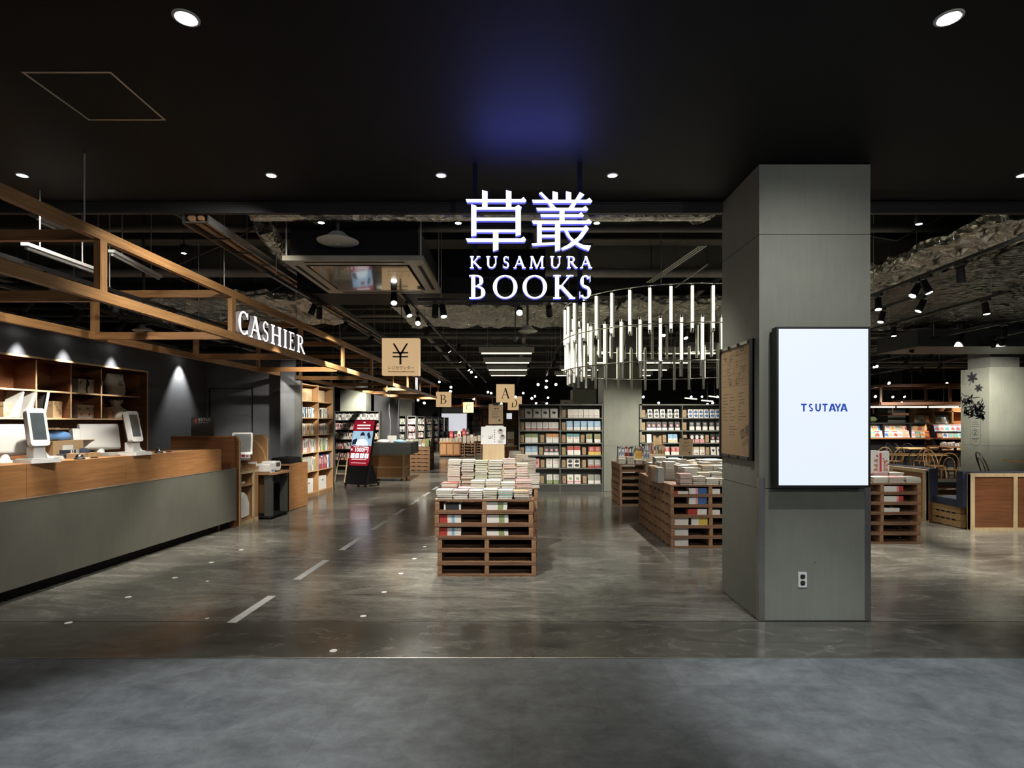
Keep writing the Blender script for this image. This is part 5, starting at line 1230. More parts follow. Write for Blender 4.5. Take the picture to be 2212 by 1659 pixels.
# cable tray with lagged copper pipes
xa, xb = -3.16, -3.06; zt_ = Zp(458, 5.2)
g = thing('cable_tray', 'steel cable tray with copper pipes running into the shop on the left', 'cable tray', (xa, 5.5, zt_))
MB().box(0, .012, 0, 22, 0, .08).box(.24, .252, 0, 22, 0, .08).build('side_rail', 'alu', g)
for k in range(44): MB().box(.012, .24, k * .5, k * .5 + .03, .01, .02).build('tray_rung', 'dgrey', g)
m = MB()
for x, r, z in ((.08, .035, .06), (.17, .028, .055)): m.tube([(x + rr.uniform(-.01, .01), i * .6, z + rr.uniform(-.004, .012)) for i in range(36)], r, 8)
m.build('refrigerant_pipe', 'copper', g)
for k in range(6):
    for x in (.0, .25): MB().cyl((x, .8 + 3.4 * k, .0), (x, .8 + 3.4 * k, ZS - zt_), .006, n=6).build('hanging_rod', 'lgrey', g)
tag(MB().box(0, .05, 0, 20, 0, .03).build('cable_channel', 'dgrey', None, (xa - .35, 5.6, zt_ + .25)), 'dark cable channel beside the copper pipe tray', 'cable channel')
# unlit batten lights over the cashier
for k, (p0, p1, Y0, lb) in enumerate((((52, 530), (205, 585), 5.0, 'unlit white strip light over the cashier, nearer and lower one'), ((84, 474), (150, 503), 5.6, 'short unlit white strip light high over the cashier'), ((240, 545), (345, 600), 5.9, 'unlit grey strip light over the cashier behind the first canopy post'))):
    x0 = Xp(p0[0], Y0); z = Zp(p0[1], Y0); Y1 = (HC - z) * F / (p1[1] - HY); x1 = Xp(p1[0], Y1)
    L = sqrt((x1 - x0) ** 2 + (Y1 - Y0) ** 2); g = thing('strip_light', lb, 'strip light', (x0, Y0, z), atan2(Y1 - Y0, x1 - x0))
    MB().box(0, L, -.03, .03, 0, .03).build('batten_body', 'white', g); MB().cyl((.02, 0, -.018), (L - .02, 0, -.018), .014, n=10).build('tube', 'lgrey', g)
    for u in (.2, .8): MB().cyl((L * u, 0, .03), (L * u, 0, ZS - z), .006, n=6).build('hanging_rod', 'lgrey', g)

# ---- ceiling air conditioner
zA = 3.25; ax0, ax1, ay0, ay1 = -2.33, -.90, 5.82, 7.30
g = thing('ceiling_air_conditioner', 'square ceiling air conditioner with a shiny beige panel left of the sign', 'air conditioner', ((ax0 + ax1) / 2, (ay0 + ay1) / 2, zA)); a, c = (ax1 - ax0) / 2, (ay1 - ay0) / 2
M['acframe'] = plain('beige_frame', (.30, .275, .21), .4)
M['acpanel'] = plain('glossy_beige', (.17, .155, .12), .10, 0.0, .03, spec=.9, coat=.7)
MB().box(-a + .06, a - .06, -c + .06, c - .06, .05, .37).build('housing', 'blackm', g)
m = MB(); e = .17
m.box(-a, a, -c, -c + e, 0, .05).box(-a, a, c - e, c, 0, .05).box(-a, -a + e, -c + e, c - e, 0, .05).box(a - e, a, -c + e, c - e, 0, .05); m.build('panel_frame', 'acframe', g)
MB().box(-a + e + .03, a - e - .03, -c + e + .03, c - e - .03, -.004, .03).build('intake_panel', 'acpanel', g)
MB().box(-a + e, a - e, -c + e, c - e, .03, .05).build('shadow_gap', 'blackm', g)
for sx in (-1, 1): MB().box(min(sx * (a - .05), sx * (a - .09)), max(sx * (a - .05), sx * (a - .09)), -c + .2, c - .2, -.002, .01).build('air_slot', 'blackm', g)
for sy in (-1, 1): MB().box(-a + .2, a - .2, min(sy * (c - .05), sy * (c - .09)), max(sy * (c - .05), sy * (c - .09)), -.002, .01).build('air_slot', 'blackm', g)
for sx in (-1, 1):
    for sy in (-1, 1): MB().cyl((sx * (a - .03), sy * (c - .03), .05), (sx * (a - .03), sy * (c - .03), ZS - zA), .008, n=8).build('hanging_rod', 'lgrey', g)
# black exposed box behind the fascia over it
tag(MB().box(-2.9, .45, 7.75, 8.5, 3.35, 3.95).build('duct', 'blackm'), 'matt black box duct behind the ceiling air conditioner', 'duct')
# round diffusers
def disc(label, px, py, Y, r):
    z = Zp(py, Y); g = thing('round_diffuser', label, 'air diffuser', (Xp(px, Y), Y, z))
    MB().lathe([(r, 0.012), (r * .9, 0), (r * .3, -.006), (.001, -.008)], n=28).build('diffuser_plate', 'offwhite', g)
    MB().lathe([(r, .012), (r * .6, .05), (r * .3, .1)], n=20).build('diffuser_cone', 'offwhite', g)
    MB().cyl((0, 0, .1), (0, 0, ZS - z), .02, n=10).build('drop_pipe', 'dgrey', g); MB().cyl((0, 0, -.006), (0, 0, -.03), .02, n=10).build('centre_knob', 'lgrey', g)
disc('round white ceiling diffuser above the air conditioner', 730, 524, 5.72, .205)
disc('round pale diffuser hanging on a rod left of the tube lights', 1140, 717, 9.4, .165)
disc('small pale round plate over the cashier canopy', 310, 716, 8.6, .15)
g = thing('dome_camera', 'small dome security camera hanging near the round diffuser', 'camera', (Xp(1113, 9.4), 9.4, Zp(732, 9.4)))
MB().lathe([(.045, .03), (.045, 0), (.035, -.02), (.02, -.04), (.001, -.045)], n=16).build('camera_dome', 'screen', g); MB().cyl((0, 0, .03), (0, 0, ZS - Zp(732, 9.4)), .010, n=8).build('drop_pipe', 'dgrey', g)
# recessed lights on the black box / slab side
for px, py, Y, lb in ((694, 481, 6.6, 'small ceiling spot above the round diffuser'), (990, 482, 6.6, 'small ceiling spot left of the first sign character'), (1289, 482, 6.6, 'small ceiling spot right of the second sign character'), (397, 547, 8.5, 'small ceiling spot between the canopy and the cable tray'), (1985, 484, 6.9, 'small ceiling spot right of the entrance column'), (118, 481, 7.2, 'dim ceiling spot above the near canopy')):
    z = Zp(py, Y); g = thing('ceiling_spot', lb, 'ceiling light', (Xp(px, Y), Y, z))
    MB().lathe([(.05, .12), (.05, 0), (.042, -.004), (.036, .0)], n=16).build('spot_can', 'black', g); MB().cyl((0, 0, 0), (0, 0, -.003), .034, n=16).build('lens', 'lamp', g)
    MB().cyl((0, 0, .12), (0, 0, ZS - z), .01, n=8).build('drop_pipe', 'dgrey', g)

# ---- lighting tracks with spotlights
N_SP = [0]
def spotlight(label, X, Y, z, aim, watts=0, lens=True, s=1.0, ang=48, col=(1, .93, .8), group=None, rod=False):
    g = thing('track_spotlight', label, 'spotlight', (X, Y, z), 0, group)
    MB().box(-.018, .018, -.07, .07, -.03, 0).build('track_adapter', 'black', g)
    MB().cyl((0, 0, -.03), (0, 0, -.085), .009, n=8).build('arm', 'black', g)
    d = Vector(aim).normalized(); p = Vector((0, 0, -.12))
    MB().cyl(p - d * .075 * s, p + d * .085 * s, .038 * s, .043 * s, n=16).build('spot_can', 'blackm', g)
    if lens: MB().cyl(p + d * .083 * s, p + d * .0875 * s, .036 * s, n=16).build('lens', 'lamp', g)
    if rod: MB().cyl((0, 0, 0), (0, 0, ZS - z), .006, n=6).build('drop_rod', 'dgrey', g)
    if watts: spot(g, tuple(p + d * .11), d, watts, ang, .75, col, .035)
    return g
def track(label, X0, Y0, X1, Y1, z, words, items):
    """items: (px, aim, watts, lens) at image column px"""
    m = MB(); d = Vector((X1 - X0, Y1 - Y0, 0)).normalized(); nrm = Vector((-d.y, d.x, 0)) * .018
    pts = [(X0 - nrm.x, Y0 - nrm.y), (X1 - nrm.x, Y1 - nrm.y), (X1 + nrm.x, Y1 + nrm.y), (X0 + nrm.x, Y0 + nrm.y)]
    g = thing('lighting_track', label, 'lighting track', (0, 0, 0)); m.prism(pts, z, z + .035, 'z').build('track_rail', 'black', g)
    L = (Vector((X1, Y1)) - Vector((X0, Y0))).length
    for k in range(int(L / 2.2) + 1):
        p = Vector((X0, Y0, 0)) + d * min(L - .05, .3 + 2.2 * k); MB().cyl((p.x, p.y, z + .035), (p.x, p.y, ZS), .005, n=6).build('hanging_rod', 'lgrey', g)
    for k, (px, aim, w, ln) in enumerate(items):
        kx = (px - CX) / F; den = (X1 - X0) - kx * (Y1 - Y0); u = (kx * Y0 - X0) / den; u = max(0, min(1, u))
        spotlight(f'black spotlight on the {words}, {ORD[k]} from the camera', X0 + (X1 - X0) * u, Y0 + (Y1 - Y0) * u, z, aim, w, ln, group='spotlights on the ' + words)
ZT = 3.3
dn = (0, -.1, -1)
track('black lighting track running into the shop left of the sign letters', -1.50, 6.9, -1.08, 24, ZT, 'track left of the sign letters',
      [(851, (.1, -.5, -.8), 90, True), (880, (.4, -.3, -.9), 150, True), (903, (.1, -.8, -.6), 120, True), (925, (-.6, .55, -.7), 230, True), (966, (.6, .2, -.8), 90, True), (990, (.5, .3, -.8), 110, True), (1010, (.5, -.2, -.8), 0, True), (1018, (.1, -.9, -.4), 60, True), (1027, (.2, -.6, -.7), 0, True)])
track('black lighting track above the nearest pallets, running toward the grey bookcase', .98, 9.8, 1.25, 21, ZT, 'track above the grey bookcase', [(1203, (.1, .7, -.6), 480, True), (1196, (-.1, .5, -.8), 0, False), (1187, (.1, .7, -.7), 150, True), (1180, (0, -.8, -.5), 0, True), (1172, (.2, -.8, -.5), 60, True)])
track('black lighting track across the sign letters, left to right', -1.2, 7.3, .9, 7.3, 3.15, 'short cross track behind the sign letters', [(940, (0, -.3, -.9), 0, False), (957, (.15, -.30, -.9), 190, True), (1122, (.0, -.9, -.5), 60, True), (1186, (.1, .8, -.5), 160, True)])
track('black lighting track through the ring of tube lights', 2.6, 9.9, 3.6, 10.6, ZT, 'track inside the ring of tube lights', [(1405, (.0, -.5, -.85), 330, True), (1478, (.2, -.5, -.85), 300, True)])
track('nearest black lighting track right of the entrance column', 4.5, 7.2, 6.7, 7.55, ZT, 'nearest right hand track', [(1897, (-.1, -.1, -1), 260, True), (1975, (-.5, -.2, -.8), 200, True), (2000, (.4, -.1, -.9), 170, True), (2075, (.2, .5, -.9), 0, False)]) if False else None
def rtrack(label, p0, p1, words, items, z=ZT):
    Y0 = (HC - z) * F / (p0[1] - HY); Y1 = (HC - z) * F / (p1[1] - HY); track(label, Xp(p0[0], Y0), Y0, Xp(p1[0], Y1), Y1, z, words, items)
rtrack('nearest black lighting track right of the entrance column', (2230, 508), (1850, 654), 'nearest right hand track', [(2075, (.3, .3, -.9), 0, False), (2000, (.3, -.2, -.9), 190, True), (1978, (-.5, -.1, -.8), 150, True), (1897, (-.1, -.2, -1), 230, True)])
rtrack('second black lighting track right of the entrance column', (2015, 632.5), (1850, 684), 'second right hand track', [(1990, (-.4, .1, -.9), 0, True), (1905, (-.3, -.1, -.9), 130, True)])
rtrack('third black lighting track right of the entrance column', (2181, 632.5), (1850, 722), 'third right hand track', [(2129, (.1, -.1, -1), 230, True), (1930, (0, -.1, -1), 150, True)])
rtrack('fourth black lighting track right of the entrance column', (2260, 681), (1850, 766), 'fourth right hand track', [(2170, (.4, .5, -.7), 0, False), (1972, (-.2, .3, -.9), 120, False), (1917, (0, -.5, -.8), 0, False)])
rtrack('fifth black lighting track right of the entrance column', (2260, 708), (1850, 788), 'fifth right hand track', [(2165, (.52, .8, -.30), 260, False), (2147, (.5, .8, -.5), 200, False), (2012, (-.2, .6, -.7), 200, True), (1960, (-.2, .4, -.8), 0, False), (1891, (-.1, -.9, -.4), 60, True), (1884, (.1, -.9, -.4), 0, True)])
rtrack('sixth black lighting track right of the entrance column', (2160, 760), (1870, 812), 'sixth right hand track', [(2030, (-.2, .5, -.8), 0, False), (1990, (.1, .6, -.7), 180, True)])
track('black lighting track between the timber canopy and the navy wall', -5.75, 4.8, -5.2, 12.2, 3.10, 'track beside the navy wall', [(60, (-.66, .12, -.62), 255, False), (170, (-.66, .12, -.62), 255, False), (262, (-.66, .10, -.62), 255, False), (318, (-.3, .3, -.9), 170, False), (440, (-.1, .6, -.7), 110, False), (520, (.7, .5, -.75), 110, False)])
track('black lighting track added inside the canopy above the counter', -4.35, 3.6, -4.2, 8.6, 3.0, 'added track inside the canopy', [(-60, (-.1, .2, -1), 75, False), (110, (-.15, .2, -1), 75, False), (250, (-.15, .1, -1), 75, False), (372, (0, .25, -1), 60, False)])  # track and spotlights added to brighten the tills and worktop
track('black lighting track beside the copper pipe tray', -2.8, 6.5, -2.45, 20, ZT, 'track beside the copper pipe tray', [(676, (-.35, -.1, -.9), 150, False), (690, (-.2, .5, -.8), 150, False), (745, (-.42, .75, -.38), 260, True), (800, (-.5, .5, -.5), 220, True), (893, (.2, .5, -.8), 170, True), (905, (.2, -.8, -.5), 0, True)])
# scallops on the navy wall: small spots close to the wall
for k, px in enumerate((-120, 40, 140, 243, 389)):
    s_ = s_at(px, TW + .02); p = czw(TW + .17, s_, 2.62)
    gw = spotlight(f'small black spotlight washing the navy wall, {ORD[k]} from the camera', p.x, p.y, 3.12, tuple(Matrix.Rotation(AZ, 3, 'Z') @ Vector((-.17, 0, -1))), 55 if k < 4 else 105, True, .7, 56 if k < 4 else 66, (1, .97, .92), 'spotlights washing the navy wall'); MB().box(-.16, 0, -.01, .01, -.02, .0).build('wall_arm', 'black', gw, (0, 0, 0), (0, 0, AZ))
# far and scattered spotlights seen as bright dots
DOTS = [(949, 823, 26), (974, 834, 23), (974, 843, 30), (1024, 859, 30), (1054, 845, 25), (1061, 847, 25), (1083, 870, 34), (1113, 855, 24), (1131, 847, 26), (1162, 828, 21), (1179, 834, 20), (1200, 828, 22), (1149, 858, 30), (1155, 854, 28), (1183, 857, 28), (1157, 869, 36), (1181, 869, 36), (1294, 828, 21), (1389, 855, 24), (1422, 868, 33), (1492, 855, 26), (1515, 855, 28), (1548, 855, 25), (1527, 871, 36), (1537, 868, 33), (904, 862, 33), (918, 868, 30), (914, 875, 38), (1925, 855, 24), (1950, 855, 26), (1888, 854, 22), (2041, 826, 21), (1916, 825, 21), (1946, 866, 29)]
for k, (px, py, Y) in enumerate(DOTS):
    side_ = 'left third' if px < 1000 else ('middle' if px < 1330 else ('right of the second column' if px < 1600 else 'far right'))
    z = Zp(py, Y); s = 1.35 if Y < 30 else 1.8
    g = spotlight(f'tiny glowing spotlight deep in the shop, {side_} of the photo', Xp(px, Y), Y, z + .12, (rr.uniform(-.15, .15), -.9, -.45), 150 if k % 3 == 0 else 0, True, s, 60, group=f'distant glowing spotlights, {side_}')
    MB().cyl((0, 0, 0), (0, 0, ZS - z - .12), .006, n=6).build('drop_rod', 'dgrey', g)
# general fill: extra spotlights added to brighten the dark rear aisles
for k, (X, Y, aim, w) in enumerate(((-4.2, 18, (-.3, .5, -.8), 260), (-5.2, 21, (-.2, .6, -.8), 240), (-3.2, 23, (-.1, .4, -.9), 260), (-3, 28, (0, .4, -.9), 300), (-4.6, 27, (-.4, .6, -.7), 300), (4.4, 11.0, (-.2, .55, -.75), 220), (2.6, 10.7, (-.1, .6, -.75), 160), (7.2, 18, (0, .5, -.8), 300), (10.5, 19, (0, .5, -.8), 320), (13.2, 19, (0, .5, -.8), 300), (16, 20, (0, .4, -.9), 300), (9, 15.5, (.0, .2, -1), 200), (12.8, 12.0, (-.2, .6, -.8), 150), (3.2, 17, (0, .3, -1), 250), (.5, 17, (-.2, -.2, -1), 240), (-1.2, 13, (-.1, .1, -1), 220), (-2.6, 15.2, (-.3, .3, -1), 260), (-4.6, 20.5, (-.3, .8, -.6), 300), (-3.6, 16.8, (.2, .7, -.7), 300), (-4.2, 24, (-.1, .8, -.6), 320), (-5.0, 26, (0, .6, -.7), 280), (-1.2, 24, (-.2, .6, -.7), 300), (6.5, 13, (.2, .5, -.8), 320), (9.0, 11.5, (.1, .5, -.8), 300), (11, 16, (0, .7, -.6), 360), (14, 17, (0, .7, -.6), 360), (17.5, 18, (0, .7, -.6), 360), (20, 24, (0, .7, -.6), 360), (8, 7.2, (-.1, .1, -1), 200))):
    spotlight(f'added fill spotlight hanging among the dark pipes over the {"left" if X < -1.5 else ("middle" if X < 5.2 else "right hand")} rear aisles', X, Y, 3.45, aim, w, False, 1.0, 75, rod=True, group='added spotlights over the ' + ('left' if X < -1.5 else ('middle' if X < 5.2 else 'right hand')) + ' rear aisles')

# ---- ring of tube lights
RXc, RYc, RR_, RZ_ = 2.43, 8.91, 1.61, 3.38
g = thing('ring_chandelier', 'big ring chandelier of upright glowing tubes hanging behind the sign', 'chandelier', (RXc, RYc, RZ_))
N = 38
def ring(z, r, rad): return MB().tube([(r * cos(2 * pi * k / 64), r * sin(2 * pi * k / 64), z) for k in range(64)], rad, 6, closed=True)
ring(.0, RR_ + .02, .011).build('hoop', 'chrome', g); ring(-.50, RR_ + .02, .009).build('hoop', 'chrome', g); ring(-.98, RR_ + .02, .009).build('hoop', 'chrome', g)
def tube_fit(a, z1, r):
    c, s = cos(a), sin(a); x, y = r * c, r * s
    MB().cyl((x - c * .036, y - s * .036, z1 - .03), (x - c * .036, y - s * .036, z1 - (.62 if z1 > -.2 else .78)), .0235, n=8).build('batten_body', 'batten', g)
    MB().cyl((x, y, z1 - .03), (x, y, z1 - .57), .0180, n=10).build('lit_tube', 'tube', g)
    MB().cyl((x, y, z1 + .005), (x, y, z1 - .03), .02, n=10).build('end_cap', 'chrome', g); MB().cyl((x, y, z1 - .57), (x, y, z1 - .605), .02, n=10).build('end_cap', 'chrome', g)
for k in range(N): tube_fit(2 * pi * k / N, 0.0, RR_); tube_fit(2 * pi * (k + .5) / N, -.40, RR_ - .02)
for k in range(6): a = 2 * pi * k / 6 + .2; MB().cyl((RR_ * cos(a), RR_ * sin(a), 0), (RR_ * cos(a), RR_ * sin(a), ZS - RZ_), .006, n=6).build('hanging_wire', 'alu', g)
for k in range(10): a = rr.uniform(0, 6.28); MB().tube([((RR_ - .1) * cos(a + .02 * i), (RR_ - .1) * sin(a + .02 * i), -.1 - .16 * i + .03 * rr.uniform(-1, 1)) for i in range(5)], .007, 6).build('lead_cable', 'black', g)

# ---- linear lights
ZLN = 3.28; nl = 0
for j, X in enumerate((-.13, 2.15, 4.25)):
    for i, Y in enumerate((13.7, 15.85, 18.0, 20.1)):
        g = thing('linear_light', f'hanging glowing strip light, {ORD[i]} from the camera in the {("left", "middle", "right")[j]} column of strip lights', 'strip light', (X, Y, ZLN), 0, 'hanging strip lights beyond the sign')
        MB().prism([(-.03, .004), (-.075, .13), (.075, .13), (.03, .004)], -.66, .66, 'x').build('reflector', 'lgrey', g)
        MB().cyl((-.6, 0, -.016), (.6, 0, -.016), .017, n=10).build('lit_tube', 'strip', g)
        for u in (-.45, .45): MB().cyl((u, 0, .13), (u, 0, ZS - ZLN), .006, n=6).build('hanging_rod', 'lgrey', g)
for i, (px0, px1, py) in enumerate(((1480, 1512, 861), (1532, 1556, 857), (1516, 1545, 866))):
    Y = 26; x0, x1 = Xp(px0, Y), Xp(px1, Y); z = Zp(py, Y)
    g = thing('linear_light', f'distant slanted strip light above the right hand bookcase, {ORD[i]} from the left', 'strip light', (x0, Y, z), .9); MB().box(0, 1.4, -.03, .03, 0, .05).build('lit_tube', 'strip', g)
    MB().cyl((.7, 0, .05), (.7, 0, ZS - z), .006, n=6).build('hanging_rod', 'lgrey', g)
for i in range(4):
    Y = 23; x0 = Xp(1868, Y) + i * 1.28; z = Zp(881, Y)
    g = thing('linear_light', f'glowing strip light in a row above the magazine rack, {ORD[i]} from the left', 'strip light', (x0, Y, z), 0, 'strip lights above the magazine rack')
    MB().box(.02, 1.2, -.03, .03, 0, .06).build('lit_tube', 'strip', g); MB().box(0, 1.25, -.03, .03, .065, .16).build('batten_body', 'dgrey', g)
    MB().cyl((.6, 0, .16), (.6, 0, ZS - z), .006, n=6).build('hanging_rod', 'lgrey', g)

# ================================================================== seating area on the right
YBn = 8.5; XB = Xp(2097, YBn)
g = thing('booth_partition', 'low booth partition with brown panels in a pale pine frame, right edge of the photo', 'partition', (XB, YBn, 0)); L, ph = 3.3, .86
MB().box(0, L, .012, .06, .02, ph - .02).build('infill_panel', 'plyd', g)
for z0, z1 in ((0, .05), (ph - .055, ph)): MB().box(0, L, 0, .07, z0, z1).build('rail', 'pine', g)
for k in range(6): MB().box(.665 * k - (.0 if k == 0 else .03), .665 * k + (.06 if k == 0 else .03), -.001, .071, .05, ph - .055).build('stile', 'pine', g) if .665 * k < L else None
MB().rbox(-.06, L, .075, .20, .33, ph + .012, .02, axis='x').build('back_cushion', 'navyf', g); MB().box(0, L, .0, .075, ph, ph + .01).build('top_cap', 'navyf', g)
g = thing('booth_bench', 'pallet wood booth bench with a navy seat cushion', 'bench', (XB + .02, YBn + .22, 0)); 
for k in range(3): 
    z = .105 * k + .01; MB().box(0, .05, 0, .58, z, z + .098).box(.05, 2.6, 0, .02, z, z + .098).box(.05, 2.6, .56, .58, z, z + .098).build('slat', 'bench', g)
for k in range(2):
    for i in range(4): y = .1 + .11 * i; MB().box(-.001, .004, y, y + .075, .098 + .105 * k, .122 + .105 * k).build('notch', 'blackm', g)
MB().rbox(-.005, 2.6, -.01, .60, .325, .43, .025, axis='x').build('seat_cushion', 'navyf', g)
g = thing('booth_partition', 'low booth partition running into the depth, with a navy padded end', 'partition', (Xp(2014, 9.3), 9.3, 0)); L = 4.2
MB().box(-.10, -.06, .0, L, .02, .82).build('infill_panel', 'ply', g)
for z0, z1 in ((0, .05), (.79, .845)): MB().box(-.115, -.055, 0, L, z0, z1).build('rail', 'pine', g)
for k in range(6): MB().box(-.116, -.054, .8 * k, .8 * k + .06, .05, .79).build('stile', 'pine', g)
MB().rbox(-.054, .09, .0, L, .34, .865, .02, axis='y').build('back_cushion', 'navyf', g); MB().box(-.054, .07, .0, L, .0, .34).build('bench_side', 'plyd', g)
g = thing('low_slat_bench', 'low brown slatted bench beyond the navy seat', 'bench', (XB + .1, 10.4, 0))
for k in range(3): MB().box(0, 2.4, 0, .05, .06 + .12 * k, .15 + .12 * k).build('slat', 'plyd', g)
MB().box(0, 2.4, 0, .6, .42, .45).build('seat_board', 'plyd', g); MB().rbox(0, 2.4, .0, .62, .451, .53, .02, axis='x').build('seat_cushion', 'dgrey', g); MB().box(0, .05, .05, .6, 0, .42).box(2.35, 2.4, .05, .6, 0, .42).build('leg', 'plyd', g)

# ---- bentwood chairs
def chair_proto(mat, seatmat):
    t = thing('bentwood_chair', 'chair', 'chair')
    MB().lathe([(.19, .44), (.205, .45), (.205, .465), (.18, .472), (.001, .468)], n=24).build('seat', seatmat, t)
    for sx in (-1, 1): MB().tube([(sx * .14, -.14, .445), (sx * .16, -.165, .22), (sx * .175, -.19, 0)], [.017, .015, .011], 8).build('leg', mat, t)
    for sx in (-1, 1): MB().tube([(sx * .14, .13, .445), (sx * .155, .17, .22), (sx * .17, .22, 0)], [.017, .015, .011], 8).build('leg', mat, t)
    def hoop(w, h, y0, y1, n=15): return [(w * cos(pi * k / (n - 1)), y0 + (y1 - y0) * sin(pi * k / (n - 1)) ** .7, .45 + h * max(0, sin(pi * k / (n - 1))) ** .62) for k in range(n)]
    MB().tube(hoop(.20, .42, .12, .26), .0125, 8).build('back_hoop', mat, t); MB().tube(hoop(.115, .31, .15, .235), .010, 8).build('inner_hoop', mat, t)
    MB().tube([(.165 * cos(2 * pi * k / 24), .165 * sin(2 * pi * k / 24), .22) for k in range(24)], .008, 6, closed=True).build('leg_ring', mat, t)
    return t
M['bent'] = plain('bent_beech', (.36, .20, .085), .35, var=.15); M['bentd'] = plain('bent_black', (.02, .018, .016), .3)
ca = chair_proto('bent', 'bent'); cb = chair_proto('bentd', 'bentd')
spots = [(1907, 17.6, 2.8), (1930, 17.2, 3.4), (1992, 17.4, 3.0), (2026, 17.4, 3.3), (1916, 14.4, .5), (1992, 14.0, .2), (2021, 15.4, .1), (2048, 14.2, 2.6)]
for k, (px, Y, rz) in enumerate(spots):
    row = 'behind the long table' if Y > 16 else 'in front of the long table'
    lb = f'light bentwood chair {row}, {ORD[k if k < 4 else k - 4]} from the left'
    loc = (Xp(px, Y), Y, 0)
    if k == 0: ca.location = loc; ca.rotation_euler = (0, 0, rz); ca['label'] = lb; ca['group'] = 'light bentwood chairs'
    else: dup(ca, loc, rz, lb, 'light bentwood chairs')
cb.location = (Xp(2145, 12.6), 12.6, 0.0); cb.rotation_euler = (0, 0, R(70)); cb['label'] = 'black bentwood chair beside the column with the plant drawing'; cb.scale = (1.1, 1.1, 1.1)
for k, (px, Y) in enumerate(((1933, 20.6), (1950, 20.4), (1963, 20.6))): dup(cb, (Xp(px, Y), Y, 0), .4 + k, f'black bentwood chair deep behind the light chairs, {ORD[k]} from the left', 'black bentwood chairs far back').scale = (1, 1, 1)
def table(label, x0, x1, y0, y1, z, top='bench', legs=((.2, .5), (.8, .5))):
    g = thing('cafe_table', label, 'table', ((x0 + x1) / 2, (y0 + y1) / 2, 0)); w, d = (x1 - x0) / 2, (y1 - y0) / 2
    MB().rbox(-w, w, -d, d, z - .035, z, .04).build('tabletop', top, g)
    for u, v in legs:
        x = -w + 2 * w * u; MB().cyl((x, 0, .02), (x, 0, z - .035), .04, n=12).build('pedestal', 'black', g); MB().lathe([(.24, 0), (.24, .012), (.05, .03), (.04, .04)], (x, 0, 0), n=18).build('foot', 'black', g)
table('long light wood table among the bentwood chairs', Xp(1880, 16), Xp(2085, 16), 15.7, 16.5, .74)
table('second long table farther back under the magazine rack', Xp(1950, 19.5), Xp(2050, 19.5), 19.2, 19.9, .76)
table('wood table in front of the plant drawing column, cut by the right edge', 11.05, 12.8, 12.3, 12.95, .78)
table('brown table at the foot of the far shelves on the right', Xp(2035, 18.5), Xp(2090, 18.5), 18.4, 19.2, .84, 'plyd')

# ---- magazine rack
Yr = 21.0; x0, x1 = Xp(1862, Yr), Xp(2010, Yr)
g = thing('magazine_rack', 'long black magazine rack with bright covers below the strip lights', 'rack', (x0, Yr, 0)); w = x1 - x0
MB().box(0, w, .0, .45, 1.57, 1.62).build('top_board', 'blackm', g); MB().box(0, w, .30, .45, 0, 1.57).build('back_panel', 'blackm', g)
MB().box(0, w, -.12, .3, 1.02, 1.07).build('shelf_board', 'plyd', g); MB().box(0, w, .12, .3, 1.07, 1.298).build('riser', 'blackm', g); MB().box(0, w, .0, .3, .55, .58).build('shelf_board', 'blackm', g)
for px in (1910, 1968): x = Xp(px, Yr) - x0; MB().box(x - .03, x + .03, .02, .3, 1.07, 1.57).build('divider', 'blackm', g)
g2 = thing('magazine_table', 'white topped magazine stand at the right end of the black rack', 'rack', (x1 + .02, Yr - .4, 0)); w2 = Xp(2090, Yr - .4) - x1
MB().box(0, w2, -.1, .4, 1.02, 1.07).build('shelf_board', 'plyd', g2); MB().box(0, w2, .3, .4, 0, 1.5).build('back_panel', 'blackm', g2); MB().box(.0, w2, -.05, .3, .62, .65).build('shelf_board', 'plyd', g2); MB().box(0, w2, .12, .3, 1.07, 1.298).build('riser', 'blackm', g2)
MGC = ['w', 'w', 'lb', 'pk', 'cr', 'w', 'rd', 'gr', 'te', 'ye', 'w', 'or_']
rr = random.Random(33); MM = {}
def mag(label, x, y, z, w, h, c, c2, grp, tilt=-14):
    k = (w, h, c, c2)
    if k not in MM:
        m = MB(); m.box(-w / 2, w / 2, 0, .006, 0, h); m.box(-w * .44, w * .44, -.001, 0, h * .80, h * .94, 1); a = .2 + .1 * (len(MM) % 4)
        m.add([(-w * a, -.001, h * .2), (w * .3, -.001, h * .12), (w * .36, -.001, h * .5), (w * .05, -.001, h * .68), (-w * .3, -.001, h * .52)], [(0, 1, 2, 3, 4)], 1); MM[k] = m.mesh('magazine', ['bk_' + c, 'bk_' + c2])
    o = link('magazine', MM[k], None, (x, y, z), (R(tilt), 0, 0)); tag(o, label, 'magazine', grp)
for r_, (yy, zz) in enumerate(((Yr + .17, 1.30), (Yr + .02, 1.072))):
    n = 15
    for k in range(n):
        x = x0 + .1 + (w - .2) * k / (n - 1); c = MGC[rr.randrange(12)]; c2 = rr.choice([v for v in ('rd', 'bl', 'pk', 'gy', 'or_', 'tn') if v != c])
        nm = 'upper' if r_ == 0 else 'lower'; mag(f'magazine standing cover out in the {nm} row of the black magazine rack', x, yy, zz, .21, .26, c, c2, f'magazines in the {nm} row of the black rack')
for r_, (yy, zz) in enumerate(((Yr - .18, 1.30), (Yr - .32, 1.072))):
    for k in range(7):
        x = x1 + .12 + .19 * k; c = MGC[rr.randrange(12)]; c2 = rr.choice([v for v in ('rd', 'bl', 'pk', 'gr', 'te') if v != c])
        nm = 'upper' if r_ == 0 else 'lower'; mag(f'magazine standing cover out in the {nm} row of the stand right of the black rack', x, yy, zz, .2, .25, c, c2, f'magazines in the {nm} row of the right stand')
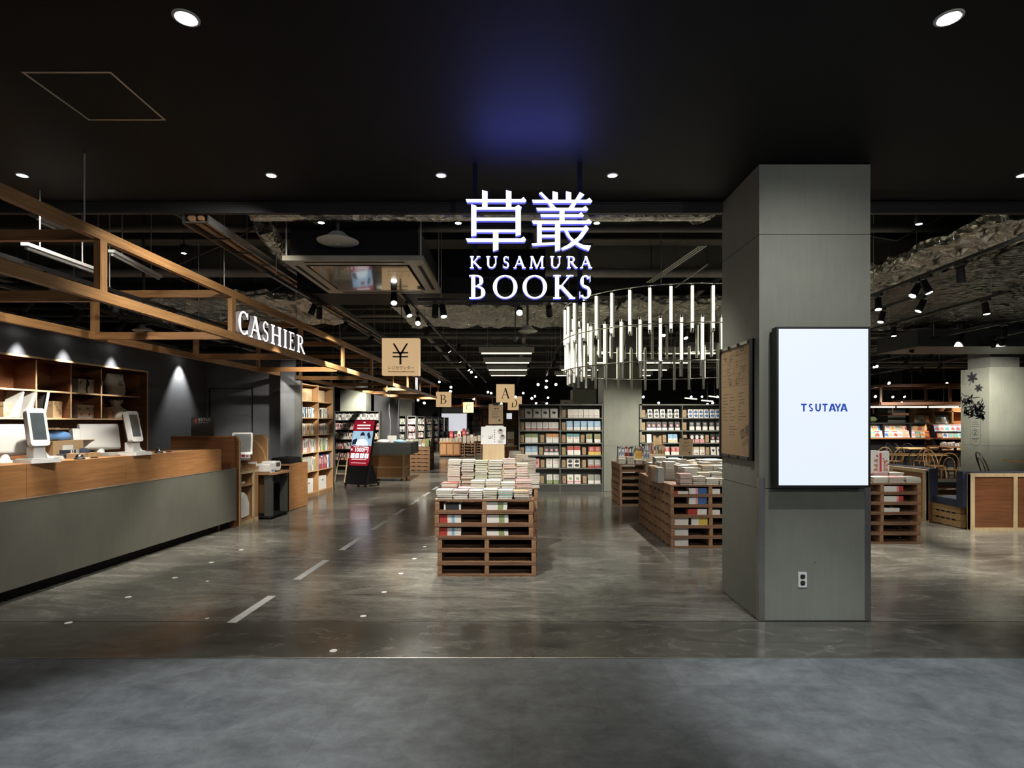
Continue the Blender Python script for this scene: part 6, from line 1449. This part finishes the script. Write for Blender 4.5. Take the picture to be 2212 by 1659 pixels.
spine_row(0, 'upright book on the lower shelf of the stand right of the black rack', .1, 1.1, .65, ['w', 'cr', 'pk', 'ye', 'w', 'gy'], (.22, .28), tr=(.03, .045), base=(x1 + .02, Yr - .48, 0), rz=-pi / 2, depth=.15, seed=77)
# wooden wall shelf behind with cover-out picture books
Yw = 25.0; x0 = Xp(1976, Yw); g = thing('picture_book_shelf', 'brown wood shelf of cover-out picture books above the magazine rack', 'shelf', (x0, Yw, 0)); w = Xp(2110, Yw) - x0
MB().box(0, w, .3, .36, 0, 2.3).build('back_panel', 'plyd', g)
for z in (1.58, 2.12, .9): MB().box(0, w, 0, .3, z - .04, z).build('shelf_board', 'ply', g)
for px in (1977, 2018, 2058, 2104): x = Xp(px, Yw) - x0; MB().box(x - .04, x + .04, 0, .3, 0, 2.3).build('upright', 'ply', g)
for k, (px, c) in enumerate(((1986, 'lb'), (1996, 'w'), (2007, 'or_'), (2025, 'w'), (2033, 'w'), (2041, 'lb'), (2049, 'w'))):
    mag(f'large picture book on the brown shelf above the magazine rack, {ORD[k]} from the left', Xp(px, Yw), Yw + .1, 1.582, .21, .36, c, ('gy', 'gr', 'tn')[k % 3], 'picture books on the brown shelf')
tag(MB().lathe([(.001, 0), (.12, .02), (.2, .12), (.12, .22), (.001, .24)], n=12).build('green_globe_lamp', 'bk_gr', None, (Xp(1890, 23), 23.2, 1.63)), 'green rounded object on top of the black magazine rack, by the column edge', 'ornament')

# ---- plant drawing and number on the side of the third column
m = MB(); Xc = 11.14 - .0012
def cp(zx, zy):      # zoomed crop pixel -> (y, z) on the column side
    px, py = 1980 + zx / 4.366, 780 + zy / 4.366; Y = Xc * F / (px - CX); return (Y, Zp(py, Y))
def leaf(x0, y0, x1, y1, wd, bend=0.0):
    L = sqrt((x1 - x0) ** 2 + (y1 - y0) ** 2); ux, uy = (x1 - x0) / L, (y1 - y0) / L; pts = []
    for s_ in (1, -1):
        rng = (0, .15, .35, .6, .82, 1) if s_ == 1 else (.82, .6, .35, .15)
        for f in rng:
            o = wd * sin(pi * min(1, f * .92 + .06)) * s_ * .5 + bend * sin(pi * f); pts.append((x0 + ux * L * f - uy * o, y0 + uy * L * f + ux * o))
    P = [cp(*p) for p in pts]; m.add([(Xc, a, b_) for a, b_ in P], [list(range(len(P)))])
for a, b_, w in ((525, 155, 26), (585, 255, 20)):
    for k in range(6):
        an = R(20 + 60 * k + (0 if a < 550 else 25)); r = 58 if a < 550 else 44; leaf(a, b_, a + r * cos(an), b_ + r * sin(an), w)
leaf(525, 160, 488, 245, 7); leaf(585, 258, 560, 290, 6)
rr = random.Random(12)
for k in range(150):
    x, y = rr.uniform(425, 620), 0; y = rr.uniform(330, 520) if x < 540 else rr.uniform(400, 540); an = rr.uniform(0, 6.28); r = rr.uniform(35, 85)
    x1_, y1_ = x + r * cos(an), y + r * sin(an)
    if 416 < x1_ < 660 and 290 < y1_ < 560: leaf(x, y, x1_, y1_, rr.uniform(7, 15), rr.uniform(-10, 10))
for q_ in ((560, 510, 650, 545, 30), (560, 500, 640, 380, 20), (480, 540, 560, 500, 16), (600, 530, 655, 480, 6), (620, 500, 630, 565, 34)): leaf(*q_)
def ln(x0, y0, x1, y1, w=2.2): leaf_ = 0; L = sqrt((x1 - x0) ** 2 + (y1 - y0) ** 2); nx, ny = -(y1 - y0) / L * w / 2, (x1 - x0) / L * w / 2; P = [cp(x0 + nx, y0 + ny), cp(x1 + nx, y1 + ny), cp(x1 - nx, y1 - ny), cp(x0 - nx, y0 - ny)]; m.add([(Xc, a, b_) for a, b_ in P], [(0, 1, 2, 3)])
for a in ((505, 560, 505, 640), (505, 700, 508, 780), (605, 560, 605, 640), (605, 700, 605, 775), (508, 780, 540, 795), (540, 795, 557, 808), (557, 808, 575, 795), (575, 795, 605, 775), (505, 640, 508, 700), (605, 640, 603, 700)): ln(*a)
for k in range(24): a0, a1 = 2 * pi * k / 24, 2 * pi * (k + 1) / 24; ln(554 + 26 * cos(a0), 672 + 34 * sin(a0), 554 + 26 * cos(a1), 672 + 34 * sin(a1), 3)
for a in ((542, 660, 548, 652), (548, 652, 560, 653), (560, 653, 563, 664), (563, 664, 544, 690), (542, 692, 566, 692)): ln(*a, 6)
for y, x0_, x1_ in ((575, 530, 580), (595, 528, 588), (618, 520, 592), (730, 522, 588), (742, 526, 584), (756, 540, 570)): ln(x0_, y, x1_, y, 4)
for k in range(8): ln(428, 105 + 16 * k, 428 + rr.uniform(15, 38), 105 + 16 * k, 3)
for k in range(7): ln(428, 615 + 25 * k, 428 + rr.uniform(12, 22), 615 + 25 * k, 3)
o = m.build('plant_drawing', 'bk_bk', col3); o.location = -Vector(col3.location)
tag(MB().box(-.03, .03, -.02, .02, 0, .75).build('post', 'dgrey', None, (Xp(2136, 12.9), 12.9, .55)), 'short dark post at the corner of the plant drawing column', 'post') if False else None

# ================================================================== far left and middle distance
# red digital signage on casters
g = thing('signage_stand', 'leaning digital sign with a red screen on a black rolling stand', 'digital sign', (Xp(768, 14.4), 14.4, 0), R(-24)); 
LEAN = T_(0, 0, .07) @ RX(R(-13)); sw, z0, z1 = .315, .47, 1.64
MB().box(-sw - .015, sw + .015, 0, .07, 0, z1 + .02).build('housing', 'black', g).matrix_local = LEAN
sc = MB().box(-sw, sw, -.004, 0, z0, z1).build('screen_panel', 'tvred', g); sc.matrix_local = LEAN
m = MB().box(-sw, sw, -.006, -.004, .98, 1.36); m.build('screen_photo', 'tvphoto', sc)
def tv(pts, mat, name, dy=-.0075): mm = MB(); mm.add([(x, dy, z) for x, z in pts], [list(range(len(pts)))]); mm.build(name, mat, sc)
tv([(-.17, .98), (.2, .98), (.19, 1.08), (.1, 1.15), (-.08, 1.15), (-.17, 1.06)], 'tvcloth', 'pictured_shirt')
tv([(.045 * cos(a * .45) + .0, 1.2 + .065 * sin(a * .45)) for a in range(14)], 'tvskin', 'pictured_face', -.0085)
tv([(-.075, 1.22), (-.06, 1.3), (0, 1.34), (.06, 1.3), (.08, 1.22), (.05, 1.24), (-.05, 1.24)], 'tvdark', 'pictured_cap', -.0095)
tv([(.13, 1.28), (.19, 1.34), (.27, 1.2), (.21, 1.15)], 'tvdark', 'pictured_phone'); tv([(-.3, 1.0), (-.14, 1.02), (-.16, 1.18), (-.29, 1.12)], 'tvdark', 'pictured_chair', -.0065)
mm = MB(); put_text(mm, '最大', .06, T_(-.272, -.0065, .875) @ FACE, .0005, .001, sx=.6); put_text(mm, '1000円', .15, T_(.03, -.0065, .87) @ FACE, .0005, .003, sx=1.0)
rr = random.Random(8)
for z, n, h in ((1.49, 13, .04), (1.41, 12, .04)):
    for k in range(n): x = -.21 + .42 * k / n; mm.box(x, x + .024, -.0065, -.005, z + rr.uniform(0, .006), z + h); mm.box(x + .004, x + .012, -.007, -.0064, z + .01, z + .02)
for z, n in ((.945, 22), (.62, 24), (.53, 18)):
    for k in range(n): x = -.23 + .46 * k / n; mm.box(x, x + .013, -.0065, -.005, z, z + rr.uniform(.010, .018))
mm.box(-.03, .03, -.0065, -.005, 1.57, 1.60); mm.build('screen_lettering', 'tvtext', sc)
for k in range(4):
    x = -.22 + .145 * k; tv([(x - .06, .66), (x + .06, .66), (x + .06, .78), (x - .06, .78)], 'tvtext', 'app_tile', -.006); tv([(x - .03, .69), (x + .02, .69), (x + .03, .74), (x - .01, .75)], 'tvphoto', 'app_symbol', -.0068)
MB().prism([(0.02, .09), (.5, .09), (.3, .5), (.1, .6)], -sw, -sw + .02, 'x').build('side_bracket', 'blackm', g); MB().prism([(0.02, .09), (.5, .09), (.3, .5), (.1, .6)], sw - .02, sw, 'x').build('side_bracket', 'blackm', g)
MB().box(-sw - .02, sw + .02, -.04, .55, .06, .09).build('base_plate', 'black', g)
for x in (-sw, sw):
    for y in (0, .5): MB().cyl((x - .014, y, .03), (x + .014, y, .03), .03, n=12).build('caster', 'black', g)
# folding wooden step stool behind it
g = thing('wood_step_ladder', 'small wooden step ladder leaning behind the red digital sign', 'ladder', (Xp(733, 15.6), 15.6, 0), R(-20))
for x in (-.16, .16): MB().tube([(x, 0, 0), (x * .9, .12, .45), (x * .8, .2, .8)], .018, 8).build('side_rail', 'pine', g)
for k in range(3): MB().box(-.15, .15, .03 + .06 * k, .13 + .06 * k, .2 + .22 * k, .225 + .22 * k).build('step', 'pine', g)
# wheeled counter with grey top
Yc = 15.9; x0, x1 = Xp(805, Yc), Xp(865, Yc); g = thing('wheeled_counter', 'wheeled plywood counter with a wide grey top beyond the digital sign', 'counter', ((x0 + x1) / 2, Yc, 0)); w = (x1 - x0) / 2 + .1
MB().box(-w - .3, w + .22, -.18, 1.1, .74, 1.06).build('counter_top', 'dgrey', g)
MB().box(-w, w, 0, .9, .07, .74).build('carcass', 'ply', g)
m = MB()
for x in (-w, w - .04): m.box(x, x + .04, -.006, 0, .07, .74)
for z in (.07, .36, .70): m.box(-w, w, -.007, -.001, z, z + .035)
m.build('face_frame', 'pine', g); m = MB()
for y in (0, .86): m.box(w, w + .006, y, y + .04, .07, .74)
for z in (.07, .36, .70): m.box(w + .001, w + .007, 0, .9, z, z + .035)
m.build('side_frame', 'pine', g)
for x in (-w + .08, w - .08):
    for y in (.08, .82): MB().cyl((x - .014, y, .035), (x + .014, y, .035), .035, n=12).build('caster', 'black', g)
tag(MB().box(-.12, .12, -.05, .05, 0, .19).build('white_box', 'white', None, (Xp(844, Yc), Yc + .2, 1.061)), 'small white printed box standing on the wheeled counter', 'box')
for k, (px, c, s_) in enumerate(((823, 'w', 1.0), (830, 'w', .8), (862, 'lb', 1.0))):
    g = thing('vinyl_bag', ('crumpled white bag on the left of the wheeled counter', 'small crumpled white bag beside the white box', 'crumpled pale blue bag on the right of the wheeled counter')[k], 'bag', (Xp(px, Yc), Yc + .15, 1.061)); rr = random.Random(k); n = 14
    vs = [((r * s_ * cos(2 * pi * i / n)) * rr.uniform(.8, 1.2), .6 * r * s_ * sin(2 * pi * i / n), z * rr.uniform(.8, 1.2)) for z, r in ((0, .15), (.03, .17), (.06, .1), (.08, .02)) for i in range(n)]
    MB().add(vs, [(i * n + j, i * n + (j + 1) % n, (i + 1) * n + (j + 1) % n, (i + 1) * n + j) for i in range(3) for j in range(n)], 0, True).add(vs, [list(range(n))[::-1], [3 * n + j for j in range(n)]]).build('bag_film', 'bk_' + c, g)
g = thing('power_cord', 'thin white cord hanging from the canopy down to the wheeled counter', 'cord', (Xp(842, 16.2), 16.2, 1.25)); MB().tube([(0, 0, 0), (.02, 0, .35), (-.02, 0, .7), (.0, 0, 1.32)], .007, 6).build('cord', 'lgrey', g)
# pallet stack beyond it, sideways
Yq = 19.4; Xq = Xp(929, Yq)
stack('beyond the wheeled counter on the left', Xq, Yq + PW / 2, pi / 2)
for r_, yy in enumerate((Yq + .12, Yq + .34)):
    for k in range(6):
        x = Xq - .82 + .145 * k; c = ('w', 'w', 'cr', 'w', 'gy', 'w')[k]
        if r_ == 0:
            for j in range(3): o = link('book', face_mesh(('cream', 'wp', 'grn', 'grey', 'tan', 'wb')[k], .13, .2), None, (x, yy + .03 * j, PT + .001), (R(-4), 0, 0)); tag(o, f'pale cover-out book, front row of pallets beyond wheeled counter, {ORD[k]} pile from left', 'book', f'front row books {ORD[k]} on the left pallets')
        else: pile(f'{WORDS[c]} book, back row of pallets beyond wheeled counter, {ORD[k]} pile from left', x, yy + .1, PT, .135, .18, 10, .024, [c, 'w'], 600 + k)
spine_row(0, 'upright book on the right side of the pallets beyond the wheeled counter', .05, .85, PT, ['tn', 'gr', 'cr', 'or_', 'ye'], (.2, .27), tr=(.03, .05), base=(Xq - .01, Yq, 0), rz=0, depth=.14, seed=9)
# small dark bookcase under the lit column
def far_case(label, px0, px1, Y, ztop, zs, cols, hr=(.2, .27), rz=0.0, seed=0, rows_words=None, stuff=False):
    x0 = Xp(px0, Y); w = Xp(px1, Y) - x0; g = thing('dark_bookcase', label, 'bookcase', (x0, Y, 0), rz); d = .32
    if rz: w = w / abs(cos(rz)) if abs(cos(rz)) > .3 else w
    for x in (0, w - .03): MB().box(x, x + .03, 0, d, 0, ztop).build('upright', 'grey', g)
    MB().box(.03, w - .03, d - .02, d, 0, ztop).build('back_panel', 'dgrey', g); MB().box(0, w, 0, d, ztop, ztop + .03).build('top_board', 'dgrey', g)
    for i, z in enumerate(zs):
        MB().box(.03, w - .03, 0, d - .02, z - .03, z).build('shelf_board', 'blackm', g)
        base = Vector((x0, Y, 0)) + Matrix.Rotation(rz, 3, 'Z') @ Vector((0, .02, 0))
        spine_row(0, f'upright book, {ORD[i]} shelf from bottom, {label}', .035, w - .035, z, cols[i % len(cols)], hr, tr=(.035, .06), base=base, rz=rz - pi / 2, depth=.14, seed=seed + i)
    return g
far_case('dark bookcase standing behind the red digital sign', 722, 820, 19.5, 1.98, (.35, .72, 1.05, 1.38, 1.70), [['w', 'pk', 'w', 'rd'], ['gy', 'rd', 'w'], ['w', 'cr', 'tn', 'w'], ['w', 'pk', 'w'], ['w', 'w', 'gy', 'w']], (.2, .26), seed=700)
pal = [[['rd', 'gy', 'bk'], ['gr', 'gy', 'w']], [['w', 'cr', 'rd'], ['w', 'gy', 'pk']], [['gy', 'tn', 'w'], ['gy', 'pk', 'w']], [['cr', 'gr', 'w'], ['w', 'pk', 'tn']], [['rd', 'or_', 'bk'], ['gy', 'bl', 'w']], [['bl', 'pk', 'gy'], ['bl', 'bl', 'pk']], [['te', 'bl', 'w'], ['bl', 'gy', 'cr']]]
for i, (a, b_, Y) in enumerate(((860, 877, 26), (880, 899, 28), (901, 917, 30), (920, 933, 31.5), (936, 947, 33), (949, 958, 34.5), (960, 968, 36))):
    far_case(f'{ORD[i]} of the far receding grey bookcases from the left', a, b_, Y, 1.92, (.5, .85, 1.2, 1.55), pal[i], (.24, .3), 0, 800 + i * 10)
# navy wall sections and pale side wall beyond
struct('wall_left', MB().box(Xp(803, 23), Xp(858, 23), 23.4, 23.5, 0, 2.9), 'navy')
struct('wall_left', MB().box(Xp(898, 36), Xp(945, 36), 37, 37.1, 0, 3.0), 'navy')
struct('wall_left', MB().box(-10.5, -10.4, 12, 38, 0, 3.1), 'navy')
struct('wall_back', MB().box(Xp(950, 38), Xp(1008, 38), 39.0, 39.1, 0, 2.75), 'offwhite'); 
g = thing('window_lightbox', 'bright white backlit wall panel under the far dark canopy', 'light panel', (Xp(978, 38), 38.9, 0)); MB().box(-.85, .85, 0, .05, 1.05, 2.25).build('lit_face', 'boxw', g); MB().box(-.9, .9, .05, .08, 0, 2.3).build('frame', 'dgrey', g)
# wooden counter cabinets in the middle distance
Y = 26.8; x0, x1 = Xp(949, Y), Xp(995, Y); g = thing('wood_cabinet', 'brown panelled wood cabinet in the middle distance, left of the white poster', 'cabinet', (x0, Y, 0)); w = x1 - x0
MB().box(0, w, 0, .8, .08, .68).build('carcass', 'plyd', g); MB().box(-.02, w + .02, -.02, .82, .68, .72).build('worktop', 'ply', g); MB().box(.03, w - .03, .05, .75, 0, .08).build('plinth', 'blackm', g)
for k in range(3): MB().box(.05 + k * (w - .06) / 3, (k + 1) * (w - .06) / 3, -.012, 0, .14, .62).build('door_panel', 'ply_z', g)
for k in range(7): pile(f'{("grey", "cream", "white", "tan", "grey", "white", "cream")[k]} book on the brown panelled cabinet, {ORD[k]} pile from the left', x0 + .08 + k * .145, Y + .12, .721, .13, .18, 6, .028, [('gy', 'cr', 'w', 'tn', 'gy', 'w', 'cr')[k]], 900 + k, 'pages2')
for i, (px, Y) in enumerate(((1003, 27), (1019, 30), (1031, 33))):
    stack(f'{("nearest", "middle", "farthest")[i]} of three left of white poster', Xp(px, Y) + .0, Y, 0, 5)
    for k in range(5): pile(f'{("pink", "dark", "white", "red", "cream")[k]} book, {("nearest", "middle", "farthest")[i]} pallet stack left of white poster, {ORD[k]} pile from left', Xp(px, Y) - .38 + .19 * k, Y + .14, PH * 5 + .001, .15, .18, 8 + (k + i) % 4, .03, [('pk', 'bk', 'w', 'rd', 'cr')[k]], 930 + i * 8 + k)
# red and black bags of goods
for k, (px, c) in enumerate(((975, 'rd'), (984, 'bk'), (992, 'w'), (1002, 'rd'), (1010, 'bk'))):
    Y = 27.3; g = thing('goods_packet', f'{WORDS[c]} goods packet standing above the brown panelled cabinet, {ORD[k]} from the left', 'packet', (Xp(px, Y), Y, .72 + .17 if px < 996 else PT + .2)); 
    MB().prism([(-.08, 0), (.08, 0), (.09, .22), (.05, .34), (-.05, .34), (-.09, .22)], -.04, .04, 'y').build('packet_body', 'bk_' + c, g); MB().box(-.05, .05, -.042, -.04, .08, .18).build('packet_label', 'bk_pk' if c != 'w' else 'bk_rd', g)
# brown wall shelving and lamp behind the poster
Y = 36; g = thing('wood_wall_unit', 'tall brown wood wall unit with a lit white shade behind the white poster', 'wall unit', (Xp(1040, Y), Y, 0)); w = Xp(1118, Y) - Xp(1040, Y)
MB().box(0, w, .3, .4, 0, 2.75).build('back_panel', 'ply', g)
for k in range(4): MB().box(k * w / 3 - .04, k * w / 3 + .04, 0, .3, 0, 2.75).build('upright', 'plyd', g)
for z in (.8, 1.4, 2.0, 2.7): MB().box(0, w, 0, .3, z - .05, z).build('shelf_board', 'plyd', g)
g = thing('paper_lamp', 'small glowing paper lamp beside the kraft sign behind the poster', 'lamp', (Xp(1100, 30), 30, Zp(905, 30))); MB().rbox(-.14, .14, -.14, .14, 0, .30, .04).build('lamp_shade', 'boxw', g); MB().cyl((0, 0, .3), (0, 0, ZS - Zp(905, 30)), .008, n=6).build('hanging_cord', 'black', g)
Y = 20; g = thing('sample_stand', 'small wood display stand with boxes between the poster and the grey bookcase', 'display stand', (Xp(1103, Y), Y, 0))
MB().box(-.2, .2, 0, .3, .0, .78).build('stand_body', 'plyd', g); MB().box(-.24, .24, -.03, .33, .78, .81).build('stand_top', 'pine', g); MB().box(-.12, .12, .05, .2, .81, 1.3).build('display_carton', 'bk_cr', g)
MB().box(-.1, .1, .04, .05, .9, 1.05).build('carton_window', 'kraftd', g); MB().box(-.14, .14, .04, .22, 1.3, 1.34).build('carton_lid', 'black', g)
# sign board behind the grey bookcase top
Y = 17; g = thing('letter_board', 'pale sign board lettered D rising behind the centre grey bookcase', 'sign', (Xp(1224, Y), Y, Zp(886, Y))); w = Xp(1237, Y) - Xp(1211, Y); h = Zp(864, Y) - Zp(886, Y)
MB().box(-w / 2, w / 2, 0, .04, 0, h).build('sign_panel', 'lgrey', g); m = MB()
for q_ in glyph('D', .13, .05): m.poly([((x - .5) * w * .4, -.001, h * .05 + z * h * .7) for x, z in q_])
m.build('sign_lettering', 'ink', g); MB().box(-.02, .02, .01, .03, -Zp(886, Y), 0).build('sign_post', 'dgrey', g)
# far shelving walls of books as one mass where nobody could count
def far_mass(name, label, x0, x1, Y, z0, z1, rows, seed):
    rr = random.Random(seed); m = MB(); mats = ['bk_' + c for c in ('w', 'cr', 'rd', 'bl', 'gy', 'tn', 'pk', 'gr', 'bk')]
    for r in range(rows):
        z = z0 + (z1 - z0) * r / rows; x = x0
        while x < x1: th = rr.uniform(.05, .11); m.box(x, x + th - .004, Y, Y + .1, z, z + rr.uniform(.2, .27), rr.randrange(9)); x += th
    o = m.build(name, mats); tag(o, label, 'books', None, 'stuff')
    g = thing('wall_shelving', 'wall shelving carrying the ' + label, 'shelving', ((x0 + x1) / 2, Y, 0)); w = (x1 - x0) / 2 + .05
    MB().box(-w, w, .11, .3, 0, z1 + .1).build('back_panel', 'plyd', g)
    for r in range(rows + 1): z = z0 + (z1 - z0) * r / rows; MB().box(-w, w, -.05, .108, z - .03, z - .002).build('shelf_board', 'dgrey', g)
far_mass('far_books', 'far rows of books along the back wall, between the columns', 2.5, 20, 40.5, .4, 2.2, 5, 1)
far_mass('far_books', 'far rows of books along the back wall on the left', -9, 1.5, 41, .4, 2.2, 5, 2)

# ================================================================== books: the 300 that show largest stay single, the rest become one mass
def settle_books(keep=300):
    bpy.context.view_layer.update(); dg = bpy.context.evaluated_depsgraph_get(); eye = Vector(cam.location); sc = []
    for o in SC.objects:
        if o.type != 'MESH' or o.parent or o.get('category') != 'book' or o.get('kind'): continue
        bb = [o.matrix_world @ Vector(c) for c in o.bound_box]
        lo = [min(v[i] for v in bb) for i in range(3)]; hi = [max(v[i] for v in bb) for i in range(3)]; n = vis = 0
        for u in (.1, .5, .9):
            for w in (.5,):
                for y, z in ((lo[1] + .004, lo[2] + (hi[2] - lo[2]) * w), (lo[1] + (hi[1] - lo[1]) * w, hi[2] - .0005)):
                    p = Vector((lo[0] + (hi[0] - lo[0]) * u, y, z)); d = p - eye; n += 1
                    hit, loc, _, _, ob, _ = SC.ray_cast(dg, eye, d.normalized(), distance=d.length + .03)
                    if hit and ob and ob.original == o: vis += 1
        px, py = CX + F * (lo[0] + hi[0]) / 2 / lo[1], HY - F * ((lo[2] + hi[2]) / 2 - HC) / lo[1]
        ar = (F / lo[1]) ** 2 * (hi[0] - lo[0]) * ((hi[2] - lo[2]) + (hi[1] - lo[1]) * (hi[2] < HC) * .12)
        sc.append((vis / n * ar if -20 < px < 2232 else 0, o.name, o))
    sc.sort(key=lambda t: -t[0]); rest = sc[keep:]
    mb = {}; V, Fc, MI, mats = [], [], [], []
    for _, _, o in rest:
        me, mw, off = o.data, o.matrix_world, len(V); V += [tuple(mw @ v.co) for v in me.vertices]
        idx = []
        for m in me.materials:
            if m not in mats: mats.append(m)
            idx.append(mats.index(m))
        for p in me.polygons: Fc.append([off + i for i in p.vertices]); MI.append(idx[p.material_index])
    bpy.data.batch_remove([o for _, _, o in rest])
    me = bpy.data.meshes.new('books'); me.from_pydata(V, [], Fc)
    for m in mats: me.materials.append(m)
    me.polygons.foreach_set('material_index', MI); me.update()
    tag(link('books', me), 'the many smaller or half hidden books on the pallets and shelves farther back', 'books', None, 'stuff')
settle_books()
